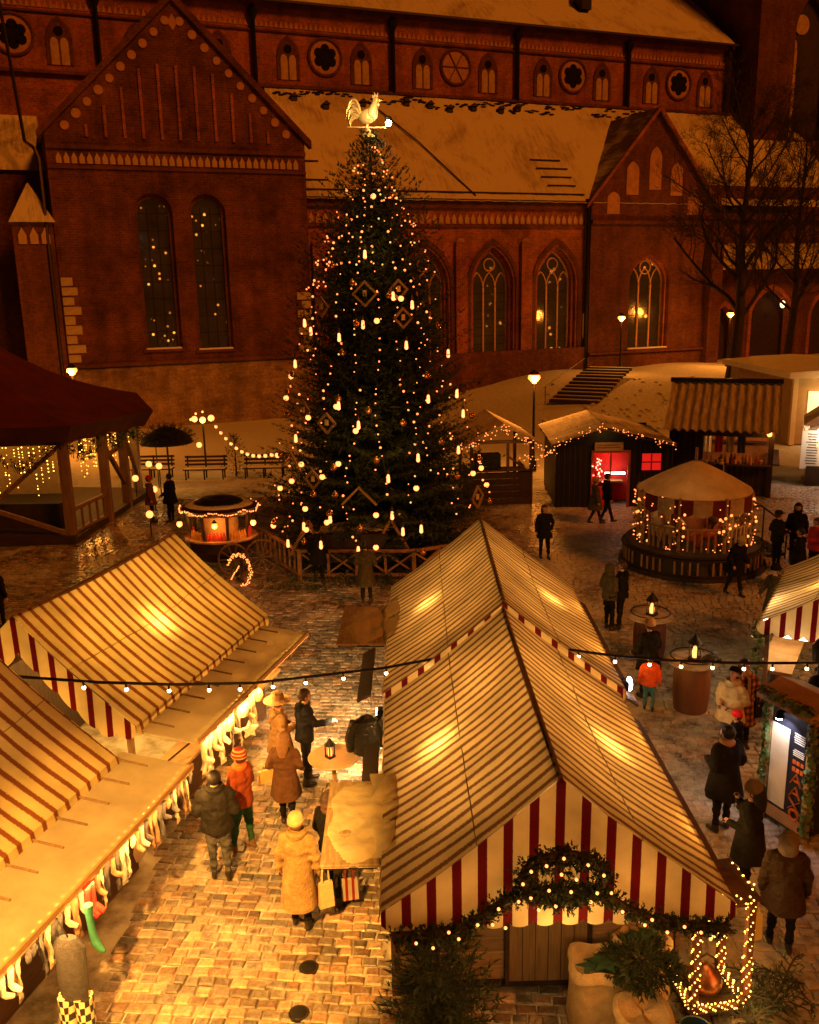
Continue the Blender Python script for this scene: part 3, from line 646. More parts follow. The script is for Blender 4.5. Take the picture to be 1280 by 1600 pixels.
near = sorted(cand, key=lambda c: c[0] ** 2 + c[1] ** 2 if -3.8 < c[0] < -.2 else 500 + c[0] ** 2 + c[1] ** 2)
for X, Y, w in near[:296]:
    o = inst('cobble', random.choice(variants), pave, (X, Y, random.uniform(-.008, .010)), (random.uniform(-.03, .03), random.uniform(-.03, .03), -ANG + random.uniform(-.05, .05)))
    o.scale = (w / .205, random.uniform(.95, 1.02), 1)
rest = near[296:]
allv = np.zeros((len(rest) * 12, 3)); cols = np.ones((len(rest) * 12, 4)); faces = []
base_vars = [np.array([v.co[:] for v in me.vertices]) for me in variants]
tints = [cob_tint() for _ in range(40)]
for i, (X, Y, w) in enumerate(rest):
    b = base_vars[i % 14] * (w / .205, 1, 1); a = -ANG + random.uniform(-.05, .05); c_, s_ = cos(a), sin(a)
    tz = random.uniform(-.008, .010) + b[:, 2] + b[:, 0] * random.uniform(-.03, .03) + b[:, 1] * random.uniform(-.03, .03)
    allv[i * 12:i * 12 + 12] = np.stack((X + b[:, 0] * c_ - b[:, 1] * s_, Y + b[:, 0] * s_ + b[:, 1] * c_, tz), 1)
    cols[i * 12:i * 12 + 12, :3] = tints[random.randrange(40)]
    o = i * 12; faces.extend([tuple(q + o for q in f) for f in F_C])
me = bpy.data.meshes.new('cobbles'); me.from_pydata(allv.tolist(), [], faces); me.materials.append(COB); add_tint(me, cols)
tag(inst('cobbles', me, pave), kind='stuff')

# drain covers in the lane
for (x, y) in ((-1.38, 9.72), (-1.42, 8.98)):
    t = thing('drain_cover', 'dark round iron drain lid %s in the bright cobbled lane' % ('nearer the camera' if y < 9.3 else 'just below the fur coat'), 'drain', (x, y, .004))
    MB().lathe([(.095, 0), (.095, .012), (.08, .016), (.0, .012)], 14).build('lid', black_iron, t); MB().lathe([(.125, -.02), (.125, .008), (.098, .008)], 14, cap=False).build('rim', dark_metal, t)

# stairs up the snowy mound
st = thing('mound_stairs', 'dark wooden steps climbing the snowy mound below the church', 'stairs', (10.4, 56.6, 0), -.47)
for k in range(11):
    zz = ter(10.4 + sin(.47) * k * .82, 56.6 + cos(.47) * k * .82) + .04 * k
    MB().box((0, 0, 0), (3.1, .5, .2), bev=.03).build('step', dark_wood, st, loc=(0, k * .82, zz + .1), smooth=0)
    MB().box((0, 0, 0), (3.0, .26, .06), bev=.02).build('snow_line', snow, st, loc=(0, k * .82 + .38, zz + .17), smooth=0)
hr = MB(); hr.tube([(-1.9, -.3, 1.9), (-1.9, 8.6, 3.0)], .03, 5); hr.tube([(-1.9, 0, .6), (-1.9, 0, 1.94)], .03, 5); hr.tube([(-1.9, 8.4, 1.2), (-1.9, 8.4, 2.98)], .03, 5); hr.build('handrail', black_iron, st)
# footprints and dark clods on the mound
fp = MB()
for k in range(150):
    x = random.gauss(15, 3.6); y = random.gauss(53, 4.5); r = random.uniform(.06, .17)
    fp.ell((x, y, ter(x, y) - .03), (r, r * 1.5, .06), 6, 4)
tag(fp.build('snow_clods', dirty_snow), kind='stuff')
# ================================================================== the big Christmas tree
TX, TY = -.93, 28.0
PROF = [(.0, 2.9), (.6, 3.2), (1.8, 3.4), (3.4, 3.0), (5.4, 2.6), (6.4, 2.33), (8.3, 1.92), (10, 1.25), (11, .80), (11.8, .36), (12.2, .2), (12.6, .05)]
def tr(z): return float(np.interp(z, [p[0] for p in PROF], [p[1] for p in PROF]))
def spray(Vs, Fs, p, d, L, rng, n=5, w=.05):
    """a twig: n slim needle blades fanned about direction d"""
    d = d / np.linalg.norm(d)
    up = np.array([0, 0, 1.]); a = np.cross(d, up); a /= max(np.linalg.norm(a), 1e-6); b = np.cross(d, a)
    base = len(Vs)
    for k in range(n):
        t = rng.uniform(0, .75); an = rng.uniform(0, 2 * pi); o = p + d * L * t
        q = d * rng.uniform(.4, .9) + (a * cos(an) + b * sin(an)) * .65
        tip = o + q * L * rng.uniform(.3, .5); sd = np.cross(q, d) if k % 2 else np.cross(q, up); sd = sd / max(np.linalg.norm(sd), 1e-6) * w * L
        i = len(Vs); Vs.extend((o - sd, o + sd, tip)); Fs.append((i, i + 1, i + 2))
    i = len(Vs); sd = a * L * .045; Vs.extend((p - sd, p + sd, p + d * L)); Fs.append((i, i + 1, i + 2))
def conifer_crown(prof, H, z0, step, per_r, rng, droop0=-.35, droop1=.75, tw=.16, ts=.10, nb=6, n_blades=5):
    Vs, Fs = [], []
    z = z0; lev = 0
    while z < H:
        R = prof(z); t = z / H; n = max(4 + int(5 * t * (H > 8)), int(per_r * (R ** .8))); bw = .05 + (.05 * max(0, t - .55) / .45 if H > 8 else 0)
        for k in range(n):
            a = 2 * pi * (k + rng.uniform(-.4, .4)) / n + lev * 2.4; L = R * rng.uniform(.74, 1.16)
            if rng.random() < .06: L *= 1.12
            sl = droop0 + (droop1 - droop0) * t + rng.uniform(-.12, .12)
            m = max(3, int(L / tw)); P = []
            for q in range(m + 1):
                u = q / m; r = L * u; P.append(np.array([r * cos(a), r * sin(a), z + r * sl - .10 * L * sin(u * pi) * (1 - t) + .12 * L * u * u]))
            for q in range(max(1, m // 5), m + 1):
                u = q / m; p = P[q]; d = P[q] - P[q - 1]; d /= np.linalg.norm(d); sd = np.array([-sin(a), cos(a), 0])
                l = max(.14, min(.62, (1.05 - u) * L * .34 + ts)) 
                for sg in (1, -1):
                    spray(Vs, Fs, p, d * .8 + sd * sg * rng.uniform(.6, 1.2) + np.array([0, 0, rng.uniform(-.3, .12)]), l * rng.uniform(.7, 1.2), rng, n_blades, bw)
            spray(Vs, Fs, P[-1], P[-1] - P[-2], .30, rng, 7, bw)
        z += step * (1 - .35 * t); lev += 1
    return np.array(Vs), Fs
def np_mesh(name, Vs, Fs, mat):
    me = bpy.data.meshes.new(name); nf = len(Fs); me.vertices.add(len(Vs)); me.vertices.foreach_set('co', np.asarray(Vs, np.float32).ravel())
    fa = np.asarray(Fs, np.int32); me.loops.add(nf * 3); me.loops.foreach_set('vertex_index', fa.ravel())
    me.polygons.add(nf); me.polygons.foreach_set('loop_start', np.arange(0, nf * 3, 3, dtype=np.int32)); me.update(calc_edges=True); me.validate(); me.materials.append(mat); return me
tree = thing('christmas_tree', 'towering spruce Christmas tree covered in lights in the middle of the square', 'Christmas tree', (TX, TY, 0))
MB().tube([(0, 0, 0), (.03, 0, 4), (0, 0, 8), (0, 0, 12.2)], [.24, .18, .1, .03], 8).build('trunk', bark, tree)
Vs, Fs = conifer_crown(tr, 12.4, .45, .21, 9.6, RNG, n_blades=6)
inst('crown', np_mesh('crown', Vs, Fs, foliage), tree)

def on_tree(z, a, k=1.0, dz=0):
    r = tr(z) * k; return (TX + r * cos(a), TY + r * sin(a), z + dz)
# strings of fairy lights hanging down the tree: a wire and its bulbs
ico = MB().ell((0, 0, 0), 1, 6, 4)
def bulbs_into(mb, pts, r):
    for p in pts: mb.add([(p[0] + v[0] * r, p[1] + v[1] * r, p[2] + v[2] * r) for v in ico.v], ico.f)
for k in range(9):
    a = -pi * .5 + (k - 4) / 4 * pi * .42 + random.uniform(-.12, .12)
    zt = random.uniform(9.5, 12.0); zb = random.uniform(.7, 3.2); pts = []; z = zt; ph = random.uniform(0, 6)
    while z > zb:
        pts.append(on_tree(z, a + .05 * sin(z * 1.3 + ph), random.uniform(.80, 1.04))); z -= random.choice((.16, .22, .3, .55))
    t = thing('fairy_light_string', 'string of tiny warm fairy lights hanging down the big Christmas tree', 'fairy lights', pts[0], 0, 'fairy light strings on the big tree')
    o = Vector(pts[0]); loc = [tuple(Vector(p) - o) for p in pts]
    MB().tube(loc, .006, 3).build('wire', black_iron, t); b = MB()
    for p in loc: bulbs_into(b, [p], random.choice((.018, .022, .027, .036)))
    tag(b.build('bulbs', bulb_warm, t, smooth=0), kind='stuff')
# loose garland near the top and foot: a spiral string
for (za, zb, turns, sp) in ((12.1, 8.2, 6, .15), (3.2, .9, 2, .2)):
    pts = []; n = int((za - zb) / .02 / 1.2)
    L = 0; k = 0
    for k in range(int(turns * 60)):
        u = k / (turns * 60); z = za + (zb - za) * u; a = -pi / 2 + turns * 2 * pi * u
        if sin(a) < .35 and random.random() < .3: pts.append(on_tree(z + random.uniform(-.12, .12), a, 1.0 + random.uniform(-.12, .06)))
    t = thing('fairy_light_garland', 'spiral garland of warm lights wound round the %s of the big tree' % ('top' if za > 5 else 'foot'), 'fairy lights', (TX, TY, za))
    b = MB(); bulbs_into(b, [(p[0] - TX, p[1] - TY, p[2] - za) for p in pts], .026); tag(b.build('bulbs', bulb_warm, t, smooth=0), kind='stuff')
# globe bulbs
gb = MB().ell((0, 0, 0), .08, 8, 6).mesh('globe', bulb_big); soc = MB().tube([(0, 0, .06), (0, 0, .13)], .03, 6).mesh('socket', black_iron)
def front_angle(px): return -pi / 2 + px
def scatter(n, za, zb, amax):
    out = []; tries = 0
    while len(out) < n and tries < 4000:
        tries += 1; z = za + (zb - za) * sqrt(random.random()) ; a = -pi / 2 + random.uniform(-amax, amax); p = on_tree(z, a, 1.05)
        if all((Vector(p) - Vector(q)).length > .5 for q in out): out.append(p)
    return out
for p in scatter(24, 11.2, .9, 1.3):
    t = thing('globe_lamp', 'round glowing globe bulb hanging in the big Christmas tree', 'bulb', p, 0, 'globe bulbs on the big tree'); inst('globe', gb, t); inst('socket', soc, t)
cd = MB(); cd.capsule((0, 0, -.10), .05, (0, 0, .06), .038, 8); cd_me = cd.mesh('flame_tube', bulb_candle)
cs = MB(); cs.lathe([(.03, .12), (.05, .14), (.03, .2), (.012, .24)], 8); cs.tube([(0, 0, .24), (0, 0, .42)], .008, 4); cs_me = cs.mesh('cap', dark_metal)
cpts = scatter(28, 11.0, .8, 1.35)
for p in cpts:
    t = thing('candle_lamp', 'glowing candle-shaped lamp hanging in the big Christmas tree', 'lamp', p, 0, 'candle lamps on the big tree'); inst('flame_tube', cd_me, t); inst('cap', cs_me, t)
# plain square wooden frames, and open gable frames
fr = MB(); s_ = .26
def fbar(mb, a, b, w=.05): mb.bar(a, b, w, .04)
bar_me = MB().bar((-.30, 0, 0), (.30, 0, 0), .05, .06).mesh('slat', pale_wood)
for k, p in enumerate(sorted(scatter(11, 10.0, .9, 1.15), key=lambda q: q[2])):
    op = k < 5 and k % 2 == 0
    t = thing('wooden_frame', ('open gable-shaped wooden frame hanging low in the Christmas tree' if op else 'diamond-shaped wooden frame hanging in the Christmas tree'), 'ornament', (p[0], p[1] + .10, p[2]), atan2(p[1] - TY, p[0] - TX) + pi / 2,
              'gable frames on the tree' if op else 'diamond frames on the tree')
    sc = 1.15 if op else random.uniform(.62, .85)
    for q, (cx_, cz_, an) in enumerate(((-.2, .2, -pi / 4), (.2, .2, pi / 4), (-.2, -.2, pi / 4), (.2, -.2, -pi / 4))):
        if op and q > 1: continue
        inst('slat', bar_me, t, (cx_ * sc * 1.03, 0, cz_ * sc * 1.03), (0, an, 0), (sc * 1.06, 1, 1))
    if not op: MB().box((0, .0, .02), (.1, .05, .16)).build('figure', gold, t)
ball = MB().ell((0, 0, 0), .095, 10, 7).mesh('glass_ball', amber_glass); bc = MB().tube([(0, 0, .085), (0, 0, .12)], .02, 6).mesh('cap', gold)
for p in scatter(30, 11.6, .8, 1.45):
    t = thing('bauble', 'amber glass bauble hanging in the big Christmas tree', 'bauble', p, 0, 'baubles on the big tree'); inst('glass_ball', ball, t); inst('cap', bc, t)
lamp('tree_glow', 'POINT', (0, -3.9, 4.6), 70, WARM, tree, .6); lamp('tree_glow', 'POINT', (0, -2.4, 9.4), 40, WARM, tree, .5)

# gilded weathercock on the tip
rc = thing('weathercock', 'gilded rooster weathercock crowning the big Christmas tree', 'weathercock', (-.98, 27.9, 12.35))
t = MB(); t.tube([(0, 0, -.2), (0, 0, .42)], .03, 6); t.bar((-.58, 0, .36), (.52, 0, .33), .035, .035); t.ell((0, 0, .1), (.2, .2, .11), 8, 5); t.ell((0, 0, .25), .09, 8, 5); t.build('perch', gold, rc)
b = MB(); b.ell((.02, 0, .64), (.30, .14, .21), 12, 8, R=Matrix.Rotation(-.35, 3, 'Y')); b.capsule((.14, 0, .70), .18, (.24, 0, 1.0), .09, 10); b.ell((.26, 0, 1.06), (.10, .07, .09), 10, 6)
b.add([(.33, -.03, 1.08), (.33, .03, 1.08), (.33, 0, 1.02), (.45, 0, 1.04)], ((0, 1, 3), (1, 2, 3), (2, 0, 3))); b.bar((-.02, 0, .5), (.0, 0, .34), .05, .05); b.build('body', gold, rc)
c = MB(); c.prism([(.17, 1.12), (.16, 1.22), (.21, 1.17), (.23, 1.27), (.27, 1.18), (.32, 1.25), (.33, 1.12)], -.02, .02); c.build('comb', gold, rc); MB().ell((.33, 0, .96), (.035, .02, .07), 6, 4).build('wattle', gold, rc)
for k in range(8):
    P0, P1, P2, P3 = Vector((-.18, 0, .60)), Vector((-.24 - .03 * k, 0, 1.30 - .085 * k)), Vector((-.56 - .005 * k, 0, 1.20 - .12 * k)), Vector((-.60 + .022 * k, 0, .58 - .03 * k))
    pts = [P0 * (1 - u) ** 3 + P1 * 3 * u * (1 - u) ** 2 + P2 * 3 * u * u * (1 - u) + P3 * u ** 3 + Vector((0, (k % 3 - 1) * .03, 0)) for u in np.linspace(0, 1, 10)]
    MB().tube(pts, [.04, .045, .045, .042, .04, .038, .034, .03, .02, .008], 6).build('tail_feather', gold, rc)
stl = thing('spotlight', 'bright white lamp on the tip of the weathercock perch', 'lamp', (-.38, 27.86, 12.78)); MB().ell((0, -.06, 0), .085, 10, 7).build('lens', G('star lamp lens', (1, .86, .62), 90), stl); MB().lathe([(.10, 0), (.10, .16), (.05, .2)], 8).build('housing', black_iron, stl, rz=0)
lamp('star_glow', 'POINT', (-.3, -.75, .25), 55, (1, .66, .3), stl, .05)
# ================================================================== striped market stalls
from mathutils import noise
def canvas_mat(name, axis, period, duty, dark, light, trans, soft=.05, phase=0.0):
    m = bpy.data.materials.new(name); m.use_nodes = True; n = m.node_tree; N = n.nodes; Lk = n.links; p = N['Principled BSDF']; p.inputs['Roughness'].default_value = .85; p.inputs['Specular IOR Level'].default_value = .2
    tc = N.new('ShaderNodeTexCoord'); sp = N.new('ShaderNodeSeparateXYZ'); Lk.new(tc.outputs['Object'], sp.inputs[0])
    nz = N.new('ShaderNodeTexNoise'); nz.inputs['Scale'].default_value = 45; nz.inputs['Detail'].default_value = 4; Lk.new(tc.outputs['Object'], nz.inputs[0])
    n2 = N.new('ShaderNodeTexNoise'); n2.inputs['Scale'].default_value = 1.4; n2.inputs['Detail'].default_value = 6; Lk.new(tc.outputs['Object'], n2.inputs[0])
    d = N.new('ShaderNodeMath'); d.operation = 'MULTIPLY_ADD'; d.inputs[1].default_value = 1 / period; d.inputs[2].default_value = 40 + phase; Lk.new(sp.outputs[axis], d.inputs[0])
    w = N.new('ShaderNodeMath'); w.operation = 'MULTIPLY_ADD'; w.inputs[1].default_value = soft * 2.2; Lk.new(nz.outputs['Fac'], w.inputs[0]); Lk.new(d.outputs[0], w.inputs[2])
    f = N.new('ShaderNodeMath'); f.operation = 'FRACT'; Lk.new(w.outputs[0], f.inputs[0])
    ra = N.new('ShaderNodeValToRGB'); e = ra.color_ramp.elements; e[0].position = 0; e[0].color = (*light, 1); e[1].position = 1; e[1].color = (*light, 1)
    for pos, c in ((.5 - duty / 2 - soft, light), (.5 - duty / 2, dark), (.5 + duty / 2, dark), (.5 + duty / 2 + soft, light)):
        q = ra.color_ramp.elements.new(pos); q.color = (*c, 1)
    Lk.new(f.outputs[0], ra.inputs[0])
    mr = N.new('ShaderNodeMapRange'); mr.inputs[1].default_value = .3; mr.inputs[2].default_value = .7; mr.inputs[3].default_value = .62; mr.inputs[4].default_value = 1.12; Lk.new(n2.outputs['Fac'], mr.inputs[0])
    hs = N.new('ShaderNodeHueSaturation'); Lk.new(ra.outputs[0], hs.inputs['Color']); Lk.new(mr.outputs[0], hs.inputs['Value']); Lk.new(hs.outputs[0], p.inputs['Base Color'])
    bu = N.new('ShaderNodeBump'); bu.inputs['Strength'].default_value = .6; bu.inputs['Distance'].default_value = .09; Lk.new(n2.outputs['Fac'], bu.inputs['Height']); Lk.new(bu.outputs[0], p.inputs['Normal'])
    tr = N.new('ShaderNodeBsdfTranslucent'); mx = N.new('ShaderNodeMixShader'); mx.inputs[0].default_value = trans; Lk.new(hs.outputs[0], tr.inputs[0])
    Lk.new(p.outputs[0], mx.inputs[1]); Lk.new(tr.outputs[0], mx.inputs[2]); Lk.new(mx.outputs[0], N['Material Output'].inputs[0]); return m
LIGHTC = (.74, .61, .36)
can_roof_r = canvas_mat('striped canvas', 1, .205, .27, (.20, .10, .06), LIGHTC, .46, .11)
can_roof_l = canvas_mat('striped yellow canvas', 1, .236, .26, (.24, .08, .03), (.72, .59, .32), .46, .07)
can_fascia = canvas_mat('red striped canvas', 0, .262, .36, (.11, .004, .008), (.70, .56, .34), .4, .012, .5)
can_fascia_l = canvas_mat('red striped yellow canvas', 0, .30, .33, (.12, .004, .008), (.74, .60, .34), .36, .012, .5)
lamp_bulb = G('stall lamp bulb', (1, .6, .2), 30)

class Stall: pass
def roof_pt(S, x, y, off=0):
    v = min(1.0, abs(x) / S.hw); sag = S.sag * sin(pi * v) * (.75 + .25 * cos(pi * y / S.hl)) + .03 * (1 - v) * sin(pi * (y + S.hl) / (2 * S.hl)) * 2
    wr = (.022 * noise.noise((x * 1.1, y * 1.6, S.hl)) + .010 * sin(y * 9 + x * 3) + .014 * noise.noise((x * 3, y * 2.2, 4.0))) * sin(pi * v) ** .5
    return (x, y, S.zr + (S.ze - S.zr) * v - sag + wr + off)
def scallop(mb, pa, pb, drop, n, mi=0, out=(0, 0, 0)):
    pa, pb = Vector(pa), Vector(pb); K = n * 6; top = []; bot = []
    for i in range(K + 1):
        u = i / K; p = pa.lerp(pb, u); q = (u * n) % 1.0; dz = drop * (.72 + .28 * sin(pi * q) ** .6)
        top.append(p); bot.append(p + Vector((0, 0, -dz)) + Vector(out) * (1 + .25 * sin(i * .7)))
    o = len(mb.v); mb.v.extend([tuple(p) for p in top + bot])
    for i in range(K): mb.f.append((o + i, o + i + 1, o + K + 2 + i, o + K + 1 + i)); mb.m.append(mi)
def make_stall(label, loc, rz, hl, hw, zr, ze, roofm, fasm, sag=.10, front=True, back=True, lamps=((-.5, 0), (.5, 0)), group='striped market stalls', lamp_w=30, lampcol=WARM, fdrop=None, wallh=1.0):
    S = Stall(); S.hl, S.hw, S.zr, S.ze, S.sag = hl, hw, zr, ze, sag
    S.o = t = thing('market_stall', label, 'market stall', (*loc, 0), rz, group)
    mb = MB(); NX, NY = 24, 40
    for sg in (1, -1): mb.grid(lambda u, v, sg=sg: roof_pt(S, sg * u * hw, (v * 2 - 1) * hl * sg), NX // 2 + 2, NY)
    mb.build('canopy', roofm, t, smooth=60)
    k = int(2 * hl / .236)
    for sg in (1, -1): vb = MB(); scallop(vb, (sg * hw, -hl, ze), (sg * hw, hl, ze), .20, k, 0, (sg * .03, 0, 0)); vb.build('valance', roofm, t, smooth=60)
    for sg in (1, -1): MB().tube([tuple(Vector(roof_pt(S, sg * hw * .46, hl * (q / 12 * 2 - 1))) + Vector((0, 0, .004))) for q in range(13)], .007, 4).build('seam', grey_wood, t)
    MB().tube([tuple(Vector(roof_pt(S, 0, hl * (q / 12 * 2 - 1))) + Vector((0, 0, .004))) for q in range(13)], .014, 5).build('ridge_seam', grey_wood, t)
    fd = fdrop or .22
    for yy, on in ((-hl - .012, front), (hl + .012, back)):
        if not on: continue
        fb = MB(); ns = max(6, int(2 * hw / (.262 if fasm is can_fascia else .30)) ); K = ns * 6; top = []; bot = []
        for i in range(K + 1):
            u = i / K; x = -hw + 2 * hw * u; z = roof_pt(S, x, hl)[2]; q = (u * ns) % 1.0
            bz = max(ze - .16, z - fdrop) if fdrop else ze - .16
            top.append((x, yy, z - .005)); bot.append((x, yy - .02 * sin(u * 9) , bz - .07 * sin(pi * q) ** .6))
        o = len(fb.v); fb.v.extend(top + bot)
        for i in range(K): fb.f.append((o + i, o + i + 1, o + K + 2 + i, o + K + 1 + i)); fb.m.append(0)
        fb.build('gable_cloth', fasm, t, smooth=60)
    pm = MB().box((0, 0, .98), (.08, .08, 1.96)).mesh('post', grey_wood, 0)
    for sx in (1, -1):
        for sy in (1, -1): inst('post', pm, t, (sx * (hw - .18), sy * (hl - .1) + (1.2 if sy < 0 and fasm is can_fascia and back is False else 0), 0))
    rm = MB(); rm.bar((0, -hl + .02, zr - .07), (0, hl - .02, zr - .07), .06, .06)
    for sx in (1, -1): rm.bar((sx * (hw - .03), -hl + .03, ze - .04), (sx * (hw - .03), hl - .03, ze - .04), .05, .05)
    rm.build('ridge_frame', grey_wood, t, smooth=0)
    for j, (fx, fy) in enumerate(lamps):
        p = Vector(roof_pt(S, fx * hw, fy * hl)); n = Vector(((zr - ze) * (1 if fx > 0 else -1), 0, hw)).normalized(); q = p - n * .17
        lb = MB(); lb.ell((0, 0, 0), .07, 8, 6); l = lb.build('lamp_bulb', lamp_bulb, t, loc=q); MB().tube([(0, 0, .08), (0, 0, .0)], .04, 6).build('socket', black_iron, l, loc=(0, 0, .02))
        lamp('stall_lamp', 'POINT', q, lamp_w * 2.4, (1, .53, .12), t, .1)
    for fy in (-.5, .5): lamp('stall_fill', 'POINT', (0, fy * hl, 1.75), lamp_w * 3.4, lampcol, t, .2)
    return S

R1 = make_stall('nearest red and cream striped stall, garland with a wreath on its front gable', (1.43, 10.62), .012, 2.48, 1.84, 3.52, 2.03, can_roof_r, can_fascia, sag=.11, lamps=((-.62, .08), (.62, .02)), lamp_w=40, back=False)
R2 = make_stall('striped stall directly behind the one with the garland, its tip in front of the fence', (1.47, 15.92), -.01, 2.62, 1.92, 3.52, 2.03, can_roof_r, can_fascia, sag=.10, lamps=((-.62, .1), (.62, .16)), lamp_w=26, fdrop=.5)
L1 = make_stall('yellow lit striped stall on the left, below the carriage stall', (-5.35, 15.22), -.27, 2.40, 1.92, 3.60, 2.02, can_roof_l, can_fascia_l, sag=.14, fdrop=.58, lamps=((.48, .05), (-.5, 0)), lamp_w=52, lampcol=(1, .50, .08))
L0 = make_stall('brown striped stall roof cut off by the lower left edge of the picture', (-6.62, 9.62), -.25, 2.45, 1.92, 3.52, 2.0, can_roof_l, can_fascia_l, sag=.13, lamps=((-.5, .2),), lamp_w=14, fdrop=.5)

# ---- the left stalls: raised white flaps with light strips under the edge, counter, hanging goods
flap_mat = M('white flap board', (.58, .52, .42), .6, .14, 2.2, .2, 12, trans=.6)
strip_mat = G('light strip tube', (1, .5, .06), 5)
def left_details(S, y0, y1, xo):
    t = S.o
    f = MB(); f.grid(lambda u, v: (1.78 + (xo - 1.78) * u, y0 + (y1 - y0) * v, 1.90 - .10 * u + .012 * sin(v * 14) * u), 6, 16)
    f.grid(lambda u, v: (1.78 + (xo - 1.78) * u, y0 + (y1 - y0) * (1 - v), 1.865 - .10 * u), 6, 4); f.build('flap', flap_mat, t)
    bt = MB().box((0, 0, 0), (.46, .022, .022)).mesh('batten', grey_wood, 0); n = int((y1 - y0) / .48)
    for k in range(n): inst('batten', bt, t, (2.12, y0 + (k + .5) * (y1 - y0) / n, 1.895), (0, .10, 0))
    MB().box((xo + .012, (y0 + y1) / 2, 1.80), (.03, y1 - y0, .09)).build('edge_board', pale_wood, t, smooth=0)
    sb = MB()
    for k in range(int((y1 - y0) / .14)): sb.ell((xo - .07 + random.uniform(-.02, .02), y0 + .07 + k * .14, 1.785), (.014, .03, .012), 6, 4)
    sb.build('light_strip', strip_mat, t)
    MB().box((1.86, (y0 + y1) / 2, .48), (.06, y1 - y0, .96)).build('counter_front', brown_wood, t, smooth=0)
    MB().box((2.0, (y0 + y1) / 2, .98), (.5, y1 - y0, .05)).build('counter_top', pale_wood, t, smooth=0)
    MB().box((-1.5, 0, 1.0), (.05, 2 * S.hl - .3, 1.98)).build('back_wall', dark_wood, t, smooth=0)
    for k, yy in enumerate(np.linspace(y0 + .3, y1 - .3, 4)): MB().bar((1.86, yy, .98), (xo - .1, yy, 1.78), .03, .03).build('flap_strut', dark_wood, t, smooth=0)
    for k in range(5): lamp('flap_lamp', 'POINT', (xo - .42, y0 + (k + .5) * (y1 - y0) / 5, 1.60), 5 if S is L0 else 17, (1, .44, .07), t, .06)
    lamp('flap_light', 'AREA', (xo + .13, (y0 + y1) / 2, 1.80), 170, (1, .46, .09), t, .10, (0, radians(-12), 0), y1 - y0 - .1, 175)
left_details(L1, -2.3, 2.15, 2.86)
left_details(L0, -2.6, 2.75, 2.9)
# snow between the two left stalls
s1 = MB(); s1.ell((-4.75, 11.95, .3), (.75, .45, .5), 14, 8); s1.ell((-5.4, 12.2, .3), (.9, .5, .6), 12, 7)
tag(s1.build('snow_heap', dirty_snow), 'heap of dirty snow in the gap between the two left stalls', 'snow heap')
# ---- goods hanging along the flap edges
knits = [M('white knit', (.55, .50, .42), .9, .2, 20, .6, 60), M('grey knit', (.30, .27, .24), .9, .25, 20, .6, 60), M('brown knit', (.20, .11, .06), .9, .25, 20, .6, 60), M('red knit', (.50, .03, .02), .9, .2, 20, .6, 60), M('cream wool', (.44, .34, .22), .9, .2, 20, .6, 60), M('dark knit', (.05, .045, .05), .9, .3, 20, .6, 60), M('green knit', (.05, .22, .11), .9, .2, 20, .6, 60)]
def sock_mesh(mat, L=.36):
    m = MB(); m.tube([(0, 0, 0), (0, 0, -L * .45), (.0, .01, -L * .72), (.02, -.03, -L * .88), (.05, -.12, -L)], [.045, .042, .045, .05, .035], 8); m.tube([(0, 0, .03), (0, 0, -.03)], .05, 8); return m.mesh('sock', mat)
def scarf_mesh(mat, L=.62, w=.12):
    m = MB(); m.grid(lambda u, v: ((v - .5) * w * (1 + .12 * sin(u * 7)), .018 * sin(u * 9 + v * 4) + (.02 if v > .5 else 0), .02 - u * L), 8, 4)
    m.grid(lambda u, v: ((.5 - v) * w * (1 + .12 * sin(u * 7)), .045 + .018 * sin(u * 9 + v * 4), .02 - u * L * .92), 8, 4)
    for k in range(6): m.tube([((k / 5 - .5) * w, .01, .02 - L), ((k / 5 - .5) * w, .01, -.06 - L)], .008, 3)
    return m.mesh('scarf', mat)
def mitt_mesh(mat):
    m = MB(); m.ell((0, 0, -.13), (.065, .03, .11), 8, 6); m.ell((.06, 0, -.10), (.022, .025, .055), 6, 4); m.tube([(0, 0, 0), (0, 0, -.07)], [.045, .04], 8); return m.mesh('mitten', mat)
def hat_mesh(mat):
    m = MB(); m.lathe([(.11, -.2), (.12, -.14), (.10, -.05), (.05, 0), (.01, .01)], 10); m.ell((0, 0, .03), .035, 6, 4); return m.mesh('hat', mat)
goods = {}
for nm, fn in (('sock', sock_mesh), ('scarf', scarf_mesh), ('mitten', mitt_mesh), ('knit_hat', hat_mesh)): goods[nm] = [fn(m) for m in knits]
names = ['white', 'grey', 'brown', 'red', 'cream', 'dark', 'green']
def hang(S, kind, ci, y, xo, where, grp, z=1.76, sc=.72):
    w = Matrix.Translation(S.o.location) @ Matrix.Rotation(S.o.rotation_euler[2], 4, 'Z')
    p = w @ Vector((xo, y, z)); o = inst(kind, goods[kind][ci], None, p, (random.uniform(-.08, .08), random.uniform(-.06, .06), S.o.rotation_euler[2] + pi / 2 + random.uniform(-.5, .5)), sc)
    tag(o, '%s knitted %s hanging from the flap edge of the %s left stall' % (names[ci], kind.replace('_', ' ').replace('knit ', ''), where), kind.replace('_', ' '), grp + ' ' + names[ci] + ' ' + kind.replace('_', ' '))
y = -2.25
while y < 2.7:
    k = random.choices(('sock', 'scarf', 'mitten'), (4, 5, 3))[0]; c = random.choices((0, 1, 2, 4, 5), (1, 3, 4, 2, 4))[0]
    hang(L0, k, c, y, 2.93, 'nearest', 'near stall'); y += random.uniform(.085, .14)
for yy in (.06, .14): hang(L0, 'sock', 3, yy, 2.97, 'nearest', 'near stall', sc=.95)
y = -2.2
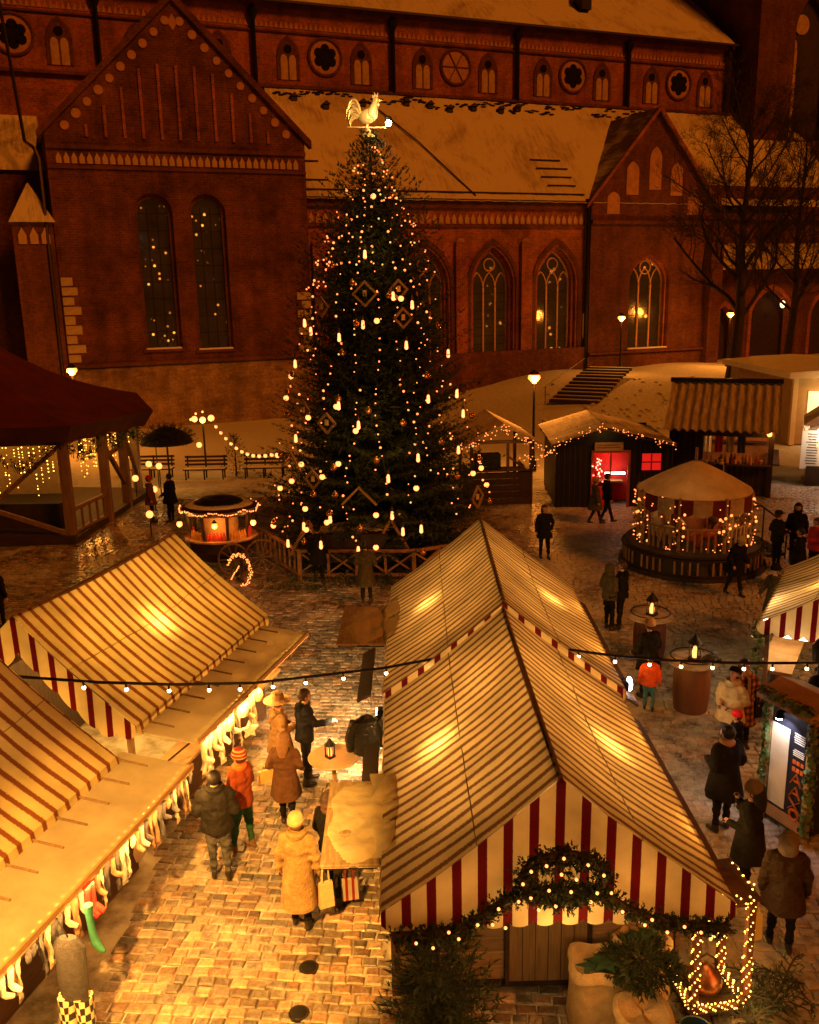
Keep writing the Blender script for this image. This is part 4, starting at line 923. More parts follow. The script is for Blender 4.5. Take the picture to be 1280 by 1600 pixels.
while y < -.2:
    k = random.choices(('scarf', 'sock', 'knit_hat'), (6, 2, 2))[0]; c = random.choices((0, 4, 1), (8, 3, 1))[0]
    hang(L1, k, c, y, 2.90, 'farther', 'far stall', sc=.95); y += random.uniform(.10, .16)
# white fleece star at the end of the goods
w1 = Matrix.Translation(L1.o.location) @ Matrix.Rotation(-.27, 4, 'Z')
p = w1 @ Vector((3.05, -.95, 1.35)); sp_ = MB(); sp_.prism([((.15 if k % 2 == 0 else .07) * cos(pi / 2 + k * pi / 5), (.15 if k % 2 == 0 else .07) * sin(pi / 2 + k * pi / 5)) for k in range(10)], -.03, .03)
tag(sp_.build('fleece_star', knits[0], None, loc=p, rz=.5), 'white fleece star hanging at the end of the scarves', 'star decoration')
# dressed figure of clothes hanging at the nearest corner: green stocking, checked trousers, dark top
chk = bpy.data.materials.new('black and white check'); chk.use_nodes = True
cn_ = chk.node_tree.nodes.new('ShaderNodeTexChecker'); cn_.inputs['Scale'].default_value = 11; cn_.inputs[1].default_value = (.72, .6, .4, 1); cn_.inputs[2].default_value = (.02, .02, .02, 1)
tc_ = chk.node_tree.nodes.new('ShaderNodeTexCoord'); chk.node_tree.links.new(tc_.outputs['Object'], cn_.inputs[0]); chk.node_tree.links.new(cn_.outputs[0], chk.node_tree.nodes['Principled BSDF'].inputs[0])
w0 = Matrix.Translation(L0.o.location) @ Matrix.Rotation(-.25, 4, 'Z')
hd = thing('hanging_outfit', 'dark jumper and checked trousers hung as an outfit on the lower left stall', 'outfit', w0 @ Vector((3.05, -.45, 0)), -.1)
m = MB(); m.lathe([(.10, 1.55), (.19, 1.45), (.18, 1.0), (.15, .78)], 12, sy=.5); m.build('jumper', knits[5], hd)
for sx in (-1, 1): MB().tube([(sx * .09, 0, .8), (sx * .10, 0, .45), (sx * .11, .0, .1)], [.11, .10, .10], 10).build('trouser_leg', chk, hd)
MB().tube([(0, 0, 1.55), (-.1, 0, 1.78)], .01, 4).build('hanger', black_iron, hd)
g_ = MB(); g_.tube([(0, 0, 0), (0, 0, -.05), (.01, 0, -.3), (.03, -.01, -.5), (.07, -.04, -.62), (.16, -.08, -.72), (.22, -.10, -.74)], [.06, .065, .055, .06, .07, .055, .03], 10); g_.tube([(0, 0, .02), (0, 0, -.08)], .075, 10)
tag(g_.build('green_stocking', M('sea green cloth', (.03, .16, .10), .7, .2, 5, .3, 20), None, loc=w0 @ Vector((3.10, -.12, 1.70))), 'long sea green stocking hanging by the checked trousers', 'stocking')
bpy.data.objects['green_stocking'].scale = (.72, .72, .72)

# ---- nearest right stall: plank wall, door, flaps, snow
t = R1.o
pl_me = MB().box((0, 0, 0), (1, .05, .185), bev=.012).mesh('plank', plank_wood, 0)
wy = -1.33
for k in range(9):
    z = .28 + k * .192
    inst('plank', pl_me, t, (-1.02, wy + random.uniform(-.004, .004), z), scale=(1.30, 1, 1)); inst('plank', pl_me, t, (.95, wy + random.uniform(-.004, .004), z), scale=(.76, 1, 1))
dm = MB(); dm.box((0, 0, 1.02), (.92, .05, 1.72))
for k in range(1, 6): dm.box((-.46 + k * .153, -.028, 1.02), (.008, .01, 1.70), mi=1)
dd = dm.build('door', [door_wood, dark_wood], t, loc=(.10, wy - .02, 0), smooth=0)
for sx in (-1, 1): MB().box((sx * .49, -.02, 1.02), (.05, .08, 1.8)).build('door_post', dark_wood, dd, smooth=0)
for sx in (-1.72, 1.42): MB().box((sx, wy, 1.0), (.1, .1, 2.0)).build('corner_post', brown_wood, t, smooth=0)
MB().box((0, wy + .1, .12), (3.4, .2, .14)).build('sole_beam', dark_wood, t, smooth=0)
sd_me = MB().box((0, 0, 0), (.05, 3.55, .19), bev=.012).mesh('plank', brown_wood, 0)
for k in range(5):
    for sx in (-1.66, 1.66): inst('plank', sd_me, t, (sx, .45, .25 + k * .195))
for sx in (-1, 1): MB().box((sx * 1.6, .45, 1.22), (.5, 3.6, .05)).build('counter_top', pale_wood, t, smooth=0)
MB().box((0, .5, .1), (3.1, 3.4, .06)).build('floor_boards', dark_wood, t, smooth=0)
def board_flap(S, x0, x1, y0, y1, z, mat, n=3, tilt=0, name='flap'):
    f = MB(); w = (y1 - y0) / n
    fo = MB(); fo.box(((x0 + x1) / 2, (y0 + y1) / 2, z - .045), (abs(x1 - x0) - .06, y1 - y0 - .06, .04)); o = fo.build(name, dark_wood, S.o, smooth=0)
    if tilt: o.rotation_euler = (0, tilt, 0)
    bm_ = MB().box((0, 0, 0), (abs(x1 - x0), w - .012, .035), bev=.01).mesh('board', mat, 0)
    for k in range(n): inst('board', bm_, o, ((x0 + x1) / 2, y0 + (k + .5) * w, z - .005 + random.uniform(-.003, .003)))
    return o
frost_wood = M('frosted boards', (.24, .17, .10), .75, .3, 3, .5, 10, col2=(.42, .35, .26), fac2=(.4, .7), stretch=(5, 1, 1))
fl = board_flap(R1, -2.54, -1.86, -1.62, .18, 1.97, frost_wood, 3)
fl2 = board_flap(R2, -2.85, -1.95, -.45, 1.55, 1.97, frost_wood, 3)
def snow_cap(S, x0, x1, y0, y1, h, parent, name='snow_patch', nu=26, nv=34, z=None):
    m = MB(); ph = random.uniform(0, 6)
    def fn(u, v):
        x = x0 + (x1 - x0) * u; y = y0 + (y1 - y0) * v; e = max(0, min(1, 2.2 * (1 - ((2 * u - 1) ** 2 + (2 * v - 1) ** 2)) + .5 * noise.noise((x * 3.1, y * 3.1, ph)))); e2 = .7 + .3 * sin(u * 9 + ph) * sin(v * 11 + ph)
        edge = .05 * sin(v * 17 + ph) * (1 - u); nz = noise.noise((x * 2.2, y * 2.2, ph)) + .5 * noise.noise((x * 6, y * 6, ph))
        zz = roof_pt(S, x + edge * .5, y)[2] if z is None else z
        return (x + edge * .5, y, zz + h * (1.5 * e * (.75 + nz) - .55) * .8 + .004 - .03 * (e < .02))
    m.grid(fn, nu, nv); return m.build(name, snow_rough, parent, smooth=180)
snow_rough = M('settled snow', (.84, .76, .58), .8, .10, 3, .8, 9, trans=.5)
snow_cap(R1, -2.0, -1.62, -1.5, .35, .05, R1.o); snow_cap(R1, -2.5, -1.8, -1.62, .2, .045, R1.o, z=1.99)
snow_cap(R2, -2.05, -1.68, -.35, 1.7, .05, R2.o); snow_cap(R2, -2.75, -1.9, -.45, 1.5, .045, R2.o, z=1.99)
for (S, xa, ya, yb) in ((R2, -2.27, -2.5, -.55), (R1, -2.06, .2, 1.3)):
    p = MB().box((0, 0, 0), (.24, yb - ya, .04)).build('folded_flap', dark_wood, S.o, smooth=0, loc=(xa + .03, (ya + yb) / 2, 1.88)); p.rotation_euler = (0, -.5, 0)
for (S, ya, yb) in ((R1, -1.3, 2.3), (R2, -2.4, 2.4)):
    p = MB().box((0, 0, 0), (.34, yb - ya, .04)).build('folded_flap', brown_wood, S.o, smooth=0, loc=(S.hw + .13, (ya + yb) / 2, 1.72)); p.rotation_euler = (0, .6, 0)
for S in (R2,):
    for sx in (-1.68, 1.68):
        for k in range(5): inst('plank', sd_me, S.o, (sx, 0, .25 + k * .195), scale=(1, 1.35, 1))
        MB().box((sx * .96, 0, 1.22), (.5, 4.8, .05)).build('counter_top', pale_wood, S.o, smooth=0)
# floodlight high on the house front beside the camera, lighting the lane
hf = thing('house_floodlight', 'floodlight on a bracket high above the near end of the lane', 'floodlight', (-3.1, 2.6, 8.6)); MB().box((0, 0, 0), (.34, .2, .26), bev=.04).build('housing', black_iron, hf)
lamp('flood_beam', 'SPOT', (0, .25, -.1), 19000, (1, .43, .06), hf, .12, Vector((.25, 8.0, -8.6)).to_track_quat('-Z', 'Y').to_euler(), spot=33)
# tall side shutter and wares light on the lane side
flo = thing('floodlight', 'small white floodlight under the eave between the two right stalls, aimed at the lane', 'floodlight', (-.52, 13.25, 1.72)); m = MB(); m.box((0, 0, 0), (.12, .2, .16), bev=.03); m.build('housing', black_iron, flo); MB().box((-.065, 0, -.01), (.02, .17, .12)).build('lens', G('floodlight lens', (1, .7, .35), 22), flo)
d = Vector((-.75, 2.6, -1.75)); lamp('flood_beam', 'SPOT', (-.12, 0, 0), 2600, (1, .60, .22), flo, .05, d.to_track_quat('-Z', 'Y').to_euler(), spot=62)
fl_2 = thing('floodlight', 'cold white floodlight at the right eave where the two right stalls meet', 'floodlight', (3.46, 13.75, 1.9)); m = MB(); m.box((0, 0, 0), (.12, .18, .16), bev=.03); m.build('housing', black_iron, fl_2); MB().ell((.08, 0, 0), (.05, .1, .12), 8, 6).build('lens', bulb_white, fl_2)
lamp('flood_beam', 'SPOT', (.14, 0, 0), 60, (1, .6, .3), fl_2, .05, Vector((1, .1, -1)).to_track_quat('-Z', 'Y').to_euler(), spot=100)
jk = MB(); jk.lathe([(.06, .0), (.20, -.08), (.23, -.4), (.21, -.62), (.16, -.66)], 12, sy=.55)
for sx in (-1, 1): jk.tube([(sx * .18, 0, -.08), (sx * .27, .02, -.35), (sx * .25, .04, -.58)], [.08, .075, .06], 8)
tag(jk.build('hanging_jacket', M('shiny black quilting', (.02, .02, .022), .3, .3, 9, .8, 16), None, loc=(-.74, 12.9, 1.86), rz=.3), 'shiny black quilted jacket hanging under the eave between the right stalls', 'jacket')

for S_ in (R1, R2):
    for yy in (-1.2, 1.0): lamp('counter_lamp', 'POINT', (S_.hw - .1, yy, 1.72), 34, (1, .42, .07), S_.o, .1)
# ---- evergreen garland on the nearest stall's front, with a wreath loop over the middle
def greens(path, r, n, L=.16, w=.10, rng=RNG, mesh=None):
    Vs, Fs = ([], []) if mesh is None else mesh
    P = [np.array(p, float) for p in path]; seg = [np.linalg.norm(P[i + 1] - P[i]) for i in range(len(P) - 1)]; tot = sum(seg)
    for i in range(len(P) - 1):
        k = max(1, int(n * seg[i] / tot))
        for _ in range(k):
            t = rng.random(); p = P[i] + (P[i + 1] - P[i]) * t; d = rng.normal(size=3); d /= np.linalg.norm(d)
            spray(Vs, Fs, p + d * r * rng.uniform(.2, .8), d + .5 * (P[i + 1] - P[i]) / max(seg[i], 1e-6), L * rng.uniform(.6, 1.2), rng, 5, w)
    return Vs, Fs
gar = thing('fir_garland', 'fir garland with warm bulbs and a wreath loop across the nearest striped gable', 'garland', (1.43, 8.02, 0))
path = [(-1.7, 0, 1.80), (-1.35, 0, 1.82), (-1.0, -.02, 1.88), (-.75, -.03, 2.06), (-.5, -.04, 2.26), (-.2, -.05, 2.34), (.2, -.05, 2.34), (.5, -.04, 2.26), (.75, -.03, 2.06), (1.05, -.02, 1.93), (1.4, 0, 1.86), (1.75, 0, 1.83)]
loop = [(.05 + .42 * cos(a), -.07, 2.50 + .27 * sin(a)) for a in np.linspace(0, 2 * pi, 15)]
Vs, Fs = greens(path, .09, 1500, .095, .13); greens(loop, .09, 1000, .095, .13, mesh=(Vs, Fs)); greens([(-.3, -.06, 2.36), (.05, -.06, 2.33), (.4, -.06, 2.36)], .10, 300, .095, .13, mesh=(Vs, Fs)); greens([(-.2, -.03, 2.6), (.3, -.03, 2.6)], .08, 120, .095, .13, mesh=(Vs, Fs))
inst('needles', np_mesh('needles', np.array(Vs), Fs, foliage), gar)
MB().tube(path, .05, 6).tube(loop, .05, 6).build('core_rope', bark, gar)
gbulb = MB().ell((0, 0, 0), .017, 8, 6).mesh('bulb', bulb_big)
bl = [(-1.45, 1.86), (-1.28, 1.80), (-1.12, 1.98), (-1.02, 1.90), (-.83, 2.06), (-.68, 2.06), (-.62, 2.24), (-.55, 2.02), (-.42, 2.32), (-.38, 2.52), (-.30, 2.36), (-.30, 2.66), (-.15, 2.72), (-.12, 2.44), (.02, 2.80), (.10, 2.42), (.15, 2.56), (.26, 2.72), (.36, 2.40), (.42, 2.60), (.50, 2.40), (-.05, 2.26), (.62, 2.18), (.85, 2.02), (.92, 2.08), (1.08, 1.93), (1.25, 1.99), (1.42, 1.92), (1.52, 1.84), (-.22, 2.22), (.3, 2.3), (0, 2.62)]
for x, z in bl: inst('bulb', gbulb, gar, (x, -.17, z))
lamp('garland_glow_fill', 'POINT', (.05, -.5, 2.45), 6, WARM, gar, .3); lamp('garland_glow_fill', 'POINT', (.0, -.15, 1.75), 22, WARM, gar, .3); lamp('garland_glow_fill', 'POINT', (.2, -.9, 1.7), 55, WARM, gar, .3)  # garland bulb glow, with unseen lamps added in front to brighten the plank wall
# fir sapling leaning at the left front corner of the stall
fir = thing('fir_sapling', 'dark young fir leaning against the left front corner of the nearest striped stall', 'fir tree', (.22, 8.75, 0))
MB().tube([(0, 0, 0), (0, .05, 1.9)], [.035, .01], 6).build('trunk', bark, fir)
Vs, Fs = conifer_crown(lambda z: max(.08, .48 * (1 - z / 2.05)) + (.08 if z < .5 else 0), 1.95, .12, .10, 22, np.random.default_rng(3), -.2, .6, .08, .07, 4, 8); inst('crown', np_mesh('crown', np.array(Vs), Fs, foliage), fir)

# ---- festoon cable across the lane between the stalls
cab = thing('festoon_cable', 'black festoon cable of small bulbs strung across the lane between the stalls', 'string lights', (0, 13.4, 0))
cpts_ = [(-5.95, -1.3, 3.0), (-4.5, -1.35, 2.88), (-3.45, -1.3, 2.80), (-2.42, -.6, 2.48), (-1.4, 0, 2.32), (-.45, 0, 2.42), (.56, 0, 2.60), (1.45, 0, 2.72), (2.53, 0, 2.66), (3.3, 0, 2.53), (4.1, 0, 2.45), (5.2, 0, 2.38), (6.3, 0, 2.36), (8.2, 0, 2.42)]
MB().tube(cpts_, .022, 6).build('cable', black_iron, cab)
cx_ = [p[0] for p in cpts_]; cz_ = [p[2] for p in cpts_]; cyy_ = [p[1] for p in cpts_]
fb_me = MB().ell((0, 0, -.085), .028, 8, 6).mesh('bulb', G('festoon bulb', (1, .62, .26), 22)); fs_me = MB().tube([(0, 0, 0), (0, 0, -.06)], .016, 6).mesh('socket', black_iron)
for x in (-4.7, -4.1, -3.5, -3.0, -2.6, -2.15, -1.68, -1.1, -.42, .25, 2.62, 3.2, 3.75, 4.25, 4.75, 5.25, 5.7, 6.25, 6.8):
    z = float(np.interp(x, cx_, cz_)); s = inst('socket', fs_me, cab, (x, float(np.interp(x, cx_, cyy_)) - .03, z)); inst('bulb', fb_me, s)
# ================================================================== things in front of and around the nearest stall
# jute sacks
def sack(label, x, y, h, r, rz):
    t = thing('jute_sack', label, 'sack', (x, y, 0), rz, None); m = MB()
    prof = [(.0, .0), (r * .95, 0), (r * 1.06, h * .25), (r * 1.0, h * .6), (r * .96, h * .85), (r * 1.0, h * .93)]
    def P(a, rr, z): f = 1 + .06 * sin(5 * a + z * 3 + rz) + .035 * sin(11 * a + 2 * z) + .05 * sin(3 * a - z * 9 + rz) * sin(z * 8); return (rr * f * cos(a), rr * f * sin(a), z)
    n = 24; vs = [P(2 * pi * j / n, rr, z) for rr, z in prof for j in range(n)]
    m.add(vs, [(i * n + j, i * n + (j + 1) % n, (i + 1) * n + (j + 1) % n, (i + 1) * n + j) for i in range(len(prof) - 1) for j in range(n)]); m.build('body', sack_cloth, t, smooth=60)
    c = MB(); pr = [(r * 1.0, h * .93), (r * 1.14, h * .90), (r * 1.12, h * 1.0), (r * .95, h * 1.04), (r * .8, h * .96), (0.01, h * .9)]
    vs = [(rr * (1 + .07 * sin(4 * a) + .03 * sin(9 * a)) * cos(a), rr * (1 + .07 * sin(4 * a)) * sin(a), z + .035 * sin(3 * a + 1)) for rr, z in pr for a in [2 * pi * j / n for j in range(n)]]
    c.add(vs, [(i * n + j, i * n + (j + 1) % n, (i + 1) * n + (j + 1) % n, (i + 1) * n + j) for i in range(len(pr) - 1) for j in range(n)]); c.build('rolled_rim', sack_cloth, t, smooth=60); return t
sack('large jute sack with a rolled rim left of the pile of fir sprigs', 2.02, 8.76, .84, .30, .3)
sack('jute sack standing behind the fir sprigs, against the plank wall', 2.6, 9.05, .88, .30, 1.2)
sack('low jute sack in front, half covered by the fir sprigs', 2.42, 8.24, .64, .28, 2.2)
sp1 = thing('fir_sprigs', 'loose bunch of fir sprigs lying over the jute sacks', 'fir sprigs', (2.48, 8.66, .84))
Vs, Fs = [], []
for k in range(520):
    a = RNG.uniform(0, 2 * pi); r = .36 * sqrt(RNG.random()); d = np.array([cos(a), sin(a), RNG.uniform(-.5, .35)]); spray(Vs, Fs, np.array([r * cos(a), r * sin(a), .14 * (1 - r / .5) - .25 * max(0, r - .3)]), d, RNG.uniform(.10, .22), RNG, 9, .07)
inst('needles', np_mesh('needles', np.array(Vs), Fs, foliage), sp1)
tw_ = MB()
for k in range(9): a = k * .7; tw_.tube([(0, 0, .05), (.4 * cos(a), .4 * sin(a), -.03)], [.014, .006], 5)
tw_.build('twigs', bark, sp1)
hl_ = MB()
for x, y, z, a in ((-.45, .0, .08, .4), (-.55, -.06, .06, 1.6), (-.4, -.1, .1, 2.6), (.05, .35, .1, .5), (.18, .4, .1, 2.0)):
    pts = [(x + (.16 if q % 2 == 0 else .075) * cos(a + q * pi / 5) * 1.2, y + (.16 if q % 2 == 0 else .075) * sin(a + q * pi / 5) * .8, z + .02 * (q % 2)) for q in range(10)]; hl_.poly(pts); hl_.poly([(p[0], p[1], p[2] - .012) for p in pts[::-1]])
hl_.build('broad_leaves', M('dark glossy leaf', (.02, .06, .04), .35, .3, 8, .3, 20), sp1, smooth=0)
# blue bucket
bk = thing('blue_bucket', 'blue plastic bucket on the ground in front of the lit frame', 'bucket', (3.02, 8.28, 0)); m = MB(); m.lathe([(.13, 0), (.17, .32), (.185, .32), (.185, .35), (.165, .35), (.15, .06), (.01, .05)], 18); m.build('pail', M('blue plastic', (.03, .10, .26), .35, .15, 5, .1), bk)
MB().tube([(.185 * cos(a), .185 * sin(a) * .3 - .1, .33 + .03 * sin(a * 2)) for a in np.linspace(0, pi, 9)], .008, 5).build('handle', dark_metal, bk)
MB().lathe([(.16, .25), (.01, .28)], 14).build('contents', M('dark water', (.03, .02, .02), .2, .2, 4, 0), bk)
# the lantern-like wooden frame wound with lights, copper pot inside
fx, fy = 3.42, 9.12
lf_ = thing('lit_wooden_frame', 'open wooden lantern frame wound with fairy lights beside the nearest stall', 'frame', (fx, fy, 0), .12)
pp = MB().box((0, 0, .84), (.08, .08, 1.5), bev=.01).mesh('post', M('red brown wood', (.16, .05, .025), .6, .3, 4, .4, 30, stretch=(6, 6, .6)), 0)
hw_ = .31
for sx in (-1, 1):
    for sy in (-1, 1): inst('post', pp, lf_, (sx * hw_, sy * hw_, 0))
for z in (.12, 1.5):
    for sx, sy, a in ((0, -hw_, 0), (0, hw_, 0), (-hw_, 0, pi / 2), (hw_, 0, pi / 2)): MB().box((sx, sy, z), (2 * hw_ - .06, .06, .07), a).build('rail', pp.materials[0], lf_, smooth=0)
MB().box((0, 0, .09), (.72, .72, .04)).build('base_board', brown_wood, lf_, smooth=0)
MB().lathe([(.56, 1.56), (.50, 1.60), (.10, 1.80), (.03, 1.84)], 4, a0=pi / 4).build('cap_roof', brown_wood, lf_, smooth=0)
fr_b = G('frame fairy bulb', (1, .48, .06), 10); bm_ = MB(); ptsb = []
def spiral(p0, p1, n, r):
    p0, p1 = Vector(p0), Vector(p1); x, y, d = _tilt(p1 - p0)
    for k in range(n):
        u = k / n; q = p0.lerp(p1, u) + (x * cos(k * 1.9) + y * sin(k * 1.9)) * r * random.uniform(.7, 1.2); ptsb.append(q)
for sx in (-1, 1):
    for sy in (-1, 1): spiral((sx * hw_, sy * hw_, .15), (sx * hw_, sy * hw_, 1.55), 90 if sy < 0 or sx > 0 else 30, .05)
for a, b in (((-hw_, -hw_), (hw_, -hw_)), ((hw_, -hw_), (hw_, hw_)), ((-hw_, hw_), (-hw_, -hw_))): spiral((*a, .13), (*b, .13), 55, .045); spiral((*a, 1.56), (*b, 1.56), 55, .06)
spiral((-.05, -.1, 1.6), (.42, -.1, 1.45), 60, .1); spiral((-.1, 0, 1.3), (.05, 0, .75), 16, .03)
bulbs_into(bm_, ptsb, .0105); tag(bm_.build('fairy_bulbs', fr_b, lf_, smooth=0), kind='stuff')
lamp('frame_glow', 'POINT', (-.1, -.2, .9), 14, WARM, lf_, .25); lamp('frame_glow', 'POINT', (.3, -.6, .4), 8, WARM, lf_, .2)
cp = thing('copper_pot', 'round copper kettle standing inside the lit wooden frame', 'kettle', (fx - .03, fy - .02, .11)); MB().lathe([(.08, 0), (.17, .06), (.20, .15), (.17, .25), (.10, .30), (.08, .33), (.05, .36), (.01, .37)], 18).build('body', M('copper', (.30, .11, .05), .35, .35, 4, .3, 12, metal=.8), cp)
MB().tube([(-.12, 0, .28), (-.1, 0, .44), (0, 0, .50), (.1, 0, .44), (.12, 0, .28)], .014, 6).build('handle', dark_metal, cp)
# fir branches dropped on the ground right of the frame, pale cloth under them
br_ = thing('fir_branches', 'cut fir branches strewn on the ground right of the lit frame', 'fir branches', (3.95, 8.75, .02)); Vs, Fs = [], []; st_ = MB()
for k in range(26):
    x, y, a = RNG.uniform(-.75, .75), RNG.uniform(-.8, .6), RNG.uniform(-.9, .9) + (pi if k % 3 == 0 else 0); L = RNG.uniform(.4, .8)
    P = [np.array([x + L * u * cos(a), y + L * u * sin(a), .04 + .14 * sin(u * pi) + .05 * (k % 3)]) for u in np.linspace(0, 1, 8)]; st_.tube([tuple(p) for p in P], [.012] * 7 + [.004], 4)
    for q in range(1, 8):
        for sg in (1, -1): d = np.array([cos(a + sg * .8), sin(a + sg * .8), RNG.uniform(-.1, .25)]); spray(Vs, Fs, P[q], d, L * .34 * (1.1 - q / 9), RNG, 7, .05)
inst('needles', np_mesh('needles', np.array(Vs), Fs, foliage), br_); st_.build('stems', bark, br_)
cl_ = MB(); cl_.grid(lambda u, v: (u * .8 - .4, v * .55 - .27, .03 + .03 * sin(u * 9) * sin(v * 7)), 10, 8); tag(cl_.build('pale_cloth', M('pale sacking', (.55, .45, .30), .9, .15, 5, .4, 30), None, loc=(3.62, 8.15, .01), rz=.3), 'crumpled pale cloth under the fir branches at the lower right', 'cloth')

# ---- tables and lanterns
def storm_lantern(label, p, s=1.0, glow=(1, .22, .05), w=5):
    t = thing('storm_lantern', label, 'lantern', p, random.random()); m = MB(); m.box((0, 0, .02 * s), (.17 * s, .17 * s, .04 * s)); m.lathe([(.13 * s, .30 * s), (.11 * s, .33 * s), (.04 * s, .41 * s), (.02 * s, .45 * s)], 8); m.tube([(.05 * s * cos(a), 0, .46 * s + .05 * s * sin(a)) for a in np.linspace(0, 2 * pi, 9)], .006, 4, cap=False)
    for k in range(4): a = pi / 4 + k * pi / 2; m.bar((.1 * s * cos(a), .1 * s * sin(a), .03 * s), (.1 * s * cos(a), .1 * s * sin(a), .31 * s), .015, .015)
    m.build('cage', black_iron, t); MB().lathe([(.045 * s, .04 * s), (.05 * s, .14 * s), (.03 * s, .22 * s), (.01 * s, .24 * s)], 8).build('candle', G('lantern flame %.2f' % glow[1], glow, 3.0), t); lamp('lantern_glow', 'POINT', (0, 0, .2 * s), w, glow, t, .05); return t
ht = thing('high_table', 'round high table on a single pole beside the man in the dark jacket', 'table', (-1.28, 13.05, 0)); m = MB(); m.lathe([(.01, 1.06), (.40, 1.06), (.41, 1.075), (.40, 1.09), (.01, 1.09)], 24); m.build('table_top', M('worn table top', (.42, .30, .17), .45, .2, 3, .2, 12), ht); MB().tube([(0, 0, 0), (0, 0, 1.06)], .035, 8).build('pole', pale_wood, ht); MB().lathe([(.3, 0), (.28, .03), (.04, .05)], 18).build('foot', dark_metal, ht)
storm_lantern('red glowing lantern on the round high table', (-1.33, 13.02, 1.09), .72, (1, .16, .04), 6)
def cask_table(label, lab2, x, y, h, r, mat):
    t = thing('cask_table', label, 'table', (x, y, 0)); MB().lathe([(r * .9, 0), (r, h * .3), (r, h * .7), (r * .92, h)], 16).build('drum', mat, t); MB().lathe([(.01, h), (r * 1.35, h), (r * 1.37, h + .03), (.01, h + .05)], 20).build('table_top', M('snowy table top ' + str(len(MATS)), (.30, .24, .17), .7, .3, 4, .4, 12, col2=(.5, .45, .38)), t)
    MB().tube([(r * 1.2 * cos(a), r * 1.2 * sin(a), h + .12) for a in np.linspace(0, 2 * pi, 19)], .014, 5, cap=False).build('rail_ring', black_iron, t)
    storm_lantern(lab2, (x + .03, y, h + .05), 1.15, (1, .28, .07), 4)
cask_table('dark round cask table beyond the cable, farther of the two', 'tall lantern on the farther cask table', 5.35, 19.2, .98, .36, M('maroon cloth', (.07, .022, .018), .8, .3, 4, .3, 14))
cask_table('brown round cask table under the cable, nearer of the two', 'glowing lantern on the nearer cask table', 5.52, 16.65, 1.0, .36, M('brown cask', (.16, .07, .032), .7, .3, 4, .4, 20, stretch=(1, 1, .2)))
bn = MB(); bn.tube([(0, 0, 0), (.12, 0, .06), (.3, .05, .05), (.42, .05, 0)], [.05, .09, .09, .03], 8); tag(bn.build('dark_bag', M('black leather', (.015, .014, .014), .4, .3, 8, .3), None, loc=(5.62, 16.5, 1.06)), 'small black bag lying on the nearer cask table', 'bag')

# ---- information pillar wrapped in ivy
ks = thing('notice_pillar', 'ivy-wrapped notice pillar with a white lamp over its dark board', 'notice board', (5.97, 12.62, 0), .42)
wood_or = M('honey wood', (.42, .22, .09), .6, .25, 3, .3, 24, stretch=(1, 1, 6)); ink = M('dark printed board', (.012, .012, .022), .5, .2, 6, 0); cream_p = M('cream poster paper', (.72, .60, .42), .7, .08, 4, .05); orange_p = M('orange print', (.62, .13, .02), .7, .1, 5, 0); white_p = M('white print', (.75, .68, .55), .7, .05, 5, 0)
# local: board faces -x; width along y
m = MB(); m.box((0, 0, 1.05), (.62, .80, 2.0)); m.build('core', ink, ks, smooth=0)
for sy in (-1, 1): MB().box((-.30, sy * .40, 1.05), (.10, .10, 2.1)).build('corner_post', wood_or, ks, smooth=0)
MB().box((-.325, 0, .20), (.03, .70, .20)).build('base_rail', wood_or, ks, smooth=0)
MB().prism([(-.52, 2.06), (.42, 2.06), (.42, 2.13), (-.05, 2.30), (-.52, 2.13)], -.52, .52).build('roof_board', wood_or, ks, smooth=0)
f_ = MB().box((-.318, .0, 1.12), (.014, .70, 1.66)).build('notice', ink, ks, smooth=0)
MB().box((-.33, .16, 1.02), (.012, .34, 1.34)).build('poster', cream_p, f_, smooth=0)
tx_ = MB(); rr2 = random.Random(4)
for k in range(5): tx_.box((-.332, -.20, 1.68 - k * .035), (.008, .26 * rr2.uniform(.7, 1), .014))
for k in range(4): tx_.box((-.332, -.2, 1.42 - k * .03), (.008, .22 * rr2.uniform(.6, 1), .012))
tx_.build('small_print', white_p, f_, smooth=0)
ox = MB(); 
for z, h in ((1.22, .06), (1.10, .07)): 
    for q in range(3): ox.box((-.332, -.28 + q * .075, z), (.008, .055, h))
def cx_letter(z, kind):
    if kind == 'A': 
        ox.bar((-.332, -.30, z - .09), (-.332, -.20, z + .09), .05, .008); ox.bar((-.332, -.10, z - .09), (-.332, -.20, z + .09), .05, .008); ox.box((-.333, -.2, z - .03), (.008, .12, .035))
    if kind == 'X': ox.bar((-.332, -.30, z - .09), (-.332, -.10, z + .09), .055, .008); ox.bar((-.333, -.10, z - .09), (-.333, -.30, z + .09), .055, .008)
    if kind == 'O': ox.tube([(-.332, -.2 + .08 * cos(a), z + .08 * sin(a)) for a in np.linspace(0, 2 * pi, 13)], .024, 4, cap=False)
for z, k in ((.95, 'A'), (.74, 'A'), (.53, 'X'), (.36, 'O')): cx_letter(z, k)
ox.build('orange_letters', orange_p, f_, smooth=0)
a_ = MB(); a_.bar((-.30, .05, 2.0), (-.52, .05, 2.0), .04, .04); a_.lathe([(.08, 1.92), (.05, 2.0), (.02, 2.02)], 8, (-.52, .05, 0)); la_ = a_.build('lamp_arm', black_iron, ks); MB().ell((-.52, .05, 1.91), (.06, .06, .035), 8, 5).build('lens', bulb_white, la_)
lamp('sign_light', 'SPOT', (-.52, .05, 1.88), 60, (.95, .90, 1.0), ks, .03, Vector((.5, 0, -1)).to_track_quat('-Z', 'Y').to_euler(), spot=110)
lf_v, lf_f = [], []
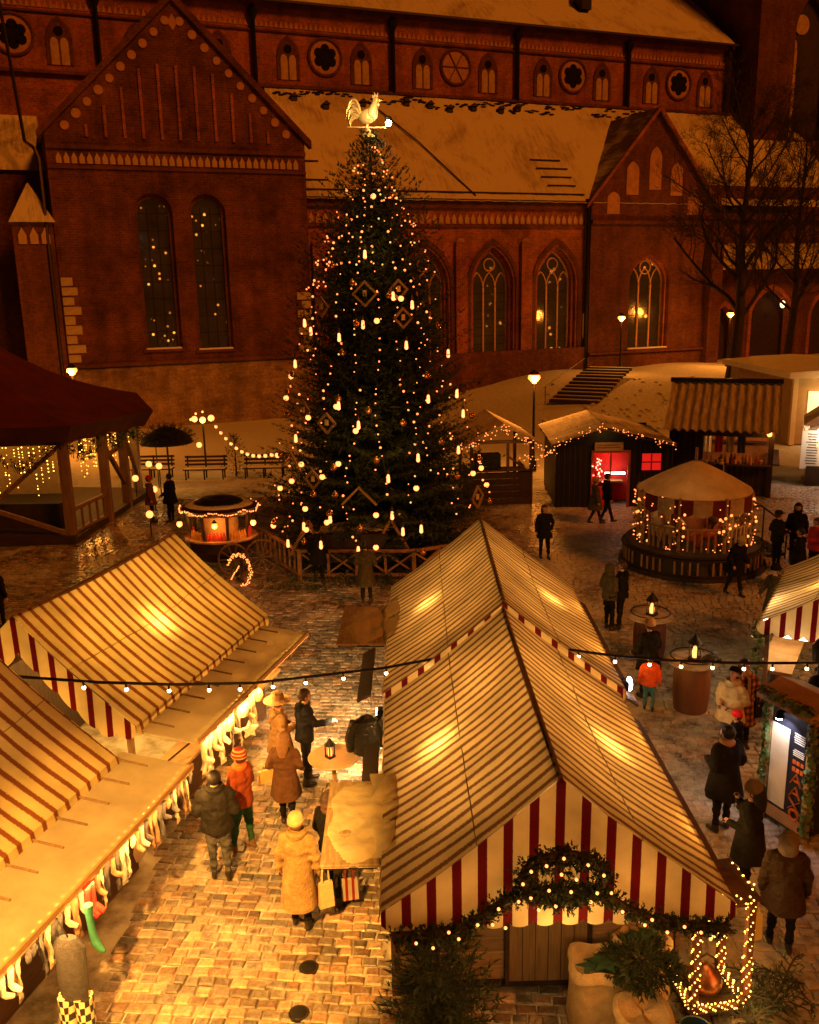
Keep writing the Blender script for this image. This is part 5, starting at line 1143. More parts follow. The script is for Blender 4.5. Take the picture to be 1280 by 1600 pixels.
def leaf_cluster(c, n, rad, s, axis_z=0):
    for _ in range(n):
        d = RNG.normal(size=3); d /= np.linalg.norm(d); p = np.array(c) + d * rad * RNG.uniform(.6, 1.1); a = RNG.normal(size=3); a -= d * a.dot(d); a /= np.linalg.norm(a); b = np.cross(d, a); q = s * RNG.uniform(.6, 1.2); i = len(lf_v)
        lf_v.extend((p - a * q, p + b * q * .7 + d * q * .25, p + a * q * 1.1, p - b * q * .7 + d * q * .25)); lf_f.extend(((i, i + 1, i + 2), (i, i + 2, i + 3)))
for sy in (-1, 1):
    for k in range(34): leaf_cluster((-.32, sy * .43, .1 + k * .058), 12, .10, .05)
for k in range(22): leaf_cluster((-.45, -.48 + k * .044, 2.16), 10, .10, .05)
inst('ivy', np_mesh('ivy', np.array(lf_v), lf_f, ivy_green), ks)
bp = thing('black_lamp_post', 'black iron lamp standing on top of the ivy-wrapped notice pillar', 'lamp', (6.25, 12.9, 2.28)); m = MB(); m.lathe([(.16, 0), (.13, .05), (.05, .1), (.05, .3), (.14, .34), (.16, .55), (.10, .66), (.03, .72)], 12); m.build('body', black_iron, bp); MB().lathe([(.11, .36), (.12, .53)], 10).build('glass', M('smoked lamp glass', (.06, .03, .02), .15, .2, 3, 0), bp)

# ---- striped stall at the right edge
R3 = make_stall('striped stall poking in at the right edge, ivy posts and bright lamps under it', (8.95, 16.8), -.52, 1.9, 1.75, 3.2, 2.05, can_roof_r, can_fascia, sag=.1, lamps=((-.5, -.3),), lamp_w=12)
m = MB(); m.box((-1.45, 0, .5), (.06, 3.4, 1.0)); m.build('counter_front', brown_wood, R3.o, smooth=0); MB().box((-1.4, 0, 1.03), (.6, 3.5, .06)).build('counter_top', pale_wood, R3.o, smooth=0)
lf_v, lf_f = [], []
for yy in (-1.7, 1.0):
    for k in range(26): leaf_cluster((-1.75 + .05 * sin(k), yy + .03 * cos(k * 2), .15 + k * .07), 7, .09, .05)
inst('ivy', np_mesh('ivy', np.array(lf_v), lf_f, ivy_green), R3.o)
tb = MB(); tb.tube([(-1.7, -1.5, 1.9), (-1.7, -.2, 1.9)], .035, 6); tb.tube([(-1.35, -1.7, 1.78), (-.2, -1.7, 1.78)], .035, 6); tb.build('lamp_tube', G('cold tube light', (1, .8, .52), 12), R3.o)
lamp('tube_glow', 'POINT', (-1.5, -.8, 1.75), 45, (1, .62, .25), R3.o, .15)
# ================================================================== pavilion on the left
pav = thing('timber_pavilion', 'timber pavilion with a dark red roof and fairy light curtains at the left edge', 'pavilion', (-16.5, 33.5, 0))
def pl_(x, y, z=0): return (x + 16.5, y - 33.5, z)
red_roof = M('dark red roof', (.085, .010, .008), .75, .35, 1.2, .4, 6)
timber = M('pavilion timber', (.17, .10, .06), .75, .35, 3, .4, 24, stretch=(3, 3, .5))
ev = [(-21, 28.6, 4.05), (-11.0, 29.6, 4.05), (-9.95, 35.6, 3.72), (-12.0, 40.5, 3.9), (-22, 41, 4.0)]
ap = (-17.2, 34.6, 7.7)
mb = MB()
for i in range(5):
    a, b = ev[i], ev[(i + 1) % 5]
    def fn(u, v, a=a, b=b):
        p = Vector(a).lerp(Vector(b), u).lerp(Vector(ap), v); p.z -= .62 * sin(pi * v); return pl_(*p)
    mb.grid(fn, 8, 8)
mb.build('roof', red_roof, pav, smooth=60)
mb = MB()
for i in range(3):
    a, b = Vector(ev[i]), Vector(ev[i + 1]); top = [pl_(*a.lerp(b, k / 8)) for k in range(9)]
    c = Vector((-16.5, 34.5, 0)); bot = [tuple(Vector(q) + Vector((-.06 * (q[0]), -.06 * (q[1] - 1), -.58 + .05 * sin(k * 2)))) for k, q in enumerate(top)]
    o = len(mb.v); mb.v.extend(top + bot)
    for k in range(8): mb.f.append((o + k, o + k + 1, o + 10 + k, o + 9 + k)); mb.m.append(0)
mb.build('eaves_board', M('eaves cloth', (.07, .02, .015), .8, .35, 2, .4, 8), pav, smooth=40)
posts = [(-20, 29.7), (-17.2, 29.8), (-14.4, 30.0), (-11.6, 30.2), (-11.15, 32.8), (-11.1, 35.0), (-11.3, 37.2)]
pm = MB().box((0, 0, 1.72), (.3, .3, 3.45), bev=.03).mesh('post', timber, 0)
for x, y in posts: inst('post', pm, pav, pl_(x, y))
br = [((-11.7, 30.2, 3.3), (-14.3, 30.0, 1.2)), ((-14.3, 30, 1.25), (-11.75, 30.1, .3)), ((-11.2, 32.7, 3.2), (-11.1, 35, .9)), ((-11.12, 35.1, 3.1), (-11.2, 36.9, 1.0)), ((-17.1, 29.8, 3.3), (-14.5, 30, 1.3))]
for a, b in br: MB().bar(pl_(*a), pl_(*b), .14, .14).build('brace', timber, pav, smooth=0)
for a, b in (((-20, 29.7, 3.4), (-11.6, 30.2, 3.4)), ((-11.6, 30.2, 3.4), (-11.15, 32.8, 3.4)), ((-11.15, 32.8, 3.4), (-11.3, 37.2, 3.4)), ((-11.6, 30.2, 1.05), (-11.15, 32.8, 1.05)), ((-11.6, 30.2, .25), (-11.15, 32.8, .25)), ((-11.1, 35, 2.5), (-11.15, 32.8, 2.4))): MB().bar(pl_(*a), pl_(*b), .13, .13).build('beam', timber, pav, smooth=0)
for k in range(5): u = (k + .5) / 5; MB().box(pl_(-11.6 + .45 * u, 30.2 + 2.6 * u, .62), (.07, .07, .75)).build('baluster', timber, pav, smooth=0)
MB().hprism([pl_(-21, 29.4)[:2], pl_(-11.3, 29.7)[:2], pl_(-10.8, 37.5)[:2], pl_(-21, 39)[:2]], .0, .22).build('floor_deck', dark_wood, pav, smooth=0)
MB().hprism([(-4.4, -2.6), (-.6, -2.2), (4.2, -2.4), (4.3, -2.0), (-4.4, -2.1)], .22, 1.1).build('parapet', dark_wood, pav, smooth=0)
MB().box((-1.5, 3.4, 1.7), (8, .2, 3.2)).build('back_wall', M('inner wall', (.30, .19, .10), .8, .2, 3, .2), pav, smooth=0)
MB().box((-1, .6, .7), (2.2, 1.2, 1.0), bev=.1).build('counter_block', dark_wood, pav, smooth=0)
pb = M('curtain bulb', (.8, .6, .3), .4, 0, 3, 0, emit=(1, .52, .05), est=8, sample=False)
def curtain(a, b, zt, zb, n, m, lab):
    t = thing('light_curtain', lab, 'fairy lights', a + (0,)); b_ = MB()
    for k in range(n):
        u = (k + random.uniform(-.3, .3)) / n; x, y = (b[0] - a[0]) * u, (b[1] - a[1]) * u; L = random.uniform(.5, 1) * (zt - zb)
        for q in range(m):
            if random.random() < .75: bulbs_into(b_, [(x, y, zt - L * (q + random.random() * .6) / m)], random.choice((.012, .016, .022)))
    tag(b_.build('bulbs', pb, t, smooth=0), kind='stuff')
curtain((-19.5, 30.3), (-14.2, 30.6), 3.2, 1.6, 26, 9, 'curtain of fairy lights under the pavilion eaves, at the left edge')
curtain((-14.2, 30.6), (-11.7, 30.8), 3.2, 1.3, 14, 10, 'curtain of fairy lights between the two nearest pavilion posts')
curtain((-11.5, 31.4), (-11.3, 36.8), 3.3, 1.6, 22, 9, 'curtain of fairy lights along the right side of the pavilion')
lamp('pavilion_light', 'POINT', (-1.0, 1.2, 2.6), 200, (1, .42, .06), pav, .4); lamp('pavilion_light', 'POINT', (3.6, 2.2, 2.5), 200, (1, .45, .07), pav, .3)
Vs, Fs = [], []
for a, b in (((-14.2, 29.75, 3.45), (-11.7, 30.0, 3.45)), ((-11.5, 30.1, 3.45), (-11.0, 32.8, 3.45)), ((-11.0, 32.9, 3.45), (-10.95, 35, 3.45)), ((-10.95, 35.1, 3.4), (-11, 37.2, 3.4))):
    P = [Vector(a).lerp(Vector(b), u) - Vector((0, 0, .75 * sin(pi * u))) for u in np.linspace(0, 1, 9)]; greens([pl_(*p) for p in P], .13, 150, .24, mesh=(Vs, Fs))
inst('fir_swag', np_mesh('fir_swag', np.array(Vs), Fs, foliage), pav)

# ================================================================== carriage stall
car = thing('carriage_stall', 'fairy-tale carriage stall with lit windows and a light-rimmed roof bowl', 'carriage stall', (-5.8, 27.0, 0)); car.scale = (.88, .88, .94)
dk = M('dark lacquer', (.03, .013, .010), .4, .3, 5, .2)
MB().lathe([(.75, .25), (1.1, .6), (1.15, .95), (1.0, 1.0)], 12, sy=.85).build('body', dk, car, smooth=30)
MB().lathe([(1.0, .97), (1.3, .98), (1.3, 1.03), (1.0, 1.04)], 12, sy=.85).build('counter_ledge', pale_wood, car, smooth=0)
inn = M('carriage interior', (.5, .28, .12), .8, .3, 4, .2)
MB().lathe([(.62, 1.0), (.62, 1.75)], 10, sy=.8, cap=False).build('inner_lining', inn, car)
for k in range(8):
    a = pi / 8 + k * pi / 4; MB().bar((1.02 * cos(a), .87 * sin(a), 1.0), (1.10 * cos(a), .94 * sin(a), 1.82), .11, .09).build('pillar', dk, car, smooth=0)
for k in range(8):
    a = k * pi / 4; x, y = 1.0 * cos(a), .85 * sin(a)
    if y < .3:
        t = MB()
        for q in range(6): u = q / 5 - .5; t.lathe([(.05, 1.02), (.06, 1.12), (.03, 1.25), (.02, 1.3)], 6, (x - sin(a) * u * .55, y + cos(a) * u * .5, .02 * (q % 2)))
        t.build('bottle_row', M('jars %d' % k, (.5, .22 if k % 2 else .05, .04), .3, .4, 9, 0), car)
MB().lathe([(1.12, 1.80), (1.30, 1.86), (1.36, 2.0), (1.2, 2.08)], 16, sy=.85, cap=False).build('roof_rim', dk, car, smooth=30)
MB().lathe([(1.28, 2.0), (1.1, 2.1), (.8, 2.12), (.55, 2.06)], 16, sy=.85, cap=False).build('roof_snow', dirty_snow, car)
MB().lathe([(.85, 2.16), (.6, 2.28), (.3, 2.26), (.01, 2.2)], 14, sy=.8).build('roof_basket', black_iron, car)
sb_ = MB()
for k in range(150):
    a = 2 * pi * k / 150; dz = -.09 * abs(sin(a * 4)) - .04; bulbs_into(sb_, [(1.37 * cos(a) * random.uniform(.97, 1.03), 1.17 * sin(a) * random.uniform(.97, 1.03), 2.06 + dz + random.uniform(-.03, .03))], .022)
tag(sb_.build('rim_lights', bulb_warm, car, smooth=0), kind='stuff')
for x, y, z in ((-1.28, -.55, 1.55), (1.24, -.55, 1.55), (.0, -.95, 1.55)):
    l = MB().ell((0, 0, 0), .10, 10, 7).build('coach_lamp', bulb_sodium, car, loc=(x, y, z)); MB().lathe([(.06, .09), (.09, .11), (.03, .2)], 8).build('lamp_hood', black_iron, l)
    lamp('coach_light', 'POINT', (x, y - .15, z), 16, (1, .34, .05), car, .1)
lamp('inner_light', 'POINT', (0, 0, 1.78), 20, (1, .42, .08), car, .2); lamp('inner_light', 'POINT', (.0, -.8, 1.5), 7, (1, .42, .08), car, .1)
cur = MB(); cp_ = []
for k in range(60):
    u = k / 59; a = 2.75 - u * 4.1; cp_.append((1.0 + .38 * cos(a), -2.3, .46 + (.54 - .06 * u) * sin(a)))
cur.tube(cp_, .05, 6); cur_o = cur.build('scroll', dk, car)
s2 = MB(); 
for p in cp_:
    for _ in range(2): bulbs_into(s2, [(p[0] + random.gauss(0, .03), p[1] - .06 + random.gauss(0, .02), p[2] + random.gauss(0, .03))], .018)
for k in range(9): bulbs_into(s2, [(.72 + .03 * k + .03 * (k > 4), -2.3, .2 + .05 * k)], .024)
tag(s2.build('scroll_lights', bulb_warm, car, smooth=0), kind='stuff')
MB().bar((.8, -.8, .35), (1.05, -2.2, .12), .1, .1).build('shaft', dk, car, smooth=0)
def wheel(x, y, rz, r=.55):
    w = MB(); w.tube([(r * cos(a), 0, r * sin(a)) for a in np.linspace(0, 2 * pi, 25)], .035, 6, cap=False); w.ell((0, 0, 0), (.08, .1, .08), 8, 5)
    for k in range(10): w.bar((0, 0, 0), (r * cos(k * pi / 5), 0, r * sin(k * pi / 5)), .03, .03)
    w.build('wheel', M('gold paint wheel', (.11, .055, .02), .5, .2, 4, .1), car, loc=(x, y, r), rz=rz)
wheel(1.55, -1.1, .25); wheel(.6, -1.15, .1, .5)

# ================================================================== fence and crib round the tree
fe = thing('tree_fence', 'low timber fence with crossed panels round the foot of the Christmas tree', 'fence', (-3.23, 25.42, 0))
F0 = [(-4.9, 28.2), (-3.23, 25.42), (-1.55, 25.3), (.1, 25.2), (1.6, 25.9), (2.4, 27.2)]
fw = M('fence timber', (.30, .14, .055), .7, .3, 3, .4, 24, stretch=(1, 1, 4), rnd=.15)
for (xa, ya) in F0: MB().box((0, 0, .46), (.12, .12, .92), bev=.02).build('post', fw, fe, loc=(xa + 3.23, ya - 25.42, 0), smooth=0)
for a, b in zip(F0, F0[1:]):
    a3 = Vector((a[0] + 3.23, a[1] - 25.42, 0)); b3 = Vector((b[0] + 3.23, b[1] - 25.42, 0)); n = 1 if a[0] < -4 else max(1, round((b3 - a3).length / .85))
    for z in (.14, .86): MB().bar(a3 + V(0, 0, z), b3 + V(0, 0, z), .07, .09).build('rail', fw, fe, smooth=0)
    if a[0] < -4:
        for k in range(1, 9): p = a3.lerp(b3, k / 9); MB().box((0, 0, .5), (.06, .06, .64)).build('baluster', fw, fe, loc=p, smooth=0)
        continue
    for k in range(n):
        p, q = a3.lerp(b3, k / n), a3.lerp(b3, (k + 1) / n)
        if k: MB().box((0, 0, .5), (.08, .08, .7)).build('post', fw, fe, loc=p, smooth=0)
        MB().bar(p + V(0, 0, .2), q + V(0, 0, .8), .06, .05).build('cross_brace', fw, fe, smooth=0); MB().bar(p + V(0, .05, .8), q + V(0, .05, .2), .06, .05).build('cross_brace', fw, fe, smooth=0)
Vs, Fs = greens([(-1.9, -.7, .12), (-.6, -.75, .15), (.8, -.55, .12), (2.2, -.6, .12), (3.4, -.5, .1)], .2, 380, .24); fe_g = tag(inst('fir_edging', np_mesh('fir_edging', np.array(Vs), Fs, foliage), None, (-2.2, 25.3, .0)), 'row of cut fir branches laid on the ground along the tree fence', 'fir branches')
cr = thing('straw_manger', 'dark wooden manger with a straw top inside the tree fence', 'manger', (-1.75, 25.95, 0))
MB().prism([(-.9, .45), (.9, .45), (1.1, 1.3), (-1.1, 1.3)], -.45, .45).build('trough', dark_wood, cr, smooth=0)
sr = MB()
for k in range(150): a = random.uniform(0, pi); x, y = random.uniform(-1.05, 1.05), random.uniform(-.4, .4); sr.bar((x, y, 1.32 + random.uniform(0, .12)), (x + .35 * cos(a), y + .35 * sin(a), 1.33 + random.uniform(0, .14)), .025, .02)
tag(sr.build('straw', M('straw', (.42, .30, .14), .9, .3, 6, 0), cr, smooth=0), kind='stuff')
for sx in (-1, 1):
    for q in (-1, 1): MB().bar((sx * 1.2 + q * .55, -.35, .7), (sx * 1.2, -.35, 1.72), .10, .08).build('prop_pole', fw, cr, smooth=0)

# ================================================================== wooden huts
corr = M('corrugated sheet', (.46, .38, .28), .7, .25, 2, .3, 9, col2=(.66, .60, .50), fac2=(.4, .65))
def corrugated(fn, n, amp=.035): 
    m = MB(); m.grid(lambda u, v: tuple(Vector(fn(u, v)) + Vector((0, 0, amp * sin(u * n * 2 * pi)))), n * 6, 3); m.grid(lambda u, v: tuple(Vector(fn(1 - u, v)) + Vector((0, 0, amp * sin((1 - u) * n * 2 * pi) - .03))), n * 6, 3); return m
def light_swag(pts, n, r, parent, mat, jit=.06):
    b = MB(); P = [Vector(p) for p in pts]; L = [(P[i + 1] - P[i]).length for i in range(len(P) - 1)]
    for i in range(len(P) - 1):
        for _ in range(max(1, int(n * L[i] / sum(L)))): q = P[i].lerp(P[i + 1], random.random()); bulbs_into(b, [(q.x + random.gauss(0, jit), q.y + random.gauss(0, jit * .5), q.z + random.gauss(0, jit))], r * .58 * random.uniform(.7, 1.25))
    tag(b.build('swag_bulbs', mat, parent, smooth=0), kind='stuff')
h1 = thing('open_hut', 'small open timber hut with a ribbed gable roof just right of the Christmas tree', 'hut', (3.55, 34.2, 0), .08)
for sg in (1, -1): corrugated(lambda u, v, sg=sg: (sg * 1.5 * v, -.4 + (u if sg > 0 else 1 - u) * 4.2, 3.18 - .80 * v), 18, .03).build('roof_sheet', corr, h1)
for sx in (-1.15, 1.15):
    for y in (0, 3.2): MB().box((0, 0, 1.25), (.12, .12, 2.5)).build('post', brown_wood, h1, loc=(sx, y, 0), smooth=0)
MB().bar((-1.15, 0, 2.45), (1.15, 0, 2.45), .1, .12).build('tie_beam', brown_wood, h1, smooth=0); MB().bar((.25, 0, 2.4), (.25, 0, 1.1), .1, .1).build('post', brown_wood, h1, smooth=0); MB().bar((.3, 0, 1.85), (1.15, 0, 1.2), .08, .08).build('brace', brown_wood, h1, smooth=0)
bo = MB().box((0, 0, 0), (2.3, .06, .24), bev=.015).mesh('board', dark_wood, 0)
for k in range(5): inst('board', bo, h1, (.0, -.05, .14 + k * .255))
for sx in (-1.15, 1.15):
    for k in range(5): inst('board', bo, h1, (sx, 1.2, .14 + k * .255), pi / 2)
MB().box((0, .15, 1.36), (2.5, .6, .07)).build('counter_top', brown_wood, h1, smooth=0); MB().box((-.55, .1, 1.72), (1.0, .5, .55)).build('cabinet', black_iron, h1, smooth=0)
light_swag([(-1.6, -.5, 2.3), (-1.0, -.5, 2.6), (-.4, -.5, 2.9), (0, -.5, 3.0), (.5, -.5, 2.75), (1.1, -.5, 2.45), (1.6, -.5, 2.2), (2.1, -.5, 2.1)], 84, .036, h1, bulb_warm, .1)
lamp('swag_glow', 'POINT', (0, -.9, 2.6), 14, WARM, h1, .3)
h2 = thing('dark_hut', 'dark hut with a red lit doorway, a small red window and lights along its gable', 'hut', (7.35, 33.5, 0), -.04)
hsn = snow_roof_mat('hut roof snow', .66, (.13, .075, .045))
mb = MB()
mb.grid(lambda u, v: (-2.0 * v - .05, 4.4 - 4.9 * u, 3.1 - .58 * v + .02 * sin(u * 30)), 12, 6); mb.grid(lambda u, v: (2.6 * v - .05, -.5 + 4.9 * u, 3.1 - .66 * v + .02 * sin(u * 30)), 12, 6)
mb.grid(lambda u, v: (-2.0 * (1 - v) - .05, 4.4 - 4.9 * u, 3.02 - .58 * (1 - v)), 2, 2); mb.grid(lambda u, v: (2.6 * (1 - v) - .05, -.5 + 4.9 * u, 3.02 - .66 * (1 - v)), 2, 2)
mb.build('roof', hsn, h2, smooth=30)
mb = MB(); mb.prism([(-1.8, 0), (-.46, 0), (-.46, 2.15), (.90, 2.15), (.90, 0), (2.4, 0), (2.4, 2.5), (-.05, 3.08), (-1.8, 2.55)][::-1], 0, .08); mb.box((-1.78, 2, 1.28), (.08, 3.9, 2.5)); mb.box((2.38, 2, 1.25), (.08, 3.9, 2.45)); mb.box((.3, 3.95, 1.3), (4.1, .08, 2.6)); mb.build('wall', black_iron, h2, smooth=0)
bd = MB().box((0, 0, 0), (.03, .014, 2.3)).mesh('board_joint', dark_wood, 0)
for k in range(22):
    x = -1.7 + k * .2
    if not -.5 < x < .95: inst('board_joint', bd, h2, (x, -.008, 1.2))
red_in = M('red interior', (.55, .015, .012), .7, .2, 2, .1)
MB().box((.22, 1.0, 1.1), (1.8, .06, 2.1)).build('inner_wall', red_in, h2, smooth=0); MB().box((.22, .75, .85), (1.2, .4, .06)).build('shop_counter', pale_wood, h2, smooth=0)
dr = MB(); 
for x in (-.46, .90): dr.box((x, -.03, 1.05), (.09, .1, 2.15))
dr.box((.22, -.03, 2.13), (1.45, .1, .09)); dr.box((.22, -.02, 1.6), (.06, .06, .95)); dr.build('door_frame', M('red brown frame', (.28, .06, .03), .6, .2, 4, .2), h2, smooth=0)
MB().box((-.12, .02, .4), (.6, .06, .75)).build('half_door', red_in, h2, smooth=0)
MB().box((.5, .55, 1.18), (.75, .12, .06)).build('strip_lamp', G('shop tube light', (1, .75, .5), 14), h2, smooth=0)
s_ = MB().box((.12, -.1, 2.33), (1.05, .06, .32), bev=.02).build('name_board', pale_wood, h2, smooth=0)
tx_ = MB()
for z, w in ((2.39, .8), (2.30, .9)):
    x = .12 - w / 2
    while x < .12 + w / 2 - .04: l_ = random.uniform(.03, .07); tx_.box((x + l_ / 2, -.136, z), (l_, .01, .035)); x += l_ + .03
tx_.build('lettering', dark_wood, s_, smooth=0)
wn = MB().box((1.72, -.03, 1.72), (.72, .06, .62)).build('window', M('red lit pane', (.5, .02, .02), .4, .1, 3, 0, emit=(1, .02, .015), est=.55), h2, smooth=0)
wf = MB(); wf.box((1.72, -.07, 1.72), (.04, .03, .62)); wf.box((1.72, -.07, 1.72), (.72, .03, .04)); wf.build('glazing_bar', M('dark red bar', (.12, .01, .01), .5, .1, 3, 0), wn, smooth=0)
for sx in (-1, 1): wn2 = MB().box((1.72 + sx * .38, -.07, 1.72), (.05, .04, .66)).build('frame', black_iron, wn, smooth=0)
rb = MB()
for k in range(26): bulbs_into(rb, [(-.28 + random.gauss(0, .07), -.12, 1.0 + k * .035)], .028)
tag(rb.build('red_lights', G('red bulb', (1, .10, .06), 14), h2, smooth=0), kind='stuff')
lamp('shop_light', 'POINT', (.25, .5, 1.95), 13, (1, .12, .05), h2, .12)
light_swag([(-2.0, -.55, 2.48), (-1.2, -.55, 2.75), (-.6, -.55, 2.95), (-.05, -.55, 3.1), (.5, -.55, 2.95), (1.2, -.55, 2.75), (2.0, -.55, 2.55), (2.55, -.55, 2.42)], 66, .034, h2, bulb_warm, .09)
light_swag([(-3.2, -.6, 2.05), (-2.6, -.6, 1.95), (-2.0, -.55, 2.3)], 26, .034, h2, bulb_warm, .07)
lamp('swag_glow', 'POINT', (0, -.9, 2.75), 10, WARM, h2, .3)
# corrugated drinks stall
h3 = thing('drinks_stall', 'drinks stall with a steep corrugated roof and bottles lit on its counter', 'stall', (12.25, 35.2, 0), -.37)
corr_g = M('weathered corrugated sheet', (.26, .20, .14), .8, .3, 2, .4, 9, col2=(.52, .45, .36), fac2=(.38, .66), stretch=(5, .7, .7))
corrugated(lambda u, v: (-2.1 + 4.2 * u, 1.75 - 2.75 * v, 4.25 - 1.55 * v), 13, .05).build('roof_sheet', corr_g, h3); corrugated(lambda u, v: (2.1 - 4.2 * u, 1.80 + 2.6 * v, 4.25 - 1.5 * v), 13, .05).build('roof_sheet', corr_g, h3)
MB().box((0, 1.77, 4.32), (4.3, .35, .16)).build('ridge_cap', black_iron, h3, smooth=0)
for sx in (-1.9, 1.9):
    g_ = MB(); g_.add([(sx, -.8, 2.75), (sx, 4.2, 2.75), (sx, 1.75, 4.15), (sx + .08, -.8, 2.75), (sx + .08, 4.2, 2.75), (sx + .08, 1.75, 4.15)], ((0, 1, 2), (5, 4, 3), (0, 2, 5, 3), (1, 4, 5, 2))); g_.build('gable_panel', dark_wood, h3, smooth=0)
for x, y in ((-1.85, 0), (1.85, 0), (-1.85, 3.6), (1.85, 3.6), (-.75, 0)): MB().box((0, 0, 1.4), (.2, .2, 2.8)).build('post', dark_wood, h3, loc=(x, y, 0), smooth=0)
vb_ = MB().box((0, 0, 0), (.2, .05, 1.2), bev=.01).mesh('board', dark_wood, 0); vt_ = MB().box((0, 0, 0), (.2, .05, 2.6), bev=.01).mesh('board', dark_wood, 0)
for k in range(13): inst('board', vb_, h3, (-.65 + k * .205, -.02, .62))
for k in range(6): inst('board', vt_, h3, (-1.85 + k * .205, -.04, 1.35))
for k in range(17): inst('board', vb_, h3, (1.88, .1 + k * .205, .62), pi / 2)
for k in range(17): inst('board', vt_, h3, (-1.88, .1 + k * .205, 1.35), pi / 2)
MB().box((.55, -.1, 1.26), (2.7, .5, .06)).build('counter_top', brown_wood, h3, smooth=0); MB().box((1.95, 1.8, 1.26), (.5, 3.4, .06)).build('counter_top', brown_wood, h3, smooth=0)
MB().box((0, 2.6, 1.4), (3.7, .1, 2.7)).build('back_wall', M('lit back wall', (.30, .15, .07), .8, .3, 3, .3), h3, smooth=0); MB().box((.5, 2.4, 1.75), (2.4, .3, .05)).build('shelf', brown_wood, h3, smooth=0); MB().box((.4, -.15, 2.55), (2.7, .06, .4)).build('pelmet', dark_wood, h3, smooth=0)
lamp('bar_light', 'POINT', (.4, .9, 2.4), 60, (1, .36, .06), h3, .15)
cb_ = [M('bottle brown', (.20, .06, .02), .2, .3, 4, 0), M('bottle amber', (.6, .25, .06), .2, .3, 4, 0), M('cup red', (.45, .04, .03), .4, .3, 4, 0), M('cup white', (.7, .6, .5), .4, .2, 4, 0)]
bt_me = [MB().lathe([(.045, 0), (.05, .2), (.02, .28), (.02, .36)], 8).mesh('bottle', m) for m in cb_[:2]]; cu_me = [MB().lathe([(.035, 0), (.05, .13), (.04, .13)], 8).mesh('mug', m) for m in cb_[2:]]
W3 = Matrix.Translation((12.25, 35.2, 0)) @ Matrix.Rotation(-.37, 4, 'Z')
for k in range(44):
    x = -.7 + 2.5 * random.random(); y = random.uniform(-.28, .1); q = random.random()
    o = inst('bottle' if q < .5 else 'mug', random.choice(bt_me if q < .5 else cu_me), None, W3 @ Vector((x, y, 1.29)))
    tag(o, ('bottle' if q < .5 else 'mug') + ' among the row on the counter of the corrugated-roofed stall', 'bottle' if q < .5 else 'mug', 'bottles on the drinks counter' if q < .5 else 'mugs on the drinks counter')
for k in range(4):
    c_ = MB(); c_.grid(lambda u, v: ((v - .5) * .3, .03 * sin(v * 12), -u * .7), 3, 6); tag(c_.build('hanging_cloth', (cream_cloth, knits[3], sack_cloth, knits[5])[k], None, loc=W3 @ Vector((-.5 + k * .42, .25, 2.35)), rz=-.37), ('pale', 'red', 'tan', 'black')[k] + ' cloth hanging in the opening of the corrugated-roofed stall', 'cloth')
pl2 = thing('stall_lamp', 'round lamp on the corner post of the corrugated-roofed stall', 'lamp', W3 @ Vector((1.75, -.2, 2.5))); MB().ell((0, 0, 0), .10, 8, 6).build('globe', bulb_sodium, pl2); MB().tube([(0, 0, .08), (0, .15, .2)], .02, 5).build('bracket', black_iron, pl2); lamp('lamp_glow', 'POINT', (0, -.15, 0), 16, (1, .38, .06), pl2, .1)
# pale cabin behind it
cn2 = thing('pale_cabin', 'pale boxy cabin with a snow-covered flat roof behind the drinks stall', 'cabin', (19.45, 46.0, 0), .04)
cab_m = M('cream cladding', (.42, .30, .18), .8, .15, 2, .2, 12)
MB().box((3.5, 4, 1.7), (7, 8, 3.4)).build('wall', cab_m, cn2, smooth=0); MB().prism([(-.4, 3.4), (7.4, 3.4), (7.4, 3.65), (3.6, 3.9), (-.4, 3.7)], -.5, 8.4).build('roof', snow, cn2, smooth=0)
MB().box((1.5, -.06, 1.5), (1.3, .08, 2.4)).build('door', G('lit doorway', (1, .55, .2), 2.0), cn2, smooth=0); w_ = MB().box((-.05, 3.2, 2.0), (.08, 1.0, 1.1)).build('window', window_glass, cn2, smooth=0); MB().box((-.08, 3.2, 2.0), (.06, 1.25, 1.3)).build('frame', cream_p, w_, smooth=0)
MB().box((.1, -.08, 1.7), (.25, .2, 3.4)).build('corner_post', cream_p, cn2, smooth=0)
lamp('door_light', 'POINT', (1.6, -1.0, 2.4), 90, (1, .55, .15), cn2, .2)
# white market stand on the right edge
ws = thing('white_stand', 'white stand with a bright poster and a lit awning at the right edge', 'stand', (17.2, 36.4, 0), -.4)
MB().prism([(-1.1, 2.3), (1.4, 2.3), (1.4, 2.45), (0, 3.3), (-1.1, 2.45)], 0, 3).build('roof', snow, ws, smooth=0); MB().box((.2, 1.5, 1.1), (2.2, 2.4, 2.2)).build('body', M('white panel', (.7, .66, .6), .6, .1, 3, .1), ws, smooth=0)
MB().box((-.75, -.1, 1.45), (.8, .05, 1.6)).build('poster', M('white poster', (.78, .74, .72), .5, .05, 3, 0), ws, smooth=0)
p_ = MB()
for k in range(12): p_.box((-.75, -.13, 2.1 - k * .11), (.55 * random.uniform(.5, 1), .008, .04))
p_.build('print', ink, ws, smooth=0)
MB().box((.3, -.5, 2.42), (2.4, .7, .08)).build('awning', M('white awning', (.8, .78, .75), .6, .05, 3, 0, trans=.4), ws, smooth=0)
MB().box((-.3, -.15, .4), (1.2, .4, .8)).build('planter', dark_wood, ws, smooth=0)
light_swag([(-1.1, -.3, 2.4), (-.35, -.25, 1.5), (-.2, -.25, .9), (.4, -.3, 1.0)], 60, .03, ws, bulb_warm, .05); lamp('awning_light', 'POINT', (-.2, -.9, 2.2), 70, (1, .72, .42), ws, .1)
MB().box((.0, -.5, 2.34), (1.2, .08, .06)).build('tube_lamp', G('awning tube', (1, .88, .7), 18), ws, smooth=0)

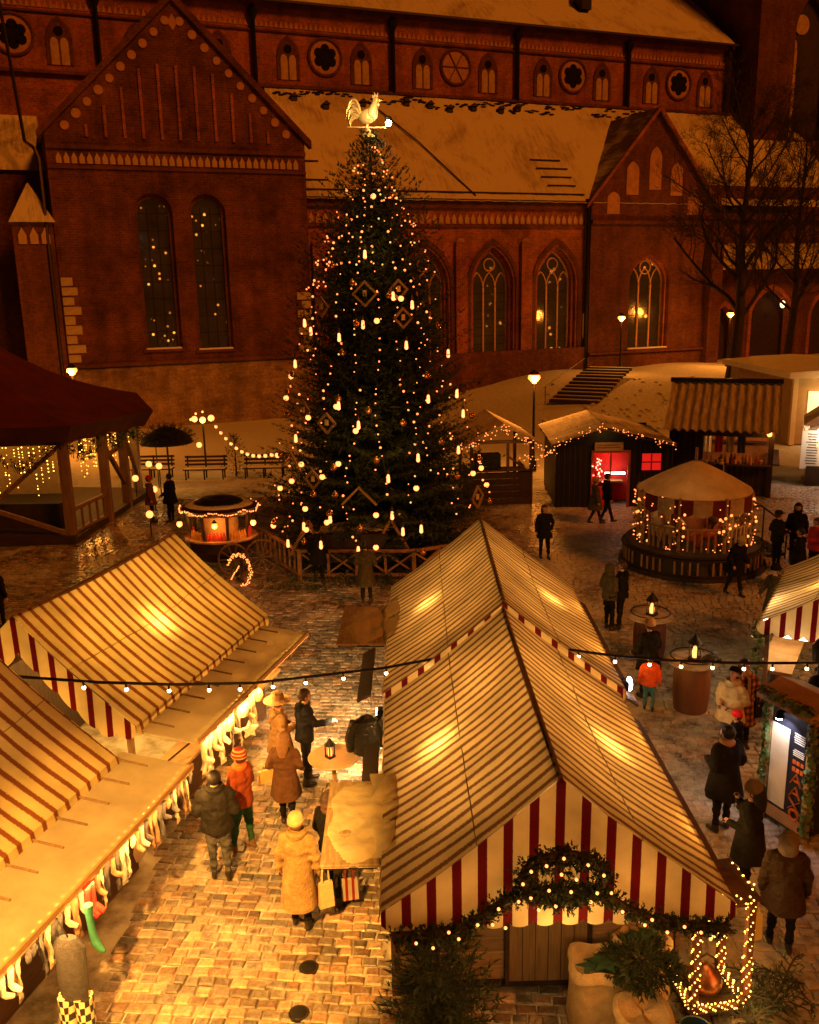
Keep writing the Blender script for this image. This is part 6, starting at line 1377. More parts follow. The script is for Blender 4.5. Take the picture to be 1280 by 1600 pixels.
# ================================================================== carousel
caro = thing('carousel', 'round children\'s carousel with a canvas cone roof, red valance and lit posts', 'carousel', (8.5, 26.4, 0))
MB().lathe([(2.15, 0), (2.15, .12), (2.0, .14), (1.9, .62), (1.98, .64), (1.98, .72), (.01, .74)], 32).build('platform', M('platform green black', (.03, .022, .014), .7, .3, 3, .3), caro, smooth=30)
pk = MB().box((0, 0, .36), (.055, .03, .46)).mesh('picket', pale_wood, 0)
for k in range(60):
    a = 2 * pi * k / 60
    if k % 5 != 4: inst('picket', pk, caro, (2.03 * cos(a), 2.03 * sin(a), 0), a + pi / 2)
rg = MB(); 
for z, r in ((.16, 2.05), (.60, 2.05)): rg.tube([(r * cos(a), r * sin(a), z) for a in np.linspace(0, 2 * pi, 41)], .03, 5, cap=False)
rg.build('picket_rail', dark_wood, caro)
dull_red = M('dull red valance', (.10, .008, .008), .9, .3, 5, .2); dull_cream = M('aged cream valance', (.36, .26, .16), .9, .3, 5, .2)
cone_m = M('carousel canvas', (.70, .58, .42), .85, .2, 2, .3, 10, trans=.25)
c = MB(); n = 24
prof = [(1.68, 2.28), (1.1, 2.62), (.5, 2.93), (.16, 3.08), (.02, 3.1)]
vs = [(r * (1 - .025 * (j % 2)) * cos(2 * pi * j / n), r * (1 - .025 * (j % 2)) * sin(2 * pi * j / n), z) for r, z in prof for j in range(n)]
c.add(vs, [(i * n + j, i * n + (j + 1) % n, (i + 1) * n + (j + 1) % n, (i + 1) * n + j) for i in range(4) for j in range(n)]); c.build('canopy', cone_m, caro, smooth=0)
for k in range(20):
    a0, a1 = 2 * pi * k / 20, 2 * pi * (k + 1) / 20; m = MB()
    m.grid(lambda u, v: (1.685 * cos(a0 + (a1 - a0) * u), 1.685 * sin(a0 + (a1 - a0) * u), 2.27 - v * (.40 + .10 * sin(pi * u))), 6, 2); m.build('valance_panel', dull_red if k % 2 else dull_cream, caro, smooth=60)
MB().tube([(0, 0, 3.05), (0, 0, 3.5)], .045, 6).build('mast', pale_wood, caro)
posts_b = MB()
for k in range(8):
    a = 2 * pi * k / 8 + .25; x, y = 1.66 * cos(a), 1.66 * sin(a); MB().tube([(x, y, .72), (x, y, 2.3)], .05, 6).build('post', pale_wood, caro)
    Vs, Fs = greens([(x, y, .75), (x, y, 2.2)], .1, 60, .18); inst('post_greens', np_mesh('post_greens', np.array(Vs), Fs, foliage), caro)
    for q in range(19): an = q * 1.3; bulbs_into(posts_b, [(x + .15 * cos(an), y + .15 * sin(an), .8 + q * .075)], random.choice((.018, .026, .042)))
for q in range(70): a = 2 * pi * random.random(); bulbs_into(posts_b, [(1.72 * cos(a), 1.72 * sin(a), random.choice((.80, .86, 2.0)) + random.uniform(-.04, .04))], .018)
tag(posts_b.build('post_bulbs', bulb_warm, caro, smooth=0), kind='stuff')
for k in range(8):
    a = 2 * pi * (k + .5) / 8 + .25; m = MB(); 
    for q in range(5): u = (q - 2) * .12; m.box((1.6 * cos(a + u), 1.6 * sin(a + u), 1.08), (.05, .05, .66), a)
    m.tube([(1.6 * cos(a + u), 1.6 * sin(a + u), 1.4) for u in (-.36, -.18, 0, .18, .36)], .03, 5); m.build('railing', pale_wood, caro, smooth=0)
hm = [M('painted pony', (.40, .26, .15), .5, .3, 3, .1), M('painted red seat', (.35, .06, .03), .5, .3, 3, .1), M('painted white pony', (.6, .5, .4), .5, .2, 3, .1)]
for k in range(6):
    a = 2 * pi * k / 6 + .6; h = MB(); h.ell((0, 0, 1.15), (.34, .13, .16), 10, 6); h.capsule((.26, 0, 1.22), .10, (.40, 0, 1.48), .07, 8); h.capsule((.40, 0, 1.50), .07, (.55, 0, 1.42), .045, 8)
    for sx in (-.22, .22):
        for sy in (-.07, .07): h.capsule((sx, sy, 1.08), .05, (sx * 1.25, sy, .80), .03, 6)
    h.tube([(-.32, 0, 1.2), (-.45, 0, 1.1), (-.45, 0, .92)], [.04, .05, .02], 6); h.tube([(0, 0, .74), (0, 0, 2.3)], .02, 5)
    for s in (-.03, .03): h.capsule((.38, s, 1.55), .02, (.37, s, 1.63), .006, 5)
    h.build('pony', hm[k % 3], caro, loc=(1.05 * cos(a), 1.05 * sin(a), .0), rz=a + pi / 2)
MB().lathe([(.35, .74), (.35, 2.2), (.5, 2.3)], 12).build('centre_drum', M('painted drum', (.30, .10, .05), .6, .3, 3, .1), caro)
lamp('carousel_light', 'POINT', (-.4, -.9, 1.9), 9, WARM, caro, .2); lamp('carousel_light', 'POINT', (1.3, -1.6, 1.3), 5, WARM, caro, .2)
hr_ = MB(); hr_.tube([(1.7, .3, 1.6), (2.1, .2, 1.65), (2.9, .1, 1.05), (3.1, .1, .9)], .03, 5); hr_.tube([(2.9, .1, 0), (2.9, .1, 1.05)], .025, 5); hr_.tube([(2.2, .2, .1), (2.2, .2, 1.6)], .025, 5); hr_.build('handrail', black_iron, caro)
for k in range(3): MB().box((2.2 + k * .28, .45, .48 - k * .17), (.28, .8, .08)).build('step', dark_wood, caro, smooth=0)

# ================================================================== street lamps
def street_lamp(label, x, y, z, h, power, col=(1, .30, .03), mat=bulb_sodium, r=.28):
    t = thing('street_lamp', label, 'street lamp', (x, y, z)); MB().lathe([(.16, 0), (.15, .5), (.075, .6), (.06, 1.0), (.05, h - .35), (.09, h - .28), (.05, h - .25)], 10).build('post', black_iron, t); MB().lathe([(.08, h - .25), (r, h - .02), (r * .9, h + .10), (.08, h + .16)], 10).build('lantern_glass', mat, t); MB().lathe([(r * 1.0, h + .14), (r * .7, h + .22), (.03, h + .36)], 10).build('hood', black_iron, t)
    lamp('lamp_light', 'POINT', (0, -.3, h - .05), power, col, t, .22); return t
street_lamp('street lamp glowing orange behind the two small huts', 5.66, 40.66, .0, 4.2, 1100)
street_lamp('street lamp on the snowy mound in front of the church porch', 15.6, 67.1, ter(15.6, 67.1) - .05, 3.95, 900)
street_lamp('street lamp glowing orange at the right by the church arches', 24.6, 70.4, ter(24.6, 70.4) - .05, 3.9, 1500)
street_lamp('street lamp glowing above the edge of the dark red pavilion roof', -17.3, 47.5, 0, 4.35, 1500)
gl = thing('globe_street_lamp', 'slim post with a cluster of small globe lamps near the benches', 'street lamp', (-9.5, 42, 0)); MB().tube([(0, 0, 0), (0, 0, 2.35)], .045, 6).tube([(-.42, 0, 2.35), (.42, 0, 2.42)], .03, 5).build('post', black_iron, gl)
for x, z, r in ((-.38, 2.47, .14), (0, 2.42, .15), (.40, 2.5, .15), (-.3, 2.72, .05), (.02, 2.80, .05), (-.55, 2.45, .06), (-.25, 1.25, .13)): MB().ell((x, 0, z), r, 10, 7).build('globe', bulb_big, gl)
lamp('globe_light', 'POINT', (0, -.3, 2.3), 50, (1, .42, .07), gl, .2)
sl2 = thing('globe_string', 'sagging string of small globe lights from the globe lamp to the Christmas tree', 'string lights', (-9.1, 42, 2.45)); P = [Vector((0, 0, 0)).lerp(Vector((4.4, -9.5, 0.1)), u) - Vector((0, 0, .7 * sin(pi * u))) for u in np.linspace(0, 1, 13)]; MB().tube(P, .012, 4).build('cable', black_iron, sl2); m = MB()
for p in P[1:-1]: bulbs_into(m, [p - Vector((0, 0, .07))], .075)
m.build('bulbs', bulb_big, sl2)
for x, y, z in ((-10.9, 37.6, 1.1), (-10.2, 36.6, 1.2), (-11.0, 35.9, .85), (-9.8, 34.2, .75), (-9.0, 30.6, .65), (-10.8, 38.5, 2.2)):
    t = thing('table_globe', 'small glowing globe lamp near the pavilion corner', 'lamp', (x, y, 0), 0, 'globe lamps by the pavilion'); MB().ell((0, 0, z + .12), .13, 10, 7).build('globe', bulb_big, t); MB().tube([(0, 0, 0), (0, 0, z)], .025, 5).build('stem', black_iron, t)
lamp('globe_glow', 'POINT', (0, -.3, .9), 30, (1, .42, .07), t, .2)
um = thing('dark_parasol', 'dark domed parasol standing beyond the two figures by the pavilion', 'parasol', (-9.75, 36.4, 0)); MB().lathe([(1.05, 2.3), (1.0, 2.45), (.7, 2.75), (.3, 2.92), (.02, 2.96)], 16).build('canopy', M('black parasol cloth', (.02, .016, .014), .7, .3, 4, .4), um); MB().tube([(0, 0, 0), (0, 0, 2.4)], .04, 6).build('pole', dark_wood, um)
Vs, Fs = [], []
for k in range(200): d = RNG.normal(size=3); d[2] = abs(d[2]); d /= np.linalg.norm(d); spray(Vs, Fs, np.array([d[0] * 1.0, d[1] * 1.0, 2.3 + d[2] * .6]), d, .3, RNG, 5, .06)
inst('fir_trim', np_mesh('fir_trim', np.array(Vs), Fs, foliage), um)

# benches and the little pine by them
def bench(label, x, y, rz=0, L=1.9):
    t = thing('park_bench', label, 'bench', (x, y, 0), rz)
    sl = MB().box((0, 0, 0), (L, .10, .045), bev=.01).mesh('slat', dark_wood, 0)
    for k in range(4): inst('slat', sl, t, (0, -.2 + k * .13, .46))
    for k in range(3): inst('slat', sl, t, (0, .28 + k * .03, .62 + k * .17), (radians(80), 0, 0))
    for sx in (-1, 0, 1): e = MB(); e.bar((sx * (L / 2 - .12), -.22, 0), (sx * (L / 2 - .12), -.22, .46), .06, .06); e.bar((sx * (L / 2 - .12), .22, 0), (sx * (L / 2 - .12), .34, 1.02), .06, .06); e.bar((sx * (L / 2 - .12), -.24, .42), (sx * (L / 2 - .12), .26, .42), .05, .05); e.build('leg_frame', black_iron, t, smooth=0)
    MB().box((0, .0, .51), (L - .1, .36, .05), bev=.02).build('snow_layer', snow, t, smooth=0); return t
bench('dark park bench below the globe lamp, left of the little pine', -9.15, 40.2); bench('dark park bench between the little pine and the Christmas tree', -6.5, 40.3); bench('dark park bench behind the two figures, partly hidden by the parasol', -11.6, 40.5)
pn = thing('small_pine', 'little dark pine standing between two benches', 'pine tree', (-7.85, 40.7, 0)); MB().tube([(0, 0, 0), (0, 0, 1.9)], [.05, .01], 6).build('trunk', bark, pn)
Vs, Fs = conifer_crown(lambda z: max(.06, .62 * (1 - z / 1.95)), 1.85, .2, .15, 9, np.random.default_rng(5), -.1, .6, .12, .06, 4, 5); inst('crown', np_mesh('crown', np.array(Vs), Fs, foliage), pn)

# ================================================================== bare winter trees
def bare_tree(label, x, y, h, seed, spread=1.0, r0=.32):
    rr = random.Random(seed); t = thing('bare_tree', label, 'tree', (x, y, ter(x, y) - .1)); tk = MB(); bb = MB()
    def grow(p, d, L, r, lev):
        n = 5; pts = [p]; q = p.copy(); dd = d.copy(); ds = []
        for k in range(n): dd = (dd + Vector((rr.gauss(0, .17), rr.gauss(0, .17), rr.gauss(.07, .08)))).normalized(); q = q + dd * (L / n); pts.append(q.copy()); ds.append(dd.copy())
        r1 = max(.006, r * .35); bb.tube(pts, [r + (r1 - r) * k / n for k in range(n + 1)], 6 if lev < 2 else 4 if lev < 3 else 3, cap=False)
        if lev >= 4: return
        for c in range((9, 7, 6, 5)[lev - 1] if lev else 8):
            k = rr.uniform(.22, 1.0) * n; i = min(n - 1, int(k)); pp = pts[i].lerp(pts[i + 1], k - i); a = rr.uniform(0, 2 * pi); x_, y_, _ = _tilt(ds[i]); ang = rr.uniform(.45, 1.0) * spread
            nd = ds[i] * cos(ang) + (x_ * cos(a) + y_ * sin(a)) * sin(ang); grow(pp, nd, L * rr.uniform(.32, .55) * (1.25 - .5 * k / n), max(.008, (r + (r1 - r) * k / n) * rr.uniform(.4, .62)), lev + 1)
    pts = [Vector((.12 * sin(k * 1.1 + seed), .1 * sin(k * .8), h * .86 * k / 10)) for k in range(11)]
    rad = [r0 * (1.25 if k == 0 else 1 - .085 * k) for k in range(11)]; tk.tube(pts, rad, 9); tk.build('trunk', bark, t)
    for c in range(22):
        u = .24 + .74 * (c + rr.random()) / 22; i = min(9, int(u * 10)); pp = pts[i].lerp(pts[i + 1], u * 10 - i); a = c * 2.4 + rr.uniform(-.5, .5); el = rr.uniform(.35, .9) + .3 * u
        grow(pp, Vector((cos(a) * cos(el), sin(a) * cos(el), sin(el))), h * rr.uniform(.30, .44) * (1.15 - .62 * u) * spread, rad[i] * rr.uniform(.34, .5), 1)
    bb.build('crown', bark, t, smooth=0); return t
bare_tree('tall bare tree with a thick dark trunk before the church arches', 21.3, 59.5, 19, 11, 1.0, .42)
bare_tree('slimmer bare tree right of the thick-trunked one', 25.6, 61.5, 18, 23, .9, .30)
bare_tree('bare tree whose branches reach in at the right edge of the picture', 30.0, 57, 18, 31, 1.05, .34)
# ================================================================== people
def cloth(name, col, rough=.85, var=.28, scale=6, bump=1.0, bscale=11, **k): return M(name, col, rough, var, scale, bump, bscale, **{'spec': .15, **k})
SKIN = M('skin', (.48, .27, .18), .55, .1, 6, .05); EYE = M('eye dark', (.02, .012, .01), .3, 0, 3, 0); LIP = M('lips', (.30, .09, .07), .5, 0, 3, 0)
BLK = cloth('black cloth', (.0085, .0075, .0075)); CHAR = cloth('charcoal cloth', (.015, .013, .012)); BRN = cloth('brown coat cloth', (.085, .040, .022)); JEAN = cloth('dark denim', (.10, .10, .11), col2=(.03, .032, .04)); GREYT = cloth('grey trousers', (.07, .062, .058))
FUR = cloth('tan fur', (.38, .24, .11), .95, .3, 9, .9, 40); CRM = cloth('cream wool knit', (.62, .47, .28), .9, .15, 14, .6, 40); ORG = cloth('orange red jacket', (.20, .042, .016)); ORG2 = cloth('bright orange jacket', (.80, .12, .03)); GRN = cloth('dark green trousers', (.02, .07, .03)); BLU = cloth('teal blue snow trousers', (.08, .24, .33))
TAN = cloth('cream parka', (.42, .32, .16)); RED = cloth('red jacket', (.38, .03, .03)); REDH = cloth('scarlet knit', (.65, .02, .03)); GRYH = cloth('grey knit', (.20, .16, .15)); OLV = cloth('olive coat', (.07, .055, .03)); NAVY = cloth('navy quilting', (.014, .015, .022)); SHOE = M('dark leather boots', (.022, .015, .012), .45, .3, 8, .2); BRNS = M('tan boots', (.16, .09, .04), .6, .3, 8, .2)
HAIRB = M('brown hair', (.05, .024, .012), .55, .3, 14, .4, 60); HAIRL = M('light brown hair', (.20, .10, .045), .55, .3, 14, .4, 60); HAIRK = M('black hair', (.012, .009, .008), .5, .3, 14, .4, 60)
PLAID = bpy.data.materials.new('brown plaid wool'); PLAID.use_nodes = True
def _plaid():
    n = PLAID.node_tree; N = n.nodes; Lk = n.links; p = N['Principled BSDF']; p.inputs['Roughness'].default_value = .9; tc = N.new('ShaderNodeTexCoord'); cur = None
    for ax, sc in (('X', 3.2), ('Z', 2.6)):
        w = N.new('ShaderNodeTexWave'); w.bands_direction = ax; w.inputs['Scale'].default_value = sc; w.inputs['Distortion'].default_value = .4; Lk.new(tc.outputs['Object'], w.inputs[0]); r = N.new('ShaderNodeValToRGB'); r.color_ramp.elements[0].color = (.22, .11, .05, 1); r.color_ramp.elements[1].color = (.62, .38, .22, 1); r.color_ramp.elements[0].position = .4; r.color_ramp.elements[1].position = .6; Lk.new(w.outputs['Fac'], r.inputs[0])
        if cur is None: cur = r.outputs[0]
        else:
            m = N.new('ShaderNodeMix'); m.data_type = 'RGBA'; m.blend_type = 'MULTIPLY'; m.inputs[0].default_value = 1; Lk.new(cur, m.inputs[6]); Lk.new(r.outputs[0], m.inputs[7]); cur = m.outputs[2]
    Lk.new(cur, p.inputs['Base Color'])
_plaid()
STRIPE_H = canvas_mat('striped knit', 2, .05, .5, (.30, .03, .03), (.50, .32, .14), 0.0, .05)
BODIES = []
def person(label, x, y, face, h=1.73, top=BLK, legs=BLK, shoes=SHOE, hat=None, hatm=None, hair=HAIRB, hem=None, coat=None, la='down', ra='down', st=0.0, lean=0.0, hy=0.0, nod=0.0, bulk=1.0, pom=False, glove=None, long_hair=False, scarf=None, collar=None, group=None, pack=None, z=0.0):
    """face: direction the person looks, degrees clockwise from straight away from the camera (+y)"""
    rz = -radians(face) + pi                    # local front is -y
    root = thing('person', label, 'person', (x, y, z), rz, group); root['tall'] = h; h *= .97; s = h / 1.75; b = bulk * 1.0
    Rl = Matrix.Rotation(lean, 3, 'X')
    def U(p): p = Vector(p); q = Rl @ (p - Vector((0, 0, .95))) + Vector((0, 0, .95)); return q * s     # upper body leans about the hips
    Rh = Matrix.Rotation(hy, 3, 'Z') @ Matrix.Rotation(nod, 3, 'X')
    def Hd(p): return U(Rh @ (Vector(p) - Vector((0, 0, 1.56))) + Vector((0, 0, 1.56)))
    prim = []
    def cap(p0, r0_, p1, r1, m): prim.append((Vector(p0), r0_ * s, Vector(p1), r1 * s, m))
    # torso
    tb = [((0, 0, 1.0), .150 * b, (0, 0, 1.16), .152 * b), ((-.055, .0, 1.12), .135 * b, (-.07, 0, 1.36), .135 * b), ((.055, .0, 1.12), .135 * b, (.07, 0, 1.36), .135 * b), ((-.155, 0, 1.425), .075 * b, (.155, 0, 1.425), .075 * b), ((0, 0, 1.40), .10 * b, (0, .0, 1.49), .068)]
    for a, r0_, c, r1 in tb: cap(U(a), r0_, U(c), r1, 1)
    cap(U((0, 0, 1.46)), .06, U((0, -.01, 1.56)), .055, 0)
    cap(Hd((0, .012, 1.675)), .088, Hd((0, -.022, 1.66)), .083, 0); cap(Hd((0, -.03, 1.63)), .068, Hd((0, -.052, 1.59)), .042, 0)
    cap(U((-.07, 0, .95)), .125 * b, U((.07, 0, .95)), .125 * b, 2 if not coat else 1)
    for sx in (-1, 1):
        sw = st * sx; hp = Vector((sx * .09, 0, .90)) * s; kn = Vector((sx * .10, -.42 * sin(sw) - .02, .90 - .42 * cos(sw))) * s; bend = .35 * abs(sin(sw)) if sw < 0 else -.02
        an = Vector((sx * .105, kn.y / s - .40 * sin(sw) * (.55 if sw < 0 else 1) + (.10 if sw < -.15 else 0), .095 + (.10 if sw < -.25 else .015 if sw < -.1 else 0))) * s
        cap(hp, .098 * (.5 + .5 * b), kn, .066, 2); cap(kn, .066, an, .048, 2)
        f0 = an + Vector((0, .03, -.045)) * s; f1 = an + Vector((sx * .012, -.15, -.058)) * s; cap(f0, .045, f1, .038, 3); cap(an + Vector((0, 0, .06)) * s, .052, an + Vector((0, 0, -.03)) * s, .05, 3)
        pose = ra if sx > 0 else la          # sx>0 is the person's left in local space seen from the front; named by screen-independent side
        el, wr = {'down': ((.265, .03, 1.16), (.275, -.03, .93)), 'bent': ((.27, .05, 1.17), (.11, -.25, 1.16)), 'reach': ((.25, -.13, 1.22), (.19, -.40, 1.22)), 'pocket': ((.30, .07, 1.16), (.205, -.06, .97)), 'face': ((.24, -.17, 1.24), (.08, -.20, 1.47)), 'hold': ((.255, .0, 1.15), (.24, -.20, 1.02)), 'swing': ((.26, .16, 1.20), (.27, .14, .95)), 'fore': ((.25, -.10, 1.17), (.24, -.26, 1.02))}[pose]
        sh = U((sx * .185, 0, 1.415)); E_ = U((sx * el[0], el[1], el[2])); W_ = U((sx * wr[0], wr[1], wr[2]))
        cap(sh, .074 * b, E_, .060 * b, 1); cap(E_, .060 * b, W_, .048 * b, 1)
        d = (W_ - E_).normalized(); gm = 4 if glove else 0; pe = W_ + d * .085 * s; cap(W_ + d * .01, .034, pe, .036, gm)
        # fingers and thumb
        sd, nn, _ = _tilt(d)
        if pose != 'pocket':
            for q, (off, ln) in enumerate(((-.030, .066), (-.010, .076), (.011, .072), (.030, .056))):
                a0 = pe + sd * off * s; a1 = a0 + (d * .8 - nn * .35).normalized() * ln * .55 * s; a2 = a1 + (d * .35 - nn * .9).normalized() * ln * .5 * s
                BODIES_F.append((len(BODIES), [a0 - d * .02, a0 + d * .02 * s, a1, a2], [.011 * s, .0105 * s, .009 * s, .007 * s], gm))
            t0 = W_ + d * .03 * s + sd * sx * .030 * s; t1 = t0 + (d * .5 + sd * sx * .8).normalized() * .035 * s; t2 = t1 + (d * .9 - nn * .3).normalized() * .03 * s
            BODIES_F.append((len(BODIES), [t0 - sd * sx * .01, t0, t1, t2], [.013 * s, .012 * s, .011 * s, .008 * s], gm))
    mb = MB()
    for p0, r0_, p1, r1, m in prim: mb.capsule(p0, r0_, p1, r1, 12)
    me = bpy.data.meshes.new('raw'); me.from_pydata(mb.v, [], mb.f); o = bpy.data.objects.new('body', me); COL.objects.link(o); o.parent = root
    rm = o.modifiers.new('r', 'REMESH'); rm.mode = 'VOXEL'; rm.voxel_size = .021 * max(.75, s) if h > 1.3 else .017; sm = o.modifiers.new('s', 'SMOOTH'); sm.factor = .5; sm.iterations = 3
    mats = [SKIN, top, legs, shoes, glove or SKIN, EYE, LIP]
    face_bits = MB()
    face_bits.ell(Hd((0, -.108, 1.645)), (.014 * s, .020 * s, .022 * s), 6, 5, 0)
    for sx in (-1, 1): face_bits.ell(Hd((sx * .034, -.094, 1.672)), .012 * s, 6, 5, 5); face_bits.ell(Hd((sx * .088, .005, 1.655)), (.014 * s, .024 * s, .034 * s), 6, 5, 0); face_bits.bar(Hd((sx * .018, -.101, 1.694)), Hd((sx * .052, -.092, 1.694)), .008, .010, 5)
    face_bits.bar(Hd((-.024, -.093, 1.608)), Hd((.024, -.093, 1.608)), .010, .014, 6)
    BODIES.append((o, prim, mats, face_bits))
    hk = MB(); HH = None
    if hair and hat not in ('hood',):
        e = MB().ell((0, .014, 1.682), (.103, .116, .112), 16, 10); keep = []
        for f in e.f:
            c = sum((Vector(e.v[i]) for i in f), Vector()) / len(f)
            if not (c.y < -.035 and c.z < 1.715) and c.z > 1.60: keep.append(f)
        hk.add([Hd(v) for v in e.v], keep)
        if long_hair: hk.tube([Hd((0, .05, 1.70)), Hd((0, .085, 1.60)), Hd((0, .10, 1.50)), U((0, .13, 1.38))], [.095, .098, .09, .05], 10)
        hk.build('hair', hair, root)
    if hat:
        k = MB()
        def L(prof, sy=1.12, cy_=.008, cz=0, n=16): 
            i0 = len(k.v); k.lathe(prof, n, (0, cy_, cz), 0, 1, sy); k.v[i0:] = [tuple(Hd(v)) for v in k.v[i0:]]
        if hat == 'beanie':
            L([(.108, 1.675), (.116, 1.685), (.117, 1.725), (.108, 1.73), (.105, 1.76), (.085, 1.805), (.045, 1.83), (.005, 1.835)])
            if pom: k.ell(Hd((0, .01, 1.865)), .05 * s, 8, 6)
        if hat == 'cap':
            L([(.108, 1.70), (.110, 1.73), (.10, 1.77), (.07, 1.80), (.005, 1.81)]); i0 = len(k.v); k.hprism([(-.085, -.07), (-.06, -.17), (0, -.195), (.06, -.17), (.085, -.07)], 1.705, 1.715); k.v[i0:] = [tuple(Hd(v)) for v in k.v[i0:]]
        if hat == 'brim': L([(.24, 1.705), (.25, 1.712), (.13, 1.73), (.118, 1.75), (.115, 1.82), (.09, 1.86), (.005, 1.87)], 1.05)
        if hat == 'fur': L([(.12, 1.67), (.15, 1.70), (.155, 1.76), (.14, 1.82), (.08, 1.86), (.005, 1.87)], 1.08)
        if hat == 'hood':
            e = MB().ell((0, .025, 1.665), (.125, .138, .155), 18, 12); keep = [f for f in e.f if not ((sum((Vector(e.v[i]) for i in f), Vector()) / len(f)).y < -.06 and 1.56 < (sum((Vector(e.v[i]) for i in f), Vector()) / len(f)).z < 1.755)]
            k.add([Hd(v) for v in e.v], keep); L([(.115, 1.50), (.13, 1.55), (.12, 1.60)], 1.0, .01)
        k.build('hat' if hat != 'hood' else 'hood', hatm or top, root)
    if hem is not None:
        k = MB(); n = 28; rows = []; zt = 1.16; N_ = 8
        for i in range(N_ + 1):
            u = i / N_; zz = zt + (hem - zt) * u; rx = (.165 + .085 * u) * (.55 + .45 * b) + .012; ry = (.155 + .075 * u + abs(st) * .10 * u) * (.55 + .45 * b) + .012
            rows.append([Vector(((rx + .016 * u * sin(5 * a + 2 * u) + .008 * u * sin(11 * a)) * cos(a), (ry + .014 * u * sin(6 * a + 1)) * sin(a), zz + .012 * u * sin(3 * a))) for a in [2 * pi * j / n for j in range(n)]])
        vs = [(U(p) if p.z > .95 else (U((p.x, p.y, .95)) + Vector((0, 0, (p.z - .95) * s)))) for r in rows for p in r]
        k.add(vs, [((i + 1) * n + j, (i + 1) * n + (j + 1) % n, i * n + (j + 1) % n, i * n + j) for i in range(N_) for j in range(n)])
        inner = [v * .96 if 0 else Vector((v[0] * .93, v[1] * .93, v[2] + .004)) for v in vs[-n:]]; o_ = len(k.v); k.v.extend([tuple(q) for q in inner]); mid = [Vector((v[0] * .85, v[1] * .85, v[2] + .25)) for v in inner]; k.v.extend([tuple(q) for q in mid])
        for j in range(n): k.f.append((o_ - n + (j + 1) % n, o_ - n + j, o_ + j, o_ + (j + 1) % n)); k.m.append(0); k.f.append((o_ + (j + 1) % n, o_ + j, o_ + n + j, o_ + n + (j + 1) % n)); k.m.append(0)
        k.build('coat_skirt', top, root, smooth=70)
    if hem is None:
        k = MB(); n = 24; vs = []
        for rr_, zz in ((.155, 1.06), (.168, .98), (.178, .88), (.172, .86), (.15, .90)):
            vs += [tuple(U((rr_ * b * (1.08 + .03 * sin(4 * a + zz * 30)) * cos(a), rr_ * b * (.86 + .03 * sin(5 * a)) * sin(a), zz + .008 * sin(3 * a)))) for a in [2 * pi * j / n for j in range(n)]]
        k.add(vs, [((i + 1) * n + j, (i + 1) * n + (j + 1) % n, i * n + (j + 1) % n, i * n + j) for i in range(4) for j in range(n)]); k.build('jacket_hem', top, root, smooth=60)
    if not collar and not scarf and hat != 'hood' and not long_hair:
        k = MB(); k.ell(U((0, .095, 1.475)), (.115 * s, .07 * s, .06 * s), 12, 7); k.ell(U((0, .125, 1.43)), (.085 * s, .05 * s, .06 * s), 10, 6); k.lathe([(.078, 1.45), (.10, 1.50), (.092, 1.535), (.075, 1.52)], 12); k.v[-48:] = [tuple(U(v)) for v in k.v[-48:]]; k.build('collar_hood', top, root)
    if collar:
        k = MB(); k.lathe([(.10, 1.44), (.135, 1.47), (.145, 1.53), (.12, 1.57), (.095, 1.55)], 14); k.v = [tuple(U(v)) for v in k.v]; k.build('collar', collar, root)
    if scarf:
        k = MB(); k.lathe([(.075, 1.46), (.115, 1.49), (.12, 1.53), (.085, 1.565)], 14); k.v = [tuple(U(v)) for v in k.v]; k.bar(U((.05, -.14, 1.48)), U((.06, -.17, 1.15)), .09, .03); k.build('scarf', scarf, root)
    if pack:
        k = MB(); k.capsule(U((0, .20, 1.10)), .11 * s, U((0, .20, 1.30)), .12 * s, 10); k.build('backpack', pack, root)
    return root
BODIES_F = []
def bag(label, x, y, z, mat, w=.28, h=.3, d=.09, rz=0, handle=.22):
    t = thing('shopping_bag', label, 'bag', (x, y, z), rz); m = MB(); m.add([(-w / 2, -d / 2, 0), (w / 2, -d / 2, 0), (w / 2, d / 2, 0), (-w / 2, d / 2, 0), (-w * .44, -d * .3, h), (w * .44, -d * .3, h), (w * .44, d * .3, h), (-w * .44, d * .3, h)], ((3, 2, 1, 0), (4, 5, 6, 7), (0, 1, 5, 4), (1, 2, 6, 5), (2, 3, 7, 6), (3, 0, 4, 7))); m.build('body', mat, t, smooth=0)
    k = MB()
    for sy in (-1, 1): k.tube([(-w * .25, sy * d * .25, h - .02), (-w * .2, sy * d * .1, h + handle * .8), (0, 0, h + handle), (w * .2, sy * d * .1, h + handle * .8), (w * .25, sy * d * .25, h - .02)], .009, 5)
    k.build('handles', mat, t); return t

# --- the lane
person('person in long tan fur coat and cream knit hat, back turned, in the lane', -1.55, 10.45, 8, 1.72, FUR, BLK, SHOE, 'beanie', CRM, HAIRL, hem=.42, coat=True, bulk=1.04, collar=FUR, st=.06, la='down', ra='down')
bag('pale cloth bag hanging at the right side of the long fur coat', -1.20, 10.42, .36, CRM, .20, .36, .09, .4, .22)
person('person in dark clothes and a dark patterned hood, half hidden by the snowy flap', -1.15, 10.95, 30, 1.74, BLK, CHAR, SHOE, 'hood', cloth('patterned hood cloth', (.05, .04, .045), col2=(.16, .08, .06)), None, bulk=1.05, la='hold', ra='hold', st=.1)
bag('red and white striped bag beside the person in the dark hood', -.92, 10.85, .15, canvas_mat('red white bag', 0, .09, .4, (.22, .012, .012), (.36, .32, .28), 0, .02), .24, .30, .10, .2, .2)
person('broad man in black jacket and dark jeans seen from behind in the lane', -2.82, 11.5, -8, 1.78, CHAR, JEAN, SHOE, None, None, HAIRK, bulk=1.28, la='bent', ra='bent', st=.05, collar=CHAR)
